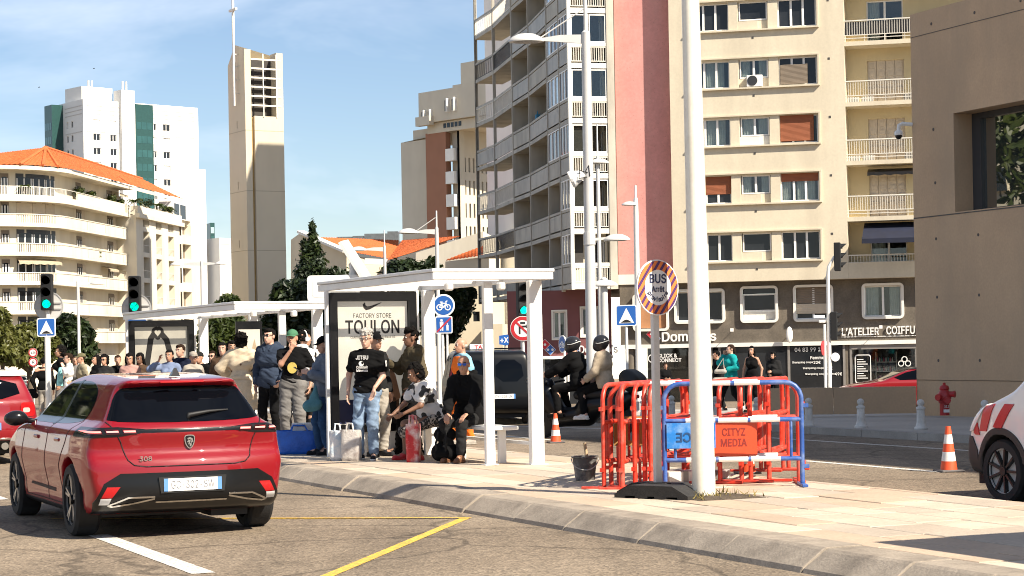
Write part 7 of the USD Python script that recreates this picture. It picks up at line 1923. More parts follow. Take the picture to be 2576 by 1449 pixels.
class CarShape:
 """side outline x plan x section, blended; x right, y forward from the tail, z up"""

 def __init__(s, side, width, plan, sect, wheels, wr, h=0.018, br=0.16, bf=0.35, k=0.07, arch=0.055, sg=0.9, flare=0.0):
  side = chaikin(side); L = side[:, 0].max(); Z = side[:, 1].max()
  s.h = h; s.o = np.array([-width / 2 - 0.12, -0.15, side[:, 1].min() - 0.1])
  n = np.ceil((np.array([width / 2 + 0.12, L + 0.15, Z + 0.12]) - s.o) / h).astype(int)
  x, y, z = [s.o[i] + h * np.arange(n[i]) for i in range(3)]
  S2 = poly_sdf(side, y, z)
  F_ = np.empty(n, np.float32)
  hw = np.interp(y, *np.array(plan).T)[:, None] + np.interp(z, *np.array(sect).T)[None, :]
  ye = np.clip(1 - y / (L * 0.45), 0, 1) ** 0.5; yf = np.clip((y - L * 0.6) / (L * 0.4), 0, 1) ** 0.5
  for i, xx in enumerate(x):
   q = (abs(xx) / (width / 2)) ** 2.2
   ys = y - br * q * ye + bf * q * yf
   idx = (ys - s.o[1]) / h
   i0 = np.clip(np.floor(idx).astype(int), 0, n[1] - 2); fr_ = np.clip(idx - i0, 0, 1)[:, None]
   sd = S2[i0] * (1 - fr_) + S2[i0 + 1] * fr_
   F_[i] = smax(sd, abs(xx) - hw, k)
  F_ = gaussian_filter(F_, sg)
  for wy, wz in wheels:
   d = wr + arch - np.sqrt((y[None, :, None] - wy) ** 2 + (z[None, None, :] - wz) ** 2)
   m = np.abs(x)[:, None, None] > width / 2 - 0.34
   F_ = np.where(m, np.maximum(F_, d), F_)
  s.F = F_; s.n = n; s.memo = {}

 def mesh(s, off=0.0):
  v, f = surface_net((s.F - off).astype(float), s.o, s.h)
  return v, f

 def man(s, off=0.0):
  if off in s.memo:
   return s.memo[off]
  v, f = s.mesh(off)
  s.memo[off] = manifold3d.Manifold(manifold3d.Mesh(v.astype(np.float32), f.astype(np.uint32)))
  return s.memo[off]

 def at(s, P):
  return map_coordinates(s.F, ((np.array(P) - s.o) / s.h).T, order=1, mode='nearest')

 def tail(s, x, z, off=0.0):
  """y of the rear surface at (x, z)"""
  ys = np.linspace(-0.12, 1.6, 700); v = s.at(np.stack([np.full(700, x), ys, np.full(700, z)], 1))
  i = np.argmax(v < off); return ys[i]

def ccw(P):
 P = np.array(P.exterior.coords)[:-1] if hasattr(P, 'exterior') else np.array(P, float)
 a = np.sum(P[:, 0] * np.roll(P[:, 1], -1) - P[:, 1] * np.roll(P[:, 0], -1))
 return P if a > 0 else P[::-1]

def prism_y(poly, y0, y1):
 return manifold3d.CrossSection([ccw(poly)]).extrude(y1 - y0).transform(np.array([[1, 0, 0, 0], [0, 0, -1, y1], [0, 1, 0, 0]], float))

def prism_x(poly, x0, x1):
 return manifold3d.CrossSection([ccw(poly)]).extrude(x1 - x0).transform(np.array([[0, 0, 1, x0], [1, 0, 0, 0], [0, 1, 0, 0]], float))

def prism_z(poly, z0, z1):
 return manifold3d.CrossSection([ccw(poly)]).extrude(z1 - z0).translate((0, 0, z0))

def mobj(name, m, mat_, T, smooth=35, label=None):
 if m.is_empty():
  return None
 q = m.to_mesh()
 return obj(name, (np.array(q.vert_properties[:, :3], float), np.array(q.tri_verts, int)), mat_, T, smooth, label)

def sk(P):
 """strip polygon about a polyline (y, z)"""
 return np.array(LineString(P).buffer(0.006, cap_style=2).exterior.coords)[:-1]

def wheel(T, x, y, r, w, sd, spokes=5, light=rim_light, dark=rim_dark, cover=False):
 """tyre and rim, outer face towards sd"""
 mb = MB(); rr = r * 0.72
 mb.lathe([(rr, -w / 2), (r * 0.93, -w / 2), (r, -w / 2 + 0.03), (r, w / 2 - 0.03), (r * 0.93, w / 2), (rr, w / 2), (rr - 0.01, 0), (rr, -w / 2)], 40, (x, y, r), 'x', cap=False); W_ = mb.obj('wheel', tyre, T, smooth=35)
 mb = MB(); mb.lathe([(rr, -w / 2 + 0.02), (rr * 0.98, w / 2 - 0.05), (0.02, w / 2 - 0.06)] if sd > 0 else [(0.02, -w / 2 + 0.06), (rr * 0.98, -w / 2 + 0.05), (rr, w / 2 - 0.02)], 32, (x, y, r), 'x', cap=False); mb.obj('rim', dark if not cover else light, W_, smooth=35)
 xo = x + sd * (w / 2 - 0.028)
 for k in range(spokes):
  a = k * 2 * math.pi / spokes + 0.35
  mb = MB()
  for e in ((-0.12, 0.10), (0.12, 0.10)) if not cover else ((0, 0.07),):
   c0 = np.array([xo - sd * 0.015, y + 0.05 * math.cos(a), r + 0.05 * math.sin(a)]); c1 = np.array([xo, y + rr * 0.97 * math.cos(a + e[0]), r + rr * 0.97 * math.sin(a + e[0])])
   mb.beam(c0, c1, 0.022, 0.035 if not cover else 0.05, (sd, 0, 0))
  mb.obj('spoke', light if not cover else rim_dark, W_)
 mb = MB(); mb.lathe([(rr + 0.004, -0.006), (rr + 0.004, 0.006), (rr - 0.014, 0.006), (rr - 0.014, -0.006), (rr + 0.004, -0.006)], 36, (xo, y, r), 'x', cap=False); mb.obj('rim_edge', light, W_)
 mb = MB(); mb.lathe([(0.045, -0.02), (0.04, 0.02)], 12, (xo, y, r), 'x'); mb.obj('hub_cap', dark, W_)
 return W_

def plate_text(T, txt, x, y, z, w=0.52, h=0.11, rot=0.0, bold=True):
 """French registration plate, blue ends"""
 M = mat4((1, 0, 0), (0, -rot, 1), (0, -1, -rot), (x, y, z))
 mb = MB(); mb.prism(sbox(-w / 2, w / 2, -h / 2, h / 2), -0.008, 0.0, M); P = mb.obj('number_plate', sgn_white, T)
 mb = MB(); mb.prism(sbox(-w / 2, -w / 2 + 0.036, -h / 2, h / 2), 0.0008, 0.002, M); mb.prism(sbox(w / 2 - 0.036, w / 2, -h / 2, h / 2), 0.0008, 0.002, M); mb.obj('blue_end', look('plate_blue', (0.10, 0.24, 0.50), 0.4), P)
 mb = MB(); mb.text(txt, h * 0.62, M @ mat4(o=(0, -h * 0.31, 0.001)), 0.0015, False, width=w - 0.13, center=True); mb.obj('lettering', look('plate_ink', (0.16, 0.16, 0.17), 0.5), P)
 return P

# the red hatchback in front
CR = thing('red_hatchback', 'glossy red five-door hatchback seen from behind at the kerb', 'car', (-2.836, 17.504, 0.0), 24.3)
side = [(0.45, 0.19), (0.16, 0.24), (0.07, 0.31), (-0.005, 0.36), (-0.01, 0.46), (0.0, 0.56), (0.0, 0.62), (0.02, 0.70), (0.075, 0.745), (0.085, 0.80), (0.07, 0.88), (0.055, 0.93), (0.075, 0.985), (0.13, 1.02), (0.27, 1.17), (0.41, 1.315), (0.33, 1.345), (0.27, 1.37), (0.29, 1.395), (0.6, 1.415), (1.2, 1.44), (1.9, 1.448), (2.35, 1.425), (2.75, 1.27), (3.2, 1.03), (3.35, 0.975), (3.8, 0.90), (4.15, 0.81), (4.30, 0.70), (4.365, 0.55), (4.36, 0.32), (4.2, 0.19), (2.2, 0.17)]
plan = [(-0.1, -0.10), (0.0, -0.075), (0.35, -0.02), (0.8, 0.0), (2.2, -0.008), (3.4, 0.0), (3.9, -0.03), (4.3, -0.12), (4.5, -0.2)]
sect = [(0.15, 0.80), (0.22, 0.865), (0.32, 0.888), (0.40, 0.885), (0.50, 0.905), (0.62, 0.925), (0.72, 0.922), (0.82, 0.905), (0.90, 0.895), (0.955, 0.87), (0.99, 0.81), (1.03, 0.735), (1.2, 0.645), (1.36, 0.56), (1.42, 0.49), (1.5, 0.4)]
CS = CarShape(side, 1.86, plan, sect, [(0.83, 0.325), (3.505, 0.325)], 0.325, h=0.016, br=0.17, bf=0.4, k=0.06)
B0 = CS.mesh(0.0)
obj('body', B0, paint_red, CR, smooth=True)
M3, M5, M8 = CS.man(0.003), CS.man(0.005), CS.man(0.009)
rw = Polygon(chaikin([(-0.70, 1.02), (0.70, 1.02), (0.665, 1.10), (0.565, 1.30), (0.48, 1.335), (-0.48, 1.335), (-0.565, 1.30), (-0.665, 1.10)], 2))
mobj('rear_window', M3 ^ prism_y(rw, 0.0, 0.55), car_glass, CR)
dlo = [(3.12, 0.985), (2.78, 1.18), (2.36, 1.355), (1.9, 1.385), (1.35, 1.375), (1.02, 1.315), (0.86, 1.20), (0.88, 1.075), (1.0, 1.005), (2.0, 0.985)]
for a, b in ((-1.2, -0.3), (0.3, 1.2)):
 g_ = M3 ^ prism_x(chaikin(dlo, 2), a, b); mobj('side_window', g_, car_glass, CR)
 mobj('window_pillar', M5 ^ prism_x([(1.86, 0.98), (1.96, 0.98), (1.92, 1.39), (1.84, 1.39)], a, b), trim, CR)
 mobj('sill', M5 ^ prism_x([(1.22, 0.15), (3.12, 0.15), (3.12, 0.245), (1.22, 0.245)], a * 1.0, b), trim, CR)
 for ln in ([(1.86, 0.985), (1.92, 0.6), (1.90, 0.27)], [(0.92, 1.03), (1.02, 0.85), (1.24, 0.62), (1.26, 0.27)], [(2.98, 0.985), (3.04, 0.6), (2.98, 0.27)], [(1.24, 0.27), (3.0, 0.265)]):
  mobj('panel_gap', M3 ^ prism_x(sk(ln), a, b), gap, CR)
 for y in (1.30, 2.28):
  s_ = -1 if a < 0 else 1
  mb = MB(); mb.cbox(s_ * 0.895 - 0.015, s_ * 0.895 + 0.02, y, y + 0.2, 0.83, 0.865, 0.01); mb.obj('door_handle', paint_red, CR)
  mb = MB()
 mobj('door_moulding', M3 ^ prism_x([(1.55, 0.36), (2.75, 0.375), (2.7, 0.40), (1.55, 0.395)], a, b), gap, CR)
mobj('windscreen', M3 ^ prism_z(chaikin([(-0.66, 3.22), (-0.52, 2.42), (0.52, 2.42), (0.66, 3.22)], 1), 0.9, 1.5), car_glass, CR)
# tailgate gap, light bar, lamps
mobj('panel_gap', M3 ^ prism_y(LineString([(-0.70, 1.03), (-0.66, 0.98), (-0.60, 0.86), (-0.55, 0.70), (-0.50, 0.655), (-0.40, 0.64), (0.40, 0.64), (0.50, 0.655), (0.55, 0.70), (0.60, 0.86), (0.66, 0.98), (0.70, 1.03)]).buffer(0.005), -0.1, 0.3), gap, CR)
lb = Polygon([(-0.90, 0.90), (-0.62, 0.905), (-0.42, 0.935), (0.42, 0.935), (0.62, 0.905), (0.90, 0.90), (0.90, 0.985), (0.62, 0.99), (0.38, 0.965), (-0.38, 0.965), (-0.62, 0.99), (-0.90, 0.985)])
mobj('light_bar', M5 ^ prism_y(lb, -0.1, 0.72), black_gloss, CR)
for s_ in (-1, 1):
 for a0 in (0.46, 0.605, 0.75):
  P = [(a0, 0.925), (a0 + 0.115, 0.925), (a0 + 0.13, 0.972), (a0 + 0.015, 0.972)]
  P = [(s_ * x, z) for x, z in P][::s_]
  tl = mobj('tail_light', M8 ^ prism_y(Polygon(P), -0.1, 0.6), smoke, CR)
  P = [(a0 + 0.012, 0.942), (a0 + 0.112, 0.942), (a0 + 0.116, 0.958), (a0 + 0.016, 0.958)]; P = [(s_ * x, z) for x, z in P][::s_]
  mobj('lit_strip', CS.man(0.012) ^ prism_y(Polygon(P), -0.1, 0.6), lamp_lit, tl if tl else CR)
 P = [(0.695, 0.375), (0.625, 0.47), (0.735, 0.47), (0.785, 0.375)]; P = [(s_ * x, z) for x, z in P][::s_]
 mobj('reflector', M8 ^ prism_y(Polygon(P), -0.15, 0.4), lamp_red, CR)
 P = [(0.715, 0.312), (0.70, 0.37), (0.788, 0.37), (0.795, 0.312)]; P = [(s_ * x, z) for x, z in P][::s_]
 mobj('fog_light', M8 ^ prism_y(Polygon(P), -0.15, 0.4), lamp_clear, CR)
 for P in ([(0.34, 0.374), (0.56, 0.372), (0.715, 0.305)], [(0.34, 0.356), (0.52, 0.316), (0.68, 0.292), (0.715, 0.303)]):
  mobj('exhaust_trim', CS.man(0.012) ^ prism_y(affinity.scale(LineString(P), s_, 1, origin=(0, 0)).buffer(0.0075), -0.15, 0.4), chrome, CR)
vl = Polygon([(-0.62, 0.585), (0.62, 0.585), (0.76, 0.50), (0.84, 0.33), (0.82, 0.22), (-0.82, 0.22), (-0.84, 0.33), (-0.76, 0.50)])
mobj('rear_valance', CS.man(0.0065) ^ prism_y(vl, -0.15, 0.42), trim, CR)
mobj('valance_strip', CS.man(0.012) ^ prism_y(Polygon([(-0.32, 0.318), (0.32, 0.318), (0.32, 0.332), (-0.32, 0.332)]), -0.15, 0.3), chrome, CR)
mb = MB(); mb.box(-0.72, 0.72, 0.6, 4.1, 0.17, 0.24); mb.box(0.28, 0.62, 0.42, 0.75, 0.15, 0.22); mb.obj('underbody', black_matt, CR)
yb = CS.tail(0, 0.475) - 0.012
mb = MB(); mb.prism(Polygon([(-0.285, 0.405), (0.285, 0.405), (0.305, 0.545), (-0.305, 0.545)]), 0, 0.012, mat4((1, 0, 0), (0, 0, 1), (0, -1, 0), (0, yb + 0.014, 0))); mb.obj('plate_recess', black_matt, CR)
plate_text(CR, 'GC-302-SW', 0, yb - 0.004, 0.475)
ye = CS.tail(0, 0.85)
Me = mat4((1, 0, 0), (0, 0, 1), (0, -1, 0), (0, ye - 0.002, 0.845))
shd = Polygon(chaikin([(-0.048, 0.055), (0.0, 0.062), (0.048, 0.055), (0.046, 0.0), (0.03, -0.042), (0.0, -0.068), (-0.03, -0.042), (-0.046, 0.0)], 1))
mb = MB(); mb.prism(shd, 0, 0.012, Me); em = mb.obj('badge', chrome, CR); mb = MB(); mb.prism(shd.buffer(-0.008), 0.0125, 0.014, Me); mb.obj('badge_field', black_gloss, em)
mb = MB(); mb.prism(Polygon([(-0.022, 0.03), (0.002, 0.04), (0.026, 0.026), (0.03, 0.0), (0.014, -0.01), (0.016, -0.034), (0.0, -0.046), (-0.004, -0.02), (-0.016, -0.026), (-0.01, -0.004), (-0.03, -0.006), (-0.014, 0.012)]).difference(LineString([(-0.01, 0.02), (0.012, 0.012), (0.004, -0.012)]).buffer(0.0035)), 0.0145, 0.017, Me); mb.obj('badge_relief', chrome, em)
mb = MB(); yy = CS.tail(-0.36, 0.70) - 0.006; mb.text('308', 0.04, up_text((-0.46, yy, 0.69)), 0.004, True, width=0.11); mb.obj('lettering', chrome, CR)
# wiper, shark fin, spoiler lamp, mirrors
p0 = np.array([0.02, CS.tail(0.02, 1.075) - 0.03, 1.075]); p1 = np.array([0.40, CS.tail(0.40, 1.125) - 0.02, 1.115])
mb = MB(); mb.tube([p0 + [0, 0.02, -0.03], p0, (p0 + p1) / 2 + [0, -0.01, 0.01], p1], [0.028, 0.026, 0.016, 0.007], 8); mb.obj('rear_wiper', black_matt, CR, smooth=True)
zr = 1.42
mb = MB(); mb.mesh(manifold3d.Manifold.hull_points(np.array([(-0.04, 0.50, zr), (0.04, 0.50, zr), (-0.012, 0.52, zr + 0.075), (0.012, 0.52, zr + 0.075), (0, 0.70, zr + 0.01), (-0.035, 0.62, zr), (0.035, 0.62, zr), (0, 0.56, zr + 0.07)]))); mb.obj('roof_antenna', black_gloss, CR, smooth=40)
ys_ = CS.tail(0, 1.372) - 0.004
mb = MB(); mb.cbox(-0.20, 0.20, ys_ - 0.006, ys_ + 0.03, 1.362, 1.378, 0.004); mb.obj('brake_light', lamp_red, CR)
for s_ in (-1, 1):
 mv = blob([('e', (s_ * 1.0, 2.83, 1.015), (0.105, 0.075, 0.075)), ('e', (s_ * 1.03, 2.87, 1.01), (0.09, 0.09, 0.065)), ('c', (s_ * 0.80, 2.86, 0.975), (s_ * 0.95, 2.85, 1.0), 0.025, 0.03)], 0.012, 0.03)
 obj('mirror', mv, black_gloss, CR, smooth=True)
 for y in (0.83, 3.505):
  wheel(CR, s_ * 0.80, y, 0.325, 0.225, s_)

# other vehicles
def simple_car(name, label, loc, rz, side, width, sect, plan, wheels, wr, paint, win, rwp, fwp=None, cat='car', h=0.03, br=0.12, bf=0.2, roof=None, light=rim_light, k=0.06, cover=False, spokes=5):
 T = thing(name, label, cat, loc, rz)
 C = CarShape(side, width, plan, sect, wheels, wr, h=h, br=br, bf=bf, k=k)
 obj('body', C.mesh(), paint, T, smooth=True)
 m = C.man(0.006)
 for a, b in ((-1.4, -0.3), (0.3, 1.4)):
  for w_ in win:
   mobj('side_window', m ^ prism_x(chaikin(w_, 1), a, b), car_glass, T)
 for q in rwp:
  mobj('rear_window', m ^ prism_y(Polygon(chaikin(q, 1)), -0.1, 0.9), car_glass, T)
 if fwp:
  mobj('windscreen', m ^ prism_z(chaikin(fwp, 1), 0.8, 2.4), car_glass, T)
 for s_ in (-1, 1):
  for y, z in wheels:
   wheel(T, s_ * (width / 2 - 0.13), y, wr, 0.2, s_, light=light, cover=cover, spokes=spokes)
 mb = MB(); mb.box(-width / 2 + 0.2, width / 2 - 0.2, 0.3, side_max(side) - 0.3, 0.16, 0.3); mb.obj('underbody', black_matt, T)
 return T, C, m

def side_max(s):
 return max(p[0] for p in s)

hatch_side = [(0.4, 0.2), (0.1, 0.26), (0.0, 0.4), (0.0, 0.62), (0.05, 0.75), (0.06, 0.95), (0.12, 1.0), (0.30, 1.30), (0.22, 1.36), (0.3, 1.39), (1.2, 1.42), (2.0, 1.40), (2.4, 1.28), (2.75, 1.03), (2.9, 0.97), (3.5, 0.9), (3.75, 0.75), (3.85, 0.5), (3.8, 0.25), (3.5, 0.18)]
hatch_sect = [(0.15, 0.72), (0.3, 0.83), (0.6, 0.86), (0.85, 0.83), (0.95, 0.80), (1.3, 0.66), (1.42, 0.58), (1.5, 0.5)]
hatch_plan = [(-0.1, -0.06), (0.3, 0), (3.2, 0), (3.9, -0.15)]
T, C, m = simple_car('red_small_car', 'small red car with white roof cut off by the left edge', (-7.93, 29.75, 0), 24, hatch_side, 1.73, hatch_sect, hatch_plan, [(0.62, 0.31), (3.1, 0.31)], 0.31, paint_red,
      [[(2.65, 1.0), (2.2, 1.31), (0.5, 1.31), (0.36, 1.0)]], [[(-0.6, 0.99), (0.6, 0.99), (0.52, 1.29), (-0.52, 1.29)]], h=0.025, br=0.14)
mobj('roof', C.man(0.012) ^ manifold3d.Manifold.cube((2, 2.6, 0.3)).translate((-1, 0.1, 1.335)), paint_white, T)
for s_ in (-1, 1):
 mobj('tail_light', C.man(0.012) ^ prism_y(rrect(s_ * 0.68 - 0.11, s_ * 0.68 + 0.11, 0.72, 0.93, 0.05), -0.1, 0.4), lamp_red, T)
 mobj('lit_strip', C.man(0.02) ^ prism_y(rrect(s_ * 0.66 - 0.055, s_ * 0.66 + 0.055, 0.78, 0.85, 0.03), -0.1, 0.4), lamp_lit, T)
 mb = MB(); y = C.tail(s_ * 0.08, 0.3); mb.tube([(s_ * 0.32, y - 0.03, 0.28), (s_ * 0.32, y + 0.15, 0.28)], 0.055, 14); mb.tube([(s_ * 0.46, y - 0.03, 0.28), (s_ * 0.46, y + 0.15, 0.28)], 0.055, 14); mb.obj('exhaust_pipe', chrome, T)
mobj('bumper_lower', C.man(0.012) ^ prism_y(Polygon([(-0.7, 0.2), (0.7, 0.2), (0.76, 0.36), (-0.76, 0.36)]), -0.1, 0.4), trim, T)
mobj('chrome_strip', C.man(0.012) ^ prism_y(Polygon([(-0.8, 0.375), (0.8, 0.375), (0.8, 0.40), (-0.8, 0.40)]), -0.1, 0.4), chrome, T)
plate_text(T, 'FT-418-KD', 0.0, C.tail(0, 0.6) - 0.01, 0.58)

p = ground_at(48, 172)
T, C, m = simple_car('grey_hatchback', 'dark grey-green hatchback far off at the left', (p[0], p[1], gz(172)), 18, hatch_side, 1.76, hatch_sect, hatch_plan, [(0.62, 0.31), (3.1, 0.31)], 0.31, paint_grey,
      [[(2.65, 1.0), (2.2, 1.31), (0.5, 1.31), (0.36, 1.0)]], [[(-0.62, 0.99), (0.62, 0.99), (0.55, 1.3), (-0.55, 1.3)]], h=0.035)
for s_ in (-1, 1):
 mobj('tail_light', C.man(0.012) ^ prism_y(rrect(s_ * 0.70 - 0.09, s_ * 0.70 + 0.09, 0.72, 0.98, 0.04), -0.1, 0.4), lamp_red, T)
plate_text(T, 'BX-207-LP', 0.0, C.tail(0, 0.6) - 0.02, 0.66, 0.6, 0.13)

van_side = [(0.3, 0.22), (0.02, 0.32), (0.0, 0.6), (0.02, 1.0), (0.06, 1.45), (0.12, 1.66), (0.3, 1.72), (1.5, 1.74), (2.9, 1.72), (3.2, 1.62), (3.85, 1.15), (4.0, 1.06), (4.5, 0.92), (4.68, 0.75), (4.74, 0.45), (4.6, 0.24)]
van_sect = [(0.2, 0.93), (0.4, 0.985), (0.9, 0.99), (1.1, 0.96), (1.6, 0.86), (1.75, 0.78)]
van_plan = [(-0.1, -0.03), (0.1, 0), (4.0, 0), (4.75, -0.18)]
p = ground_at(1233, 45.5)
T, C, m = simple_car('black_taxi_van', 'black taxi minivan seen from behind through the near shelter', (p[0], p[1], gz(45.5)), 4, van_side, 2.0, van_sect, van_plan, [(0.8, 0.33), (3.75, 0.33)], 0.33, paint_black,
      [[(3.7, 1.1), (3.1, 1.55), (1.75, 1.58), (1.75, 1.1)], [(1.6, 1.1), (1.6, 1.58), (0.35, 1.56), (0.3, 1.1)]], [[(-0.78, 1.0), (-0.12, 1.0), (-0.12, 1.5), (-0.70, 1.5)], [(0.12, 1.0), (0.78, 1.0), (0.70, 1.5), (0.12, 1.5)]], h=0.03, br=0.06, cat='taxi')
mb = MB(); mb.cbox(-0.42, 0.16, 1.1, 1.25, 1.735, 1.87, 0.02); tx = mb.obj('taxi_sign', sgn_white, T); mb = MB(); mb.text('TAXI', 0.085, up_text((-0.13, 1.097, 1.76)), 0.003, True, center=True, width=0.34); mb.obj('lettering', sgn_red, tx)
mb = MB(); mb.beam((-0.8, 1.15, 1.76), (0.8, 1.15, 1.76), 0.05, 0.03); mb.obj('roof_bar', trim, T)
plate_text(T, 'DY-128-JK', 0.30, C.tail(0.3, 0.66) - 0.012, 0.66)
mb = MB(); yy = C.tail(0.88, 1.05) - 0.012; mb.prism(Polygon([(0, -0.075), (0.05, 0), (0, 0.075), (-0.05, 0)]).difference(Polygon([(0, -0.035), (0.024, 0), (0, 0.035), (-0.024, 0)])), 0, 0.012, mat4((1, 0, 0), (0, 0, 1), (0, -1, 0), (0.84, yy, 1.02))); mb.obj('badge', chrome, T)
for s_ in (-1, 1):
 mobj('tail_light', C.man(0.012) ^ prism_y(rrect(s_ * 0.93 - 0.05, s_ * 0.93 + 0.05, 0.85, 1.35, 0.03), -0.1, 0.4), look('tail_lamp_dim', (0.07, 0.004, 0.006), 0.15), T)
mobj('door_gap', C.man(0.004) ^ prism_y(Polygon([(-0.008, 0.4), (0.008, 0.4), (0.008, 1.62), (-0.008, 1.62)]), -0.1, 0.3), black_matt, T)

# white service van at the right edge: its nose points along the street
v2_side = [(0.3, 0.2), (0.02, 0.32), (0.0, 0.6), (0.05, 1.2), (0.15, 1.72), (0.4, 1.80), (1.8, 1.82), (2.5, 1.78), (2.9, 1.6), (3.45, 1.16), (3.6, 1.08), (4.1, 0.93), (4.3, 0.78), (4.38, 0.62), (4.40, 0.4), (4.3, 0.22)]
v2_sect = [(0.2, 0.84), (0.4, 0.90), (0.9, 0.905), (1.1, 0.87), (1.7, 0.76), (1.85, 0.66)]
fr_rt = (13.25, 15.95 - 3.52)
p = SP(*fr_rt)
T, C, m = simple_car('white_service_van', 'white service van with red and white stripes, nose at the right edge', (p[0], p[1], 0.0), 24, v2_side, 1.84, v2_sect, [(-0.1, -0.03), (0.1, 0), (3.6, 0), (4.4, -0.14)], [(0.82, 0.315), (3.52, 0.315)], 0.315, paint_white,
      [[(3.35, 1.12), (2.8, 1.58), (2.0, 1.62), (2.0, 1.12)]], [], [(-0.72, 3.55), (-0.6, 2.75), (0.6, 2.75), (0.72, 3.55)], h=0.022, bf=0.32, cat='van', light=look('hub_cap_grey', (0.42, 0.42, 0.41), 0.4), cover=True, spokes=9)
bm = C.man(0.012)
mobj('front_bumper', bm ^ prism_x([(3.93, 0.15), (4.6, 0.15), (4.6, 0.62), (4.30, 0.66), (4.05, 0.64), (3.95, 0.50)], -1.2, 1.2), trim_rough, T)
for s_ in (-1, 1):
 a, b = (-1.2, -0.45) if s_ < 0 else (0.45, 1.2)
 mobj('headlight', C.man(0.02) ^ prism_x([(4.02, 0.70), (4.34, 0.665), (4.33, 0.80), (3.85, 0.98), (3.78, 0.96)], a, b), lamp_clear, T)
 for q in ([(3.60, 0.98), (3.80, 0.95), (3.90, 0.70), (3.76, 0.70)], [(3.98, 0.66), (4.02, 0.68), (3.95, 0.80), (3.90, 0.66)], [(3.30, 0.98), (3.44, 0.98), (3.62, 0.75), (3.50, 0.72)]):
  mobj('red_stripe', C.man(0.012) ^ prism_x(q, a, b), sgn_red, T)
 mobj('arch_trim', C.man(0.012) ^ prism_x(np.array(Point(3.52, 0.315).buffer(0.43, 16).difference(Point(3.52, 0.315).buffer(0.36, 16)).intersection(sbox(3.0, 4.0, 0.2, 0.9)).exterior.coords)[:-1], a, b), trim_rough, T)

# red car parked behind the parapet wall, seen from its side
red_side = [(0.4, 0.2), (0.1, 0.3), (0.0, 0.55), (0.05, 0.85), (0.3, 0.92), (0.9, 1.14), (1.5, 1.22), (2.2, 1.2), (2.9, 0.92), (3.1, 0.86), (3.9, 0.76), (4.2, 0.6), (4.2, 0.3), (4.0, 0.2)]
p = at(2096, 975, 54.0)
T, C, m = simple_car('red_coupe', 'red car parked behind the low parapet wall, cut off by the concrete corner', (p[0] + 4.2, p[1], gz(54)), 90, red_side, 1.75, [(0.2, 0.78), (0.5, 0.87), (0.84, 0.85), (0.88, 0.8), (1.2, 0.58), (1.3, 0.5)], hatch_plan[:3] + [(4.2, -0.15)], [(0.75, 0.31), (3.4, 0.31)], 0.31, paint_red,
      [[(2.85, 0.89), (2.2, 1.15), (1.6, 1.165), (1.6, 0.89)], [(1.52, 0.89), (1.52, 1.165), (1.0, 1.12), (0.6, 0.92)]], [], [(-0.68, 2.95), (-0.55, 2.2), (0.55, 2.2), (0.68, 2.95)], h=0.03)
mobj('roof', C.man(0.012) ^ manifold3d.Manifold.cube((2, 1.8, 0.3)).translate((-1, 0.8, 1.17)), paint_black, T)
mb = MB(); mb.ball((0.93, 2.75, 0.93), (0.1, 0.06, 0.06), 2); mb.obj('mirror', gap, T, smooth=True)

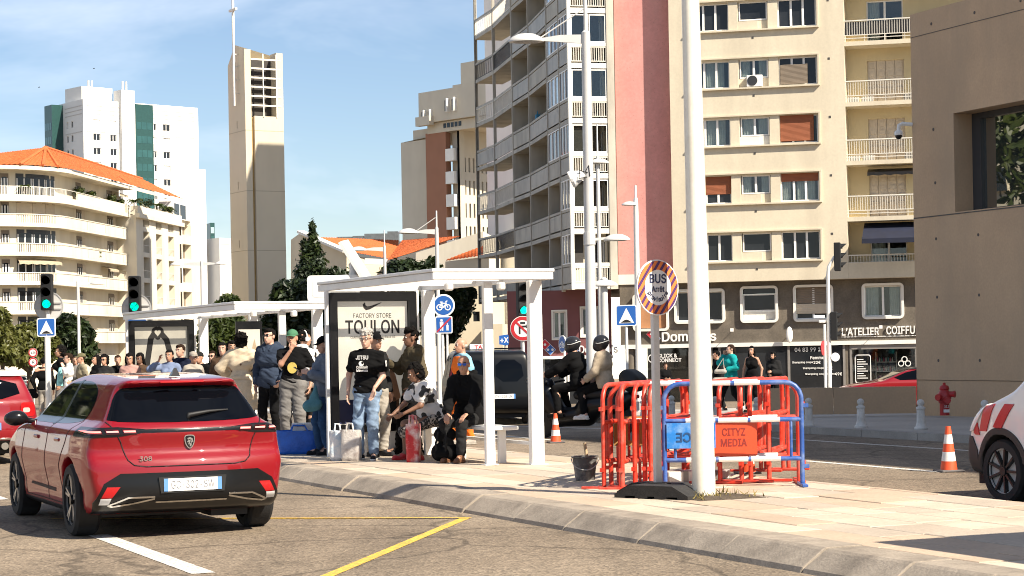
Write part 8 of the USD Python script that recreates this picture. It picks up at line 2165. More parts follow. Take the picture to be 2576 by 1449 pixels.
# big scooter, seen from behind at the left
def scooter():
 p = ground_at(1462, 35.2)
 T = thing('maxi_scooter', 'black three-quarter-rear maxi scooter carrying two riders', 'scooter', (p[0], p[1], 0), 62)
 for nm, y in (('wheel', -0.70), ('wheel', 0.78)):
  mb = MB(); mb.lathe([(0.20, -0.07), (0.26, -0.075), (0.30, -0.03), (0.30, 0.03), (0.26, 0.075), (0.20, 0.07), (0.20, -0.07)], 28, (0, y, 0.30), 'x', cap=False); w = mb.obj('wheel', tyre, T, smooth=35)
  mb = MB(); mb.lathe([(0.20, -0.05), (0.05, -0.03), (0.05, 0.03), (0.20, 0.05)], 20, (0, y, 0.30), 'x'); mb.obj('rim', rim_dark, w)
 b = blob([('c', (0, -0.75, 0.62), (0, -0.1, 0.55), 0.19, 0.20), ('c', (0, -0.1, 0.40), (0, 0.45, 0.36), 0.19, 0.16), ('c', (0, 0.45, 0.40), (0, 0.72, 0.85), 0.17, 0.20), ('c', (0, -0.95, 0.72), (0, -0.7, 0.60), 0.11, 0.16), ('c', (0, 0.72, 0.85), (0, 0.70, 1.0), 0.18, 0.10), ('c', (0, 0.78, 0.55), (0, 0.86, 0.50), 0.12, 0.09)], 0.02, 0.08)
 obj('fairing', b, paint_black, T, smooth=True)
 b = blob([('c', (-0.07, -0.72, 0.80), (-0.07, 0.05, 0.76), 0.09, 0.08), ('c', (0.07, -0.72, 0.80), (0.07, 0.05, 0.76), 0.09, 0.08)], 0.02, 0.06); obj('seat', b, black_matt, T, smooth=True)
 b = blob([('c', (-0.14, -1.02, 0.98), (0.14, -1.02, 0.98), 0.17, 0.17), ('c', (-0.12, -0.94, 1.06), (0.12, -0.94, 1.06), 0.15, 0.15)], 0.02, 0.06); obj('top_case', b, black_matt, T, smooth=True)
 mb = MB(); mb.tube([(-0.36, 0.52, 1.02), (-0.1, 0.66, 0.98), (0.1, 0.66, 0.98), (0.36, 0.52, 1.02)], 0.018, 8); mb.obj('handlebar', black_matt, T)
 mb = MB(); mb.tube([(0.17, -0.2, 0.30), (0.19, -0.8, 0.38)], [0.05, 0.07], 12); mb.obj('exhaust', steel, T)
 mb = MB(); mb.prism(rrect(-0.22, 0.22, 1.0, 1.42, 0.1), -0.01, 0.01, mat4((1, 0, 0), (0, -0.35, 0.94), (0, -0.94, -0.35), (0, 1.2, 0.08))); mb.obj('windshield', pane_clear, T)
 mb = MB(); mb.tube([(-0.3, 0.6, 1.05), (-0.42, 0.62, 1.2)], 0.01, 6); mb.ball((-0.44, 0.62, 1.23), (0.07, 0.03, 0.05), 2); mb.tube([(0.3, 0.6, 1.05), (0.42, 0.62, 1.2)], 0.01, 6); mb.ball((0.44, 0.62, 1.23), (0.07, 0.03, 0.05), 2); mb.obj('mirror', black_matt, T)
 mb = MB(); mb.box(-0.12, 0.12, -1.06, -1.05, 0.48, 0.64); mb.obj('number_plate', sgn_white, T); mb = MB(); mb.cbox(-0.09, 0.09, -1.08, -1.02, 0.70, 0.76, 0.01); mb.obj('tail_light', lamp_red, T)
 mb = MB(); mb.beam((0, -0.9, 0.60), (0, -1.05, 0.5), 0.1, 0.03); mb.obj('mudguard', black_matt, T)
 return T, p

SC_, SCP = scooter()

# people
skin = {'pale': look('skin_pale', (0.50, 0.30, 0.22), 0.5, var=0.06, scale=12, fine=0.04, space='object'), 'tan': look('skin_tan', (0.40, 0.215, 0.14), 0.5, var=0.06, scale=12, fine=0.04),
  'brown': look('skin_brown', (0.20, 0.10, 0.062), 0.5, var=0.06, scale=12, fine=0.04), 'dark': look('skin_dark', (0.085, 0.045, 0.03), 0.45, var=0.06, scale=12, fine=0.04)}
hair_l = {'black': look('hair_black', (0.005,0.0042,0.0038), 0.85, var=0.3, scale=40, spec=0.12), 'brown': look('hair_brown', (0.022, 0.012, 0.007), 0.85, var=0.3, scale=40, spec=0.12), 'grey': look('hair_grey', (0.36, 0.345, 0.32), 0.85, var=0.3, scale=40, spec=0.12)}
eye_white = look('eye_white', (0.6, 0.57, 0.54), 0.3); eye_dark = look('eye_dark', (0.015, 0.012, 0.01), 0.2); lip = look('lip', (0.30, 0.11, 0.09), 0.5)
sole = look('shoe_sole', (0.5, 0.48, 0.45), 0.7)

def cloth(name, col, var=0.16, **k):
 return look('cloth_' + name, col, 0.95, var=var, scale=9, fine=0.12, fscale=90, spec=0.15, **k)

def rotz(a):
 c, s = math.cos(a), math.sin(a); return np.array([[c, -s, 0], [s, c, 0], [0, 0, 1]])

def rotx(a):
 c, s = math.cos(a), math.sin(a); return np.array([[1, 0, 0], [0, c, -s], [0, s, c]])

def ik(a, b, l1, l2, pole):
 """middle joint of a two-bone limb from a to b (b is pulled in when out of reach)"""
 a, b = np.array(a, float), np.array(b, float); d = b - a; L = np.linalg.norm(d); d = d / L
 L = min(L, (l1 + l2) * 0.995); b = a + d * L
 x = (l1 * l1 - l2 * l2 + L * L) / (2 * L); hgt = math.sqrt(max(l1 * l1 - x * x, 0))
 p = np.array(pole, float); p = p - d * (p @ d); p /= np.linalg.norm(p) + 1e-9
 return a + d * x + p * hgt, b

def hand_mesh(w, d, pn, side, curl, s, h):
 """palm, four unequal fingers with two bends each, and a thumb from the side of the palm"""
 d = d / np.linalg.norm(d); pn = pn - d * (pn @ d); pn /= np.linalg.norm(pn) + 1e-9; t = np.cross(d, pn) * side      # t points to the thumb side
 P = []
 for k, (o, L, r) in enumerate(((0.030, 0.072, 0.0090), (0.010, 0.080, 0.0092), (-0.010, 0.074, 0.0088), (-0.028, 0.058, 0.0078))):
  k0 = w + d * 0.015 * s + t * o * 0.5 * s; k1 = w + d * 0.092 * s + t * o * s + pn * 0.002
  P.append(('c', k0, k1, 0.014 * s, 0.0115 * s))
  a1, a2 = curl * 0.75, curl * 1.7
  f1 = k1 + (d * math.cos(a1) + pn * math.sin(a1)) * L * 0.55 * s; f2 = f1 + (d * math.cos(a2) + pn * math.sin(a2)) * L * 0.5 * s
  P += [('c', k1, f1, r * s, r * 0.92 * s), ('c', f1, f2, r * 0.92 * s, r * 0.75 * s)]
 t0 = w + d * 0.028 * s + t * 0.024 * s; t1 = t0 + (d * 0.62 + t * 0.72 + pn * 0.25) * 0.042 * s; t2 = t1 + (d * 0.88 + t * 0.25 + pn * 0.45 * (0.5 + curl)) * 0.034 * s
 P += [('c', t0, t1, 0.013 * s, 0.0105 * s), ('c', t1, t2, 0.010 * s, 0.008 * s), ('c', w - d * 0.03 * s, w + d * 0.03 * s, 0.023 * s, 0.022 * s)]
 return blob(P, h, 0.008, pad=0.02)

def person(label, loc, yaw, h=1.75, sex='m', skin_='pale', hair=('short', 'black'), top=None, sleeve='long', bottom=None, legs='trousers', shoes=None, coat=None,
     la=None, ra=None, lf=None, rf=None, hip=None, lean=0.0, head=(0, 0), fit=0.012, build=1.0, far=False, extra=None, loose=0.014, group=None, hem=None, curl=0.5, name='person', twist=0.0):
 """local frame: faces -y, own left is +x; limb targets are metres from shoulder or hip for a height of 1.75 m, x outwards, y forwards, z up"""
 T = thing(name, label, 'person', loc, yaw, group)
 s = h / 1.75; fem = sex == 'f'
 vb = 0.022 if far else 0.016; vc = 0.018 if far else 0.0125
 hz = (hip if hip is not None else 0.92) * s
 sw = (0.150 if fem else 0.170) * s * (0.5 + 0.5 * build); pw = (0.090 if fem else 0.082) * s
 Rl = rotx(lean) @ rotz(0)          # positive lean goes forwards (towards -y)
 c0 = np.array([0, 0, hz]); Tw = rotz(twist)
 tp = lambda x, y, z: c0 + Tw @ rotx(lean) @ (np.array([x, y, z - 0.92]) * s)
 hips = {1: np.array([pw, 0, hz]), -1: np.array([-pw, 0, hz])}
 sh = {k: tp(k * sw / s, 0.012, 1.405) for k in (1, -1)}
 b = build
 torso = [('c', hips[1], hips[-1], 0.096 * s * b, 0.096 * s * b), ('c', tp(0.05, -0.005, 1.05), tp(-0.05, -0.005, 1.05), 0.094 * s * b, 0.094 * s * b),
    ('c', tp(0.070, 0, 1.26), tp(-0.070, 0, 1.26), (0.094 if fem else 0.104) * s * b, (0.094 if fem else 0.104) * s * b), ('c', tp(0.03, 0.016, 1.455), tp(sw / s - 0.02, 0.012, 1.395), 0.046 * s, 0.044 * s), ('c', tp(-0.03, 0.016, 1.455), tp(-sw / s + 0.02, 0.012, 1.395), 0.046 * s, 0.044 * s), ('c', tp(0.08, 0.005, 1.36), tp(-0.08, 0.005, 1.36), 0.078 * s, 0.078 * s),
    ('c', tp(0, 0.01, 1.38), tp(0, 0.016, 1.46), 0.07 * s, 0.05 * s)]
 if fem:
  torso += [('e', tp(0.06, -0.085, 1.28), (0.06 * s,) * 3), ('e', tp(-0.06, -0.085, 1.28), (0.06 * s,) * 3)]
 if b > 1.08:
  torso.append(('e', tp(0, -0.05, 1.08), (0.14 * s * b, 0.12 * s * b, 0.15 * s)))
 arms, hands, armj = [], [], {}
 Fw = Tw @ np.array([0, -1.0, 0]); X = Tw @ np.array([1.0, 0, 0])
 for k, tg in ((1, la), (-1, ra)):
  tg = tg or dict(w=(0.06, 0.04, -0.50))
  w = sh[k] + (X * k * tg['w'][0] + Fw * tg['w'][1] + np.array([0, 0, tg['w'][2]])) * s
  pole = tg.get('p', (0.5, -0.7, -0.2)); pole = X * k * pole[0] + Fw * pole[1] + np.array([0, 0, pole[2]])
  e, w = ik(sh[k], w, 0.285 * s, 0.25 * s, pole)
  arms += [('c', sh[k], e, 0.047 * s * (0.88 if fem else 1), 0.037 * s), ('c', e, w, 0.038 * s, 0.026 * s)]
  armj[k] = (sh[k], e, w)
  hd = np.array(tg['hd'], float) if 'hd' in tg else None
  d = (w - e) / np.linalg.norm(w - e)
  if hd is not None:
   d = X * k * hd[0] + Fw * hd[1] + np.array([0, 0, hd[2]])
  pn = tg.get('pn'); pn = (-X * k + Fw * 0.2) if pn is None else X * k * pn[0] + Fw * pn[1] + np.array([0, 0, pn[2]])
  hands.append((w, d, np.array(pn, float), -k, tg.get('c', curl)))
 leg, legj = [], {}
 for k, tg in ((1, lf), (-1, rf)):
  tg = tg or dict(a=(0.03, 0.0, None))
  az = tg['a'][2]
  a = hips[k] + np.array([k * tg['a'][0] * s, -tg['a'][1] * s, 0]); a[2] = 0.085 * s if az is None else az
  kn, a = ik(hips[k], a, 0.43 * s, 0.42 * s, tg.get('p', (k * 0.12, -1, 0)))
  leg += [('c', hips[k], kn, 0.080 * s * b, 0.054 * s), ('c', kn, a, 0.056 * s, 0.038 * s), ('e', kn * 0.68 + a * 0.32 + np.array([0, 0.016, 0]), (0.05 * s, 0.055 * s, 0.10 * s))]
  ft = rotz(tg.get('turn', 0.18) * k) @ np.array([0, -1.0, 0])
  legj[k] = (hips[k], kn, a, ft)
  leg += [('c', a + ft * -0.03 * s, a + ft * 0.15 * s + np.array([0, 0, -0.045 * s]), 0.038 * s, 0.03 * s)]
 nk = tp(0, 0.012, 1.47); hd_yaw, hd_pitch = head
 Hr = Tw @ rotx(lean * 0.35) @ rotz(hd_yaw) @ rotx(hd_pitch)
 hc = nk + rotx(lean * 0.6) @ np.array([0, -0.022, 0.155]) * s
 hp = lambda x, y, z: hc + Hr @ (np.array([x, y, z]) * s)
 E = lambda x, y, z, r: ('e', hp(x, y, z), np.array(r) * s, Hr)
 C = lambda p, q, r0, r1: ('c', hp(*p), hp(*q), r0 * s, r1 * s)
 neck = [('c', nk - np.array([0, 0, 0.03]), hc + Hr @ np.array([0, 0.02, -0.06]) * s, 0.056 * s * (0.85 if fem else 1), 0.052 * s * (0.85 if fem else 1))]
 hf = 0.011 if far else 0.0075
 headv = blob([E(0, 0.012, 0.030, (0.075, 0.095, 0.085)), E(0, -0.022, -0.040, (0.060, 0.072, 0.080)), E(0, -0.050, -0.092, (0.036, 0.038, 0.026)), C((0, -0.088, 0.008), (0, -0.110, -0.030), 0.008, 0.0135),
      E(0.074, 0.012, -0.012, (0.011, 0.022, 0.031)), E(-0.074, 0.012, -0.012, (0.011, 0.022, 0.031)), C((-0.030, -0.078, 0.026), (0.030, -0.078, 0.026), 0.012, 0.012), C((-0.014, -0.088, -0.066), (0.014, -0.088, -0.066), 0.010, 0.010), neck[0]],
     hf, 0.018, pad=0.03)
 body = blob(torso + leg + arms + neck, vb, 0.035)
 mb = MB(); mb.mesh(body); mb.mesh(headv)
 for w, d, pn, sd, cu in hands:
  mb.mesh(hand_mesh(w + d / np.linalg.norm(d) * 0.012, d, pn, sd, cu, s * (0.93 if fem else 1), 0.009 if far else 0.0065))
 mb.obj('body', skin[skin_], T, smooth=True)
 for k in (1, -1):
  mb = MB(); mb.ball(hp(k * 0.030, -0.079, 0.006), 0.0125 * s, 1); e_ = mb.obj('eye', eye_white, T, smooth=True)
  mb = MB(); mb.ball(hp(k * 0.030, -0.0865, 0.006), 0.0075 * s, 1); mb.obj('pupil', eye_dark, e_)
  mb = MB(); mb.tube([hp(k * 0.014, -0.092, 0.027), hp(k * 0.032, -0.091, 0.033), hp(k * 0.047, -0.080, 0.027)], 0.0045 * s, 5); mb.obj('eyebrow', hair_l[hair[1]], T)
 mb = MB(); mb.tube([hp(-0.024, -0.089, -0.066), hp(0, -0.0995, -0.064), hp(0.024, -0.089, -0.066)], [0.003 * s, 0.0062 * s, 0.003 * s], 6); mb.obj('mouth', lip, T, smooth=True)
 g_ = np.random.default_rng(abs(hash_label(label)))
 sd_ = int(g_.integers(1000))

 def wrinkle(amp, fr_=11.0):
  def fold(Xp):
   n = meshkit.fbm(np.stack([Xp[..., 0] * fr_ * 0.6 + Xp[..., 2] * 3, Xp[..., 1] * fr_ * 0.6, Xp[..., 2] * fr_ * 1.25 + Xp[..., 0] * 4], -1) + sd_, 3)
   return amp * (np.abs(2 * n - 1) * 3.2 - 0.8)
  return fold

 loc_h = lambda Xp: (Xp - hc) @ Hr / s
 kind, hcol = hair
 hm = hair_l[hcol]

 def hairline(Xp, low=-0.075, front=-0.020, top_=0.062):
  q = loc_h(Xp); return np.maximum(np.minimum(top_ - q[..., 2] + 0.25 * (q[..., 1] + 0.05), front - q[..., 1]), low - q[..., 2])
 hw = lambda a, f_: (lambda Xp: a * (meshkit.fbm(Xp * f_ + sd_, 2) - 0.5) * 2)
 base = [E(0, 0.016, 0.036, (0.084, 0.104, 0.091))]
 hv = None
 if kind == 'short':
  hv = blob(base + [E(0, -0.03, 0.085, (0.06, 0.06, 0.04))], hf, 0.02, cut=hairline, warp=hw(0.012, 38))
 elif kind == 'fluffy':
  hv = blob(base + [E(0, -0.03, 0.10, (0.075, 0.07, 0.05)), E(0.03, 0.0, 0.11, (0.06, 0.07, 0.045))], hf, 0.02, cut=hairline, warp=hw(0.028, 30))
 elif kind == 'curly':
  hv = blob([E(0, 0.03, 0.045, (0.105, 0.115, 0.105)), E(0, 0.06, -0.04, (0.10, 0.08, 0.09))], hf, 0.02, cut=lambda Xp: hairline(Xp, -0.14, -0.02, 0.075), warp=hw(0.03, 34))
 elif kind == 'long':
  hv = blob(base + [C((0.066, 0.02, 0.0), (0.085, 0.015, -0.21), 0.035, 0.028), C((-0.066, 0.02, 0.0), (-0.085, 0.015, -0.21), 0.035, 0.028), C((0, 0.075, 0.0), (0, 0.085, -0.24), 0.055, 0.045)], hf, 0.03, cut=lambda Xp: hairline(Xp, -0.5, -0.03, 0.066), warp=hw(0.010, 30))
 elif kind == 'tied':
  hv = blob(base + [C((0, 0.10, 0.01), (0, 0.13, -0.10), 0.04, 0.02)], hf, 0.02, cut=lambda Xp: hairline(Xp, -0.16, -0.03, 0.066), warp=hw(0.006, 40))
 elif kind == 'bald':
  hv = blob([E(0, 0.018, -0.005, (0.080, 0.098, 0.05))], hf, 0.02, cut=lambda Xp: np.maximum(hairline(Xp, -0.06, 0.005, 0.2), (loc_h(Xp)[..., 2] - 0.03)))
  hv = None if hcol == 'black' else hv
 elif kind.startswith('cap'):
  hv = blob(base, hf, 0.02, cut=lambda Xp: np.maximum(hairline(Xp, -0.07 if kind != 'caplong' else -0.3, 0.0, 0.2), loc_h(Xp)[..., 2] - 0.04), warp=hw(0.006, 40))
  if kind == 'caplong':
   hv2 = blob([C((0.0, 0.085, -0.02), (0.0, 0.10, -0.24), 0.05, 0.03), C((0.05, 0.05, -0.02), (0.06, 0.06, -0.2), 0.035, 0.02)], hf, 0.03)
   obj('hair', hv2, hm, T, smooth=True)
 if hv is not None:
  obj('hair', hv, hm, T, smooth=True)
 if kind.startswith('cap'):
  cm = (extra or {}).get('cap', cloth('black', (0.0045,0.0045,0.005)))
  cv = blob([E(0, 0.014, 0.046, (0.086, 0.106, 0.086)), C((0, 0.0, 0.128), (0, 0, 0.132), 0.006, 0.006)], hf, 0.01, cut=lambda Xp: 0.036 - loc_h(Xp)[..., 2]); obj('cap', cv, cm, T, smooth=True)
  back = (extra or {}).get('cap_back')
  mb = MB(); A = np.linspace(-1.15, 1.15, 9); v = []
  for zz in (0.0, 0.008):
   for q in A:
    v += [hp(0.078 * math.sin(q), (0.012 - 0.092 * math.cos(q)) * (-1 if back else 1), 0.040 + zz), hp(0.072 * math.sin(q) * 1.02, (0.0 - 0.158 * math.cos(q * 0.75)) * (-1 if back else 1), 0.030 + zz - 0.01 * abs(q))]
  n = len(A) * 2; fs = [[2 * i + o, 2 * i + 1 + o, 2 * i + 3 + o, 2 * i + 2 + o] for i in range(len(A) - 1) for o in (0, n)] + [[2 * i + 1, 2 * i + 3, 2 * i + 3 + n, 2 * i + 1 + n] for i in range(len(A) - 1)]
  mb.add(v, fs); mb.obj('visor', cm, T)
 ex = extra or {}
 if ex.get('beard'):
  bv = blob([E(0, -0.030, -0.075, (0.058, 0.066, 0.050)), E(0, -0.056, -0.098, (0.036, 0.036, 0.028))], hf, 0.01, cut=lambda Xp: loc_h(Xp)[..., 2] + 0.045, warp=hw(0.006, 45)); obj('beard', bv, hm, T, smooth=True)
 if ex.get('glasses'):
  gm, dark = ex['glasses'], ex.get('lens')
  mb = MB()
  for k in (1, -1):
   ring_ = Polygon([(k * x, z) for x, z in ((0.008, 0.018), (0.052, 0.020), (0.056, 0.0), (0.048, -0.014), (0.016, -0.014), (0.008, 0.0))])
   M = mat4(Hr[:, 0], Hr[:, 2], -Hr[:, 1], hp(0, -0.103, 0.004)); sc = np.eye(4); sc[0, 0] = sc[1, 1] = sc[2, 2] = s
   mb.prism(ring_ if dark else ring_.difference(ring_.buffer(-0.005)), 0, 0.004, M @ sc)
   mb.tube([hp(k * 0.055, -0.100, 0.014), hp(k * 0.076, -0.02, 0.014), hp(k * 0.078, 0.02, 0.008)], 0.003 * s, 4)
  mb.tube([hp(-0.01, -0.105, 0.012), hp(0.01, -0.105, 0.012)], 0.003 * s, 4)
  mb.obj('glasses', gm, T)
 if ex.get('headphones'):
  mb = MB(); mb.tube([hp(0.092 * math.cos(q), 0.015, 0.02 + 0.112 * math.sin(q)) for q in np.linspace(0, math.pi, 14)], 0.010 * s, 6)
  for k in (1, -1):
   mb.tube([hp(k * 0.075, 0.012, -0.005), hp(k * 0.105, 0.012, -0.005)], 0.036 * s, 12)
  mb.obj('headphones', sh_white, T, smooth=40)
 if ex.get('helmet'):
  hv = blob([E(0, 0.01, 0.03, (0.125, 0.145, 0.130)), E(0, -0.03, -0.05, (0.105, 0.12, 0.09))], 0.012, 0.04); obj('helmet', hv, ex['helmet'], T, smooth=True)
  mb = MB(); mb.tube([hp(0.127 * math.sin(q), 0.01 + 0.147 * math.cos(q), 0.03 + 0.02 * math.cos(q * 2)) for q in np.linspace(-1.9, 1.9, 15)], 0.006, 5); mb.obj('helmet_stripe', sh_white, T)
 if ex.get('hijab'):
  hv = blob([E(0, 0.02, 0.03, (0.092, 0.110, 0.100)), E(0, 0.0, -0.10, (0.085, 0.09, 0.09)), C((0, 0.02, -0.13), (0, 0.02, -0.2), 0.10, 0.13)], hf, 0.03, cut=lambda Xp: np.minimum(0.062 - np.abs(loc_h(Xp)[..., 0]), np.minimum(-0.045 - loc_h(Xp)[..., 1], np.minimum(0.07 - loc_h(Xp)[..., 2], loc_h(Xp)[..., 2] + 0.085)))); obj('headscarf', hv, ex['hijab'], T, smooth=True)
 upax = Tw @ rotx(lean) @ np.array([0, 0, 1.0])
 if bottom is not None:
  lo = 0.06 if legs == 'trousers' else 0.0
  if legs == 'skirt':
   P = [('c', hips[1], hips[-1], 0.105 * s * b, 0.105 * s * b)] + [('c', legj[k][0], legj[k][1], 0.09 * s * b, 0.075 * s) for k in (1, -1)] + [('c', (legj[1][0] + legj[-1][0]) / 2, (legj[1][1] + legj[-1][1]) / 2, 0.10 * s, 0.085 * s)] + [('c', legj[k][1], legj[k][1] * 0.75 + legj[k][2] * 0.25, 0.075 * s, 0.08 * s) for k in (1, -1)]
  else:
   P = [('c', hips[1], hips[-1], 0.097 * s * b, 0.097 * s * b), ('c', tp(0.055, 0, 1.0), tp(-0.055, 0, 1.0), 0.094 * s * b, 0.094 * s * b)]
   for k in (1, -1):
    hj, kn, an, _ = legj[k]; end = an + (kn - an) * (0.10 if legs == 'trousers' else 0.95)
    P += [('c', hj, kn, 0.081 * s * b, 0.058 * s), ('c', kn, end, 0.056 * s, 0.048 * s if legs == 'trousers' else 0.056 * s)]
  wz = tp(0, 0, 1.03)
  bv = blob(P, vc, 0.025, inflate=loose * s, cut=lambda Xp: (Xp - wz) @ upax, warp=wrinkle(0.009 if not far else 0.006)); obj('skirt' if legs == 'skirt' else 'trousers', bv, bottom, T, smooth=True)
 for k in (1, -1):
  _, kn, a, ft = legj[k]
  dn = np.array([0, 0, -1.0]); sm = shoes or cloth('shoe_black', (0.007,0.007,0.0075))
  flr = min(a[2] - 0.085 * s, a[2] - 0.05) if False else a[2] - 0.085 * s
  sv = blob([('c', a + ft * -0.04 * s + dn * 0.045 * s, a + ft * 0.165 * s + dn * 0.052 * s, 0.042 * s, 0.036 * s), ('c', a + dn * 0.01, a + ft * 0.06 * s + dn * 0.03 * s, 0.046 * s, 0.042 * s)], 0.012, 0.02, cut=lambda Xp: flr + 0.016 - Xp[..., 2]); sp_ = obj('shoe', sv, sm, T, smooth=True)
  sv = blob([('c', a + ft * -0.045 * s + dn * 0.06 * s, a + ft * 0.17 * s + dn * 0.06 * s, 0.047 * s, 0.042 * s)], 0.012, 0.02, cut=lambda Xp: np.maximum(flr - Xp[..., 2], Xp[..., 2] - flr - 0.026))
  if sv is not None:
   obj('sole', sv, ex.get('sole', sm), sp_, smooth=30)
 if top is not None:
  P = torso[:] + [('c', tp(0.058, 0, 0.98), tp(-0.058, 0, 0.98), 0.098 * s * b, 0.098 * s * b)]
  for k in (1, -1):
   a_, e_, w_ = armj[k]
   if sleeve == 'long':
    P += [('c', a_, e_, 0.048 * s, 0.040 * s), ('c', e_, e_ + (w_ - e_) * 0.90, 0.040 * s, 0.031 * s)]
   elif sleeve == 'short':
    P += [('c', a_, a_ + (e_ - a_) * 0.62, 0.049 * s, 0.047 * s)]
  hz_ = hem if hem is not None else 0.90
  hpnt = tp(0, 0, hz_); ng = tp(0, 0, 1.497)
  cutf = lambda Xp: np.maximum(-((Xp - hpnt) @ upax), ((Xp - ng) @ upax) - 0.0)
  if sleeve == 'none':
   P = [p for p in P if not (p[0] == 'c' and abs(p[3] - 0.046 * s) < 1e-6)]
  tv = blob(P, vc, 0.03, inflate=(fit + (0.006 if bottom is not None and sleeve != 'none' else 0.002)) * s, cut=cutf, warp=wrinkle(0.011 if not far else 0.008, 10.0)); obj('top', tv, top, T, smooth=True)
 if coat is not None:
  ch = ex.get('coat_hem', 0.52)
  P = torso[:]
  for k in (1, -1):
   a_, e_, w_ = armj[k]; P += [('c', a_, e_, 0.06 * s, 0.05 * s), ('c', e_, e_ + (w_ - e_) * 0.92, 0.05 * s, 0.042 * s)]
  lowc = 0.5 * (legj[1][1] + legj[-1][1]) if hip else np.array([0, 0, ch * s])
  for k in (1, -1):
   P.append(('c', hips[k] * 1.0, np.array([k * 0.115 * s, 0.02, ch * s]) if not hip else legj[k][1], 0.125 * s, 0.125 * s if not hip else 0.07 * s))
  hp_z = ch * s
  tv = blob(P, vc, 0.04, inflate=0.032 * s, cut=(lambda Xp: np.maximum(hp_z - Xp[..., 2], ((Xp - tp(0, 0, 1.525)) @ upax))), warp=wrinkle(0.012, 8.0)); obj('coat', tv, coat, T, smooth=True)
  cl = blob([('c', tp(0.05, 0.03, 1.50), tp(-0.05, 0.03, 1.50), 0.055 * s, 0.055 * s)], vc, 0.02, cut=lambda Xp: np.maximum(((Xp - tp(0, 0, 1.535)) @ upax), -((Xp - tp(0, 0, 1.46)) @ upax))); obj('collar', cl, coat, T, smooth=True)
 if ex.get('hood'):
  hv = blob([('c', tp(0.09, 0.06, 1.475), tp(-0.09, 0.06, 1.475), 0.062 * s, 0.062 * s), ('c', tp(0, 0.10, 1.44), tp(0, 0.11, 1.36), 0.075 * s, 0.05 * s), ('c', tp(0.085, -0.02, 1.47), tp(0.05, -0.08, 1.40), 0.04 * s, 0.03 * s), ('c', tp(-0.085, -0.02, 1.47), tp(-0.05, -0.08, 1.40), 0.04 * s, 0.03 * s)], vc, 0.03, warp=wrinkle(0.01)); obj('hood', hv, ex['hood'], T, smooth=True)
 if ex.get('vest'):
  vv = blob(torso, vc, 0.03, inflate=0.042 * s, cut=lambda Xp: np.maximum(np.maximum(-((Xp - tp(0, 0, 0.90)) @ upax), ((Xp - tp(0, 0, 1.45)) @ upax)), np.abs(Xp @ (Tw @ np.array([1.0, 0, 0]))) - 0.165 * s)); V_ = obj('vest', vv, ex['vest'], T, smooth=True)
  vv = blob(torso, vc, 0.03, inflate=0.047 * s, cut=lambda Xp: np.maximum(np.abs((Xp - tp(0, 0, 1.10)) @ upax) - 0.028, np.abs(Xp @ (Tw @ np.array([1.0, 0, 0]))) - 0.165 * s)); obj('reflective_band', vv, bar_white, V_, smooth=True)
 if ex.get('backpack'):
  bv = blob([('c', tp(0.07, 0.21, 1.10), tp(0.07, 0.20, 1.36), 0.09 * s, 0.075 * s), ('c', tp(-0.07, 0.21, 1.10), tp(-0.07, 0.20, 1.36), 0.09 * s, 0.075 * s)], 0.016, 0.04); obj('backpack', bv, ex['backpack'], T, smooth=True)
  mb = MB()
  for k in (1, -1):
   mb.tube([tp(k * 0.11, 0.12, 1.46), tp(k * 0.125, -0.03, 1.50), tp(k * 0.125, -0.125, 1.38), tp(k * 0.135, -0.10, 1.2), tp(k * 0.14, 0.08, 1.12)], 0.02 * s, 6)
  mb.obj('strap', ex['backpack'], T)
 T_info[T.GetPath().pathString] = dict(tp=tp, hp=hp, armj=armj, legj=legj, Hr=Hr, s=s, Tw=Tw, up=upax)
 return T

T_info = {}

def hash_label(t):
 q = 0
 for c in t:
  q = (q * 131 + ord(c)) % 1000003
 return q

def stand(px, py_top, D, on=KH):
 """place and height of someone whose crown shows at this point"""
 b = ground_at(px, D); g = b[2] + on
 return (b[0], b[1], g), float(np.clip(EYE - ray(px, py_top)[1] * D - g, 1.50, 1.92))

black = cloth('black', (0.0045,0.0045,0.005)); navy = cloth('navy', (0.009, 0.013, 0.03)); charcoal = cloth('charcoal', (0.016,0.016,0.0165)); olive = cloth('olive', (0.075, 0.060, 0.037)); jeans_l = cloth('denim_light', (0.17, 0.235, 0.33), 0.45)
jeans = cloth('denim', (0.022, 0.055, 0.125), 0.35); grey_sweat = cloth('sweat_grey', (0.145, 0.137, 0.13)); beige_p = cloth('sweat_beige', (0.33, 0.30, 0.26)); white_c = cloth('white', (0.66, 0.64, 0.61)); trench_c = cloth('trench', (0.56, 0.47, 0.345), 0.08); brown_c = cloth('brown', (0.075, 0.045, 0.028))
blue_grey = cloth('hoodie_blue', (0.030, 0.042, 0.068)); grey_blue = cloth('jacket_grey_blue', (0.12, 0.145, 0.19)); pale_blue = cloth('pale_blue', (0.17, 0.215, 0.33)); rose = cloth('rose', (0.34, 0.20, 0.17)); teal = cloth('teal', (0.01, 0.27, 0.27)); orange_v = cloth('hi_vis_orange', (0.75, 0.16, 0.02), 0.06); sky_t = cloth('sky_blue', (0.20, 0.42, 0.55)); green_cap = cloth('cap_green', (0.06, 0.16, 0.09)); tan_j = cloth('jacket_tan', (0.42, 0.34, 0.245)); plum = cloth('plum', (0.12, 0.05, 0.07)); black_hair = 'black'
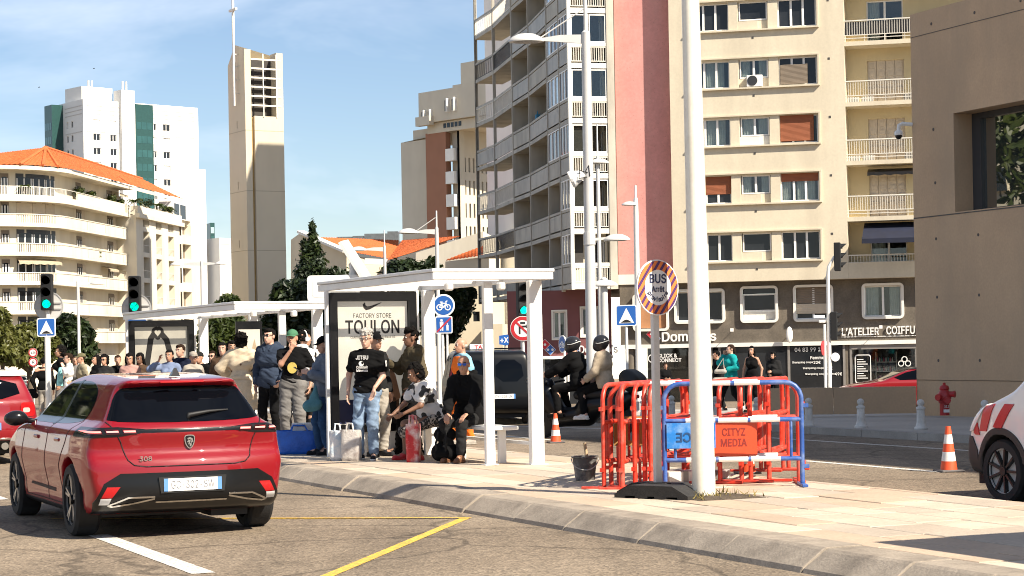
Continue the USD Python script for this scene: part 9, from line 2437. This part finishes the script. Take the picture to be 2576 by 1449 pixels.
leather_br = look('shoe_brown', (0.13, 0.055, 0.025), 0.4); floral = usdkit.material(stage, '/World/Looks/cloth_floral', {'g': ('geometry', {}), 'n': ('noise_texture', {'scale': 17.0, 'detail': 1.5, 'distortion': 1.2}), 'r': ('rgb_ramp', {'ramp': [(0.50, (0.02, 0.02, 0.02)), (0.54, (0.36, 0.31, 0.27)), (0.62, (0.40, 0.36, 0.32)), (0.66, (0.05, 0.04, 0.04))]}), 'p': ('principled_bsdf', {'roughness': 0.9})}, [('g.position', 'n.vector'), ('n.fac', 'r.fac'), ('r.color', 'p.base_color')], surface='p.BSDF')
patched = usdkit.material(stage, '/World/Looks/cloth_patched', {'g': ('geometry', {}), 'n': ('noise_texture', {'scale': 9.0, 'detail': 0.5}), 'r': ('rgb_ramp', {'ramp': [(0.52, (0.62, 0.6, 0.58)), (0.54, (0.03, 0.03, 0.03))]}), 'p': ('principled_bsdf', {'roughness': 0.9})}, [('g.position', 'n.vector'), ('n.fac', 'r.fac'), ('r.color', 'p.base_color')], surface='p.BSDF')
sneaker = cloth('sneaker', (0.02,0.02,0.023)); white_sh = look('shoe_white', (0.62, 0.60, 0.57), 0.5)
frame_g = look('spectacle_frame', (0.02, 0.02, 0.02), 0.3); lens_blue = look('mirror_lens_blue', (0.02, 0.10, 0.42), 0.08, spec=0.9)
HANG = dict(w=(0.07, 0.03, -0.50)); POCKET = dict(w=(0.07, 0.10, -0.45), c=0.7)

def on_chest(T, z, out=0.012):
 """frame for flat print on the chest"""
 i = T_info[T.GetPath().pathString]; x = i['Tw'] @ np.array([1.0, 0, 0]); y = i['up']; n = np.cross(x, y)
 return mat4(x, y, n, i['tp'](0, -0.118 - 0.024 - out, z))

# at the near shelter
loc, h = stand(922, 830, 26.5)
P1 = person('older man with grey hair and glasses, black t-shirt and pale jeans', loc, -12, h, 'm', 'pale', ('fluffy', 'grey'), black, 'short', jeans_l, 'trousers', sneaker, la=dict(w=(-0.02, 0.20, -0.44), hd=(-0.2, 0.25, -1), pn=(-0.5, 1, 0.1), c=0.35), ra=dict(w=(0.10, 0.00, -0.49), c=0.4), lf=dict(a=(0.01, 0.05, None)), rf=dict(a=(0.04, 0.0, None), turn=0.5), head=(-0.05, 0.05), extra=dict(glasses=frame_g, sole=white_sh), build=1.02, loose=0.018, fit=0.014)
M = on_chest(P1, 1.32)
mb = MB(); mb.text('JITSU', 0.05, M @ mat4(o=(-0.02, 0.035, 0)), 0.003, True, center=True, width=0.17); mb.text('Minerals', 0.034, M @ mat4(o=(-0.02, -0.13, 0)), 0.003, True, center=True, width=0.16); mb.text('Criminals', 0.034, M @ mat4(o=(-0.02, -0.085, 0)), 0.003, True, center=True, width=0.16); mb.prism(Point(-0.03, -0.02).buffer(0.035).difference(Point(-0.015, -0.01).buffer(0.018)), 0, 0.003, M); mb.obj('shirt_print', sgn_white, P1)
i = T_info[P1.GetPath().pathString]; a_, e_, w_ = i['armj'][1]; c_ = a_ + (e_ - a_) * 0.4; mb = MB(); mb.prism(Point(0, 0).buffer(0.045).difference(Point(0, 0).buffer(0.024)), 0, 0.004, mat4((0, 0.9, 0.1), (0, -0.1, 0.99), (1, 0, 0), c_ + np.array([0.078, -0.02, 0]))); mb.obj('sleeve_print', sgn_white, P1)
loc, h = stand(944, 836, 27.4)
person('man in dark cap and beige sweatpants standing behind the grey-haired man', loc, 45, h, 'm', 'tan', ('cap', 'black'), charcoal, 'long', beige_p, 'trousers', sneaker, extra=dict(cap=black), loose=0.02)
loc, h = stand(1036, 827, 27.6)
PG = person('young man in olive jacket and black trousers looking left', loc, -68, h, 'm', 'brown', ('fluffy', 'black'), olive, 'long', black, 'trousers', black, ra=dict(w=(0.06, 0.30, -0.12), p=(0.6, -0.3, -0.8), hd=(-0.1, 0.6, 0.7), c=0.9), la=dict(w=(0.05, 0.10, -0.46), c=0.6), rf=dict(a=(0.06, 0.16, None)), lf=dict(a=(0.02, -0.04, None)), extra=dict(hood=olive), fit=0.022, hem=0.84, head=(-0.1, 0.0), loose=0.018)
p_ = SP(9.85, 24.45)
PW = person('seated woman in white and black top with floral skirt, leaning forward', (p_[0] - 0.08, p_[1], KH), -62, 1.64, 'f', 'brown', ('curly', 'black'), patched, 'short', floral, 'skirt', sgn_red, hip=0.60, lean=0.50, la=dict(w=(-0.02, 0.33, -0.36), c=0.6), ra=dict(w=(0.02, 0.36, -0.38), c=0.6), lf=dict(a=(0.05, 0.34, 0.085)), rf=dict(a=(0.08, 0.40, 0.085)), head=(-0.1, 0.15), build=1.12, fit=0.03, loose=0.02)
p_ = SP(10.02, 23.85)
PB = person('seated bald man in black jacket and blue mirrored sunglasses', (p_[0] - 0.02, p_[1], KH), -30, 1.76, 'm', 'tan', ('bald', 'black'), black, 'long', charcoal, 'trousers', leather_br, hip=0.56, lean=0.22, la=dict(w=(0.0, 0.34, -0.40), hd=(-0.3, 0.8, -0.5), pn=(0, 0, -1), c=0.35), ra=dict(w=(-0.06, 0.36, -0.42), hd=(-0.3, 0.8, -0.6), pn=(0, 0, -1), c=0.5), lf=dict(a=(0.02, 0.40, 0.085)), rf=dict(a=(-0.02, 0.36, 0.085)), head=(0.25, 0.0), twist=0.12, extra=dict(glasses=lens_blue, lens=True, hood=black), fit=0.026, hem=0.80, build=1.05)
loc, h = stand(1161, 850, 33.6, 0.0)
person('bald worker in orange high-visibility vest and sky blue t-shirt', loc, -62, h, 'm', 'tan', ('bald', 'grey'), sky_t, 'short', orange_v, 'trousers', beige_p, extra=dict(vest=orange_v), rf=dict(a=(0.03, 0.14, None)), lf=dict(a=(0.03, -0.1, None)))
# between the shelters
loc, h = stand(815, 846, 28.0)
PC_ = person('woman in black cap and grey-blue jacket looking at her phone', loc, -66, h, 'f', 'pale', ('caplong', 'brown'), grey_blue, 'long', jeans, 'trousers', sneaker, la=dict(w=(0.0, 0.28, -0.20), p=(0.4, -0.5, -0.8), hd=(-0.3, 0.8, 0.3), c=0.9), ra=dict(w=(-0.03, 0.30, -0.22), p=(0.4, -0.5, -0.8), hd=(-0.3, 0.8, 0.3), c=0.9), head=(0, 0.22), fit=0.03, hem=0.86, rf=dict(a=(0.02, 0.05, None)), extra=dict(cap=black), loose=0.016)
i = T_info[PC_.GetPath().pathString]; w_ = (i['armj'][1][2] + i['armj'][-1][2]) / 2
t = thing('mobile_phone', 'mobile phone held by the woman in the black cap', 'phone', loc, -66); mb = MB(); mb.mesh(manifold3d.Manifold.cube((0.075, 0.15, 0.01), True), mat4((1, 0, 0), (0, -0.8, 0.6), (0, -0.6, -0.8), w_ + np.array([0, -0.12, 0.06]))); mb.obj('phone_case', black_gloss, t)
loc, h = stand(736, 829, 30.4)
PK = person('man in green cap, black t-shirt with yellow print and grey sweatpants', loc, -8, h, 'm', 'tan', ('cap', 'brown'), black, 'short', grey_sweat, 'trousers', sneaker, ra=dict(w=(-0.20, 0.24, 0.03), p=(0.5, 0.2, -0.9), hd=(-0.4, -0.1, 0.9), pn=(-0.2, -1, 0.2), c=0.7), la=dict(w=(0.09, 0.02, -0.48), c=0.5), extra=dict(cap=green_cap, beard=True), loose=0.032, fit=0.015, build=1.05)
mb = MB(); mb.prism(affinity.scale(Point(0.03, -0.10).buffer(1, 14), 0.075, 0.085), 0, 0.003, on_chest(PK, 1.28)); mb.obj('shirt_print', look('print_yellow', (0.55, 0.42, 0.10), 0.8, var=0.2, scale=15), PK)
loc, h = stand(679, 825, 32.3)
person('tall man in sunglasses and dark blue hoodie with hands down', loc, -22, h, 'm', 'pale', ('short', 'black'), blue_grey, 'long', black, 'trousers', sneaker, la=POCKET, ra=HANG, head=(-0.15, 0.0), extra=dict(glasses=frame_g, lens=True, hood=blue_grey), fit=0.024, hem=0.82)
loc, h = stand(766, 832, 32.2)
person('young man with white headphones, white hoodie and dark backpack facing away', loc, 128, h, 'm', 'tan', ('fluffy', 'black'), white_c, 'long', charcoal, 'trousers', white_sh, extra=dict(headphones=True, hood=white_c, backpack=charcoal), fit=0.022, hem=0.84)
loc, h = stand(607, 838, 33.0)
PT = person('person with dark bushy hair in a long cream trench coat, back turned', loc, 172, h, 'm', 'brown', ('curly', 'black'), None, 'long', charcoal, 'trousers', black, coat=trench_c, la=dict(w=(0.10, 0.20, -0.36), p=(0.9, -0.6, -0.2), c=0.8), ra=dict(w=(0.08, 0.12, -0.44), p=(0.8, -0.6, -0.2), c=0.7), head=(0.1, 0), extra=dict(coat_hem=0.50))
i = T_info[PT.GetPath().pathString]; mb = MB(); mb.prism(Point(0, 0).buffer(0.016), 0, 0.01, mat4((-1, 0, 0), (0, 0, 1), (0, 1, 0), i['tp'](-0.03, 0.158, 1.24))); mb.obj('button', leather_br, PT)
mb = MB(); mb.prism(rrect(-0.17, 0.17, -0.02, 0.02, 0.01), 0, 0.012, mat4((-1, 0, 0), (0, 0, 1), (0, 1, 0), i['tp'](0, 0.150, 1.03))); mb.obj('back_belt', trench_c, PT)
# crowd by the far shelter
CR_G = None
crowd = [
 ('woman with long dark hair in a brown jacket over an olive jumper', 560, 861, 34.2, 'f', 'pale', ('long', 'black'), brown_c, -5, dict(la=dict(w=(-0.04, 0.2, -0.34), c=0.7), ra=dict(w=(-0.06, 0.2, -0.36), c=0.7), fit=0.022)),
 ('dark-bearded man half hidden behind the trench coat', 583, 856, 35.2, 'm', 'tan', ('short', 'black'), navy, 20, dict(extra=dict(beard=True))),
 ('person with black hair glimpsed between trench coat and blue hoodie', 645, 862, 34.6, 'm', 'brown', ('fluffy', 'black'), black, -120, {}),
 ('woman in dark sunglasses peering between two heads', 534, 882, 37.0, 'f', 'pale', ('tied', 'brown'), charcoal, -15, dict(extra=dict(glasses=frame_g, lens=True))),
 ('person in black with dark hair bending forward left of the brown jacket', 509, 884, 36.4, 'm', 'tan', ('cap', 'black'), black, -25, dict(lean=0.18, extra=dict(cap=charcoal, cap_back=True))),
 ('young man in navy t-shirt with crossed arms before the heart poster', 454, 866, 35.6, 'm', 'pale', ('short', 'brown'), navy, -30, dict(sleeve='short', la=dict(w=(-0.16, 0.17, -0.22), p=(0.8, -0.2, -0.8), hd=(-1, 0.2, 0.2)), ra=dict(w=(-0.16, 0.20, -0.20), p=(0.8, -0.2, -0.8), hd=(-1, 0.1, 0.2)))),
 ('young woman in pale blue holding a phone to her ear', 426, 879, 35.0, 'f', 'tan', ('tied', 'black'), pale_blue, -10, dict(ra=dict(w=(0.04, 0.10, 0.12), p=(0.7, 0.3, -0.8), hd=(-0.3, 0, 1), c=0.8))),
 ('person in cream shawl and pale cap half hidden left of the brown jacket', 486, 889, 35.0, 'f', 'tan', ('cap', 'brown'), beige_p, 30, dict(extra=dict(cap=beige_p))),
 ('woman with sunglasses and curly dark hair before the light tree', 262, 893, 43.0, 'f', 'tan', ('curly', 'black'), charcoal, -15, dict(extra=dict(glasses=frame_g, lens=True))),
 ('man in grey top glimpsed between scarf and camouflage cap', 188, 893, 48.0, 'm', 'tan', ('short', 'black'), grey_sweat, 15, {}),
 ('girl with long black hair in a dusty rose top looking down', 326, 897, 35.6, 'f', 'tan', ('long', 'black'), rose, 0, dict(head=(0, 0.28))),
 ('dark-haired girl in brown half behind the rose top', 352, 901, 36.8, 'f', 'brown', ('long', 'black'), brown_c, -20, dict(head=(0, 0.3))),
 ('person in black resting a hand on their face', 296, 893, 43.5, 'm', 'tan', ('tied', 'brown'), black, 10, dict(la=dict(w=(-0.12, 0.2, 0.08), p=(0.6, 0.2, -0.8), hd=(-0.4, -0.3, 0.9), c=0.8))),
 ('woman with wavy dark hair in a black jacket facing left', 242, 892, 45.0, 'f', 'tan', ('long', 'black'), black, -50, {}),
 ('person in camouflage cap and patterned jacket facing left', 204, 888, 45.6, 'm', 'tan', ('cap', 'brown'), cloth('camouflage', (0.22, 0.19, 0.13), 0.5), -62, dict(extra=dict(cap=cloth('cap_camo', (0.12, 0.11, 0.06), 0.5)), ra=dict(w=(-0.02, 0.22, -0.34)))),
 ('person in glasses with a white and turquoise scarf', 172, 888, 46.4, 'f', 'pale', ('short', 'brown'), white_c, -70, dict(extra=dict(glasses=frame_g), la=dict(w=(0, 0.16, -0.02), hd=(-0.2, 0.2, 1)))),
 ('woman in black top and grey trousers reaching one arm forward', 152, 870, 47.6, 'f', 'tan', ('curly', 'black'), black, -75, dict(sleeve='short', ra=dict(w=(0.02, 0.44, -0.18)))),
 ('person in black with pale trousers beside the left sign pole', 110, 899, 48.6, 'm', 'tan', ('short', 'black'), black, 175, dict(bottom=beige_p, la=dict(w=(0.1, 0.1, -0.44)))),
]
for lab, px, py, D, sex, sk_, hr_, tp_, yw, kw in crowd:
 loc, h = stand(px, py, D)
 kw = dict(kw); bt = kw.pop('bottom', jeans if sex == 'f' else charcoal)
 if 'grey trousers' in lab:
  bt = grey_sweat
 person(lab, loc, yw, h, sex, sk_, hr_, tp_, kw.pop('sleeve', 'long'), bt, 'trousers', sneaker, far=True, **kw)
loc, h = stand(172, 888, 46.4)
t = thing('scarf', 'white and turquoise scarf hanging on the person in glasses', 'scarf', loc, -70); mb = MB(); mb.tube([(-0.1, -0.16, h * 0.80), (-0.06, -0.19, h * 0.7), (-0.05, -0.2, h * 0.55)], [0.05, 0.07, 0.08], 8); mb.obj('drape', cloth('turquoise', (0.25, 0.52, 0.52), 0.5), t)
loc, h = stand(110, 899, 48.6)
t = thing('handbag', 'black handbag hanging beside the left sign pole', 'handbag', (loc[0] - 0.3, loc[1] - 0.15, loc[2] + 0.66)); bv = blob([('c', (-0.12, 0, 0.06), (0.12, 0, 0.06), 0.07, 0.07), ('c', (-0.1, 0, 0.18), (0.1, 0, 0.18), 0.05, 0.05)], 0.02, 0.04); obj('bag_body', bv, black, t, smooth=True); mb = MB(); mb.tube([(-0.1, 0, 0.2), (0.0, 0.03, 0.5), (0.1, 0, 0.2)], 0.012, 6); mb.obj('strap', black, t)
# people across the road
loc, h = stand(1838, 866, 51.5, 0.12)
PTe = person('woman in teal jumper and black leggings walking left with a hand to her ear', loc, -72, h, 'f', 'pale', ('tied', 'brown'), teal, 'long', black, 'trousers', white_sh, ra=dict(w=(0.02, 0.12, 0.06), p=(0.6, 0.4, -0.8), hd=(-0.2, 0, 1), c=0.8), la=dict(w=(0.03, 0.2, -0.3)), rf=dict(a=(0.0, 0.30, None)), lf=dict(a=(0.0, -0.28, 0.16)), fit=0.026, loose=0.012, far=True, build=1.06)
t = thing('shoulder_bag', 'pale woven bag on the shoulder of the woman in teal', 'bag', (loc[0] - 0.30, loc[1] - 0.22, loc[2] + 0.72), -20); bv = blob([('c', (-0.14, 0, 0.1), (0.14, 0, 0.1), 0.09, 0.09), ('c', (-0.11, 0, 0.34), (0.11, 0, 0.34), 0.06, 0.06)], 0.02, 0.05); obj('bag_body', bv, cloth('bag_pale', (0.36, 0.33, 0.29), 0.3), t, smooth=True); mb = MB(); mb.tube([(-0.1, 0, 0.4), (0.06, 0.1, 0.68), (0.1, 0, 0.4)], 0.012, 6); mb.obj('strap', cloth('bag_pale', (0.36, 0.33, 0.29)), t)
loc, h = stand(1891, 870, 51.0, 0.12)
person('woman in black sleeveless top and long black skirt with plum sash', loc, -28, h, 'f', 'tan', ('long', 'black'), black, 'none', black, 'trousers', black, far=True, la=dict(w=(0.10, 0.02, -0.5)), ra=dict(w=(0.10, 0.04, -0.5)), rf=dict(a=(0, 0.12, None)), lf=dict(a=(0, -0.1, None)), loose=0.02)
loc, h = stand(1945, 884, 52.0, 0.12)
person('woman in black headscarf and dark coat holding something to her chest', loc, -35, h, 'f', 'tan', ('short', 'black'), charcoal, 'long', black, 'trousers', black, far=True, extra=dict(hijab=black), la=dict(w=(-0.08, 0.22, -0.26), c=0.8), ra=dict(w=(-0.1, 0.2, -0.34), c=0.8), fit=0.03)
loc, h = stand(1802, 882, 54.0, 0.12)
person('person in black walking just behind the woman in teal', loc, -85, h, 'm', 'tan', ('short', 'black'), black, 'long', charcoal, 'trousers', black, far=True, rf=dict(a=(0, 0.2, None)), lf=dict(a=(0, -0.2, None)))
b_ = ground_at(1673, 80)
person('person in dark clothes standing in the pizza shop doorway', (b_[0], b_[1], gz(80)), 15, 1.74, 'm', 'tan', ('short', 'brown'), black, 'long', black, 'trousers', black, far=True, la=dict(w=(-0.04, 0.2, -0.3)), ra=dict(w=(-0.06, 0.2, -0.3)))
# on the scooter: driver in black, passenger in a tan jacket
ph = 62.0
d_ = np.array([-math.sin(math.radians(ph)), math.cos(math.radians(ph)), 0])
helm = look('helmet_black', (0.02, 0.02, 0.022), 0.15, var=0.2, scale=8)
base_ = np.array([SCP[0], SCP[1], 0.0])
q = base_ + d_ * 0.02
person('scooter driver in black jacket and dark helmet', tuple(q), ph + 180, 1.78, 'm', 'tan', ('bald', 'black'), black, 'long', black, 'trousers', black, hip=0.93, lean=0.22, far=True, la=dict(w=(0.10, 0.42, -0.30), p=(0.8, -0.2, -0.6), hd=(-0.2, 1, -0.1), c=1.0), ra=dict(w=(0.10, 0.42, -0.30), p=(0.8, -0.2, -0.6), hd=(-0.2, 1, -0.1), c=1.0), lf=dict(a=(0.13, 0.34, 0.46)), rf=dict(a=(0.13, 0.34, 0.46)), extra=dict(helmet=helm), fit=0.035)
q = base_ - d_ * 0.46
person('scooter passenger in tan jacket and black helmet with white stripe', tuple(q), ph + 180, 1.76, 'm', 'pale', ('bald', 'black'), tan_j, 'long', black, 'trousers', white_sh, hip=0.95, lean=0.10, far=True, la=dict(w=(0.04, 0.24, -0.40), c=0.8), ra=dict(w=(0.04, 0.24, -0.40), c=0.8), lf=dict(a=(0.16, 0.30, 0.42)), rf=dict(a=(0.16, 0.30, 0.42)), extra=dict(helmet=helm), fit=0.026, hem=0.84)

# bags on the ground
def soft_bag(name, label, cat, loc, rz, w, d, h, m, handle=True, seed=1, flare=0.06, m2=None):
 """open woven carrier: sagging walls, rim, two handles"""
 T = thing(name, label, cat, loc, rz); g = np.random.default_rng(seed); n = 28; rows = 9
 v = []
 for j in range(rows):
  z = h * j / (rows - 1)
  for i in range(n):
   a = 2 * math.pi * i / n; c, s_ = math.cos(a), math.sin(a); e = 0.45
   x = w / 2 * np.sign(c) * abs(c) ** e; y = d / 2 * np.sign(s_) * abs(s_) ** e
   k = 1 + flare * z / h + 0.05 * math.sin(math.pi * z / h)
   q = np.array([x * k, y * k, z])
   f_ = meshkit.fbm(np.array([q * 9 + seed * 7]), 3)[0] - 0.5
   q[:2] *= 1 + 0.22 * f_; q[2] += (0.10 * h * f_ * (j / (rows - 1)))
   v.append(q)
 f = [[j * n + i, j * n + (i + 1) % n, (j + 1) * n + (i + 1) % n, (j + 1) * n + i] for j in range(rows - 1) for i in range(n)]
 bf = [[0, i + 1, i] for i in range(1, n - 1)]
 F_ = np.vstack([np.array(f)[:, [0, 1, 2]], np.array(f)[:, [0, 2, 3]], bf])
 obj('bag_wall', (np.array(v), F_), m, T, smooth=True)
 if handle:
  for sy in (-1, 1):
   mb = MB(); mb.tube([(-w * 0.2, sy * d * 0.5, h * 0.95), (-w * 0.15, sy * d * 0.4, h * 1.22), (w * 0.12, sy * d * 0.35, h * 1.2), (w * 0.2, sy * d * 0.5, h * 0.95)], 0.013, 6); mb.obj('bag_handle', m2 or m, T)
 return T

b = at(752, 1144, 28.3); woven = lambda n, c, **k: look('woven_' + n, c, 0.4, var=0.2, scale=8, bump=0.5, bscale=22, **k)
soft_bag('shopping_bag', 'large blue woven shopping bag with a white box on top', 'bag', (b[0], b[1] + 0.1, KH), 8, 0.60, 0.34, 0.34, woven('blue', (0.01, 0.10, 0.48)), seed=3)
t = thing('appliance_box', 'white printed cardboard box sticking out of the blue bag', 'box', (b[0] + 0.08, b[1] + 0.14, KH + 0.22), 6); mb = MB(); mb.cbox(-0.19, 0.19, -0.11, 0.11, 0, 0.22, 0.008); mb.obj('carton', white_c, t)
mb = MB(); mb.text('monolith', 0.028, up_text((-0.15, -0.112, 0.175)), 0.002, True); mb.prism(affinity.scale(Point(0.03, 0.10).buffer(1, 12), 0.075, 0.022), 0, 0.002, mat4((1, 0, 0), (0, 0, 1), (0, -1, 0), (0, -0.111, 0))); mb.obj('print', ink, t)
b = at(849, 1159, 26.45)
soft_bag('plastic_bag', 'white plastic bag with blue foot at the shelter post', 'bag', (b[0], b[1] + 0.1, KH), 5, 0.21, 0.16, 0.40, look('bag_white_blue', (0.66, 0.66, 0.66), 0.35, var=0.1, stain=((0.05, 0.32, 0.55), 4.0, (1, 1, 1), 0.9), bump=0.6, bscale=18), seed=5)
b = at(883, 1160, 26.3)
soft_bag('plastic_bag', 'crumpled grey and white patterned bag left of the older man', 'bag', (b[0], b[1] + 0.12, KH), -8, 0.25, 0.18, 0.41, look('bag_patterned', (0.50, 0.47, 0.44), 0.4, var=0.3, stain=((0.14, 0.09, 0.08), 5.0, (1, 1, 1), 0.9), bump=0.6, bscale=18), seed=8)
b = at(1040, 1156, 25.75)
soft_bag('shopping_bag', 'tall red bag with white print before the seated woman', 'bag', (b[0], b[1] + 0.05, KH), -15, 0.17, 0.14, 0.50, look('bag_red_white', (0.45, 0.012, 0.02), 0.35, var=0.15, stain=((0.62, 0.6, 0.58), 5.0, (1, 1, 1), 0.95), bump=0.4, bscale=20), seed=11)
b = at(1120, 1158, 25.5)
t = thing('rucksack', 'black rucksack with grey straps on the ground between the seated pair', 'rucksack', (b[0], b[1] + 0.1, KH), -20)
bv = blob([('c', (-0.07, 0, 0.13), (0.07, 0, 0.13), 0.12, 0.12), ('c', (-0.06, 0, 0.36), (0.06, 0, 0.36), 0.09, 0.09), ('c', (-0.05, -0.12, 0.12), (0.05, -0.12, 0.12), 0.05, 0.05)], 0.015, 0.05, cut=lambda X: -X[..., 2]); obj('pack', bv, black, t, smooth=True)
mb = MB(); mb.tube([(-0.05, -0.10, 0.40), (-0.07, -0.15, 0.25), (-0.06, -0.14, 0.1)], 0.014, 6); mb.tube([(0.05, -0.10, 0.40), (0.07, -0.15, 0.25), (0.06, -0.14, 0.1)], 0.014, 6); mb.obj('strap', charcoal, t); mb = MB(); mb.tube([(-0.03, 0, 0.44), (0, 0, 0.50), (0.03, 0, 0.44)], 0.012, 6); mb.obj('handle', sgn_red, t)
loc, h = stand(798, 846, 28.0)
t = thing('carrier_bag', 'limp teal carrier bag hanging from the arm of the woman in the black cap', 'bag', (loc[0] - 0.06, loc[1] - 0.25, KH + 0.62), 0); bv = blob([('c', (-0.05, 0, 0.08), (0.06, 0, 0.10), 0.085, 0.08), ('c', (0.03, 0, 0.2), (0.06, 0, 0.38), 0.06, 0.015)], 0.014, 0.05, warp=lambda X: 0.014 * (meshkit.fbm(X * 14, 3) - 0.5) * 2); obj('bag_body', bv, cloth('bag_teal', (0.08, 0.20, 0.24)), t, smooth=True)

# birds far up on the left
for px, py, lab in ((236, 173, 'bird flying high above the white tower'), (98, 220, 'bird flying at the left edge of the sky')):
 p = at(px, py, 420); t = thing('bird', lab, 'bird', tuple(p), 30)
 bv = blob([('c', (-0.14, 0, 0), (0.12, 0, 0.02), 0.045, 0.05), ('e', (0.2, 0, 0.04), (0.05, 0.04, 0.04))], 0.025, 0.03); obj('body', bv, charcoal, t, smooth=True)
 for k in (1, -1):
  mb = MB(); mb.add([(0.08, 0, 0.03), (-0.08, 0, 0.03), (-0.06, k * 0.28, 0.14), (0.1, k * 0.25, 0.14), (-0.1, k * 0.5, 0.08)], [[0, 1, 2], [0, 2, 3], [3, 2, 4]]); mb.obj('wing', charcoal, t)
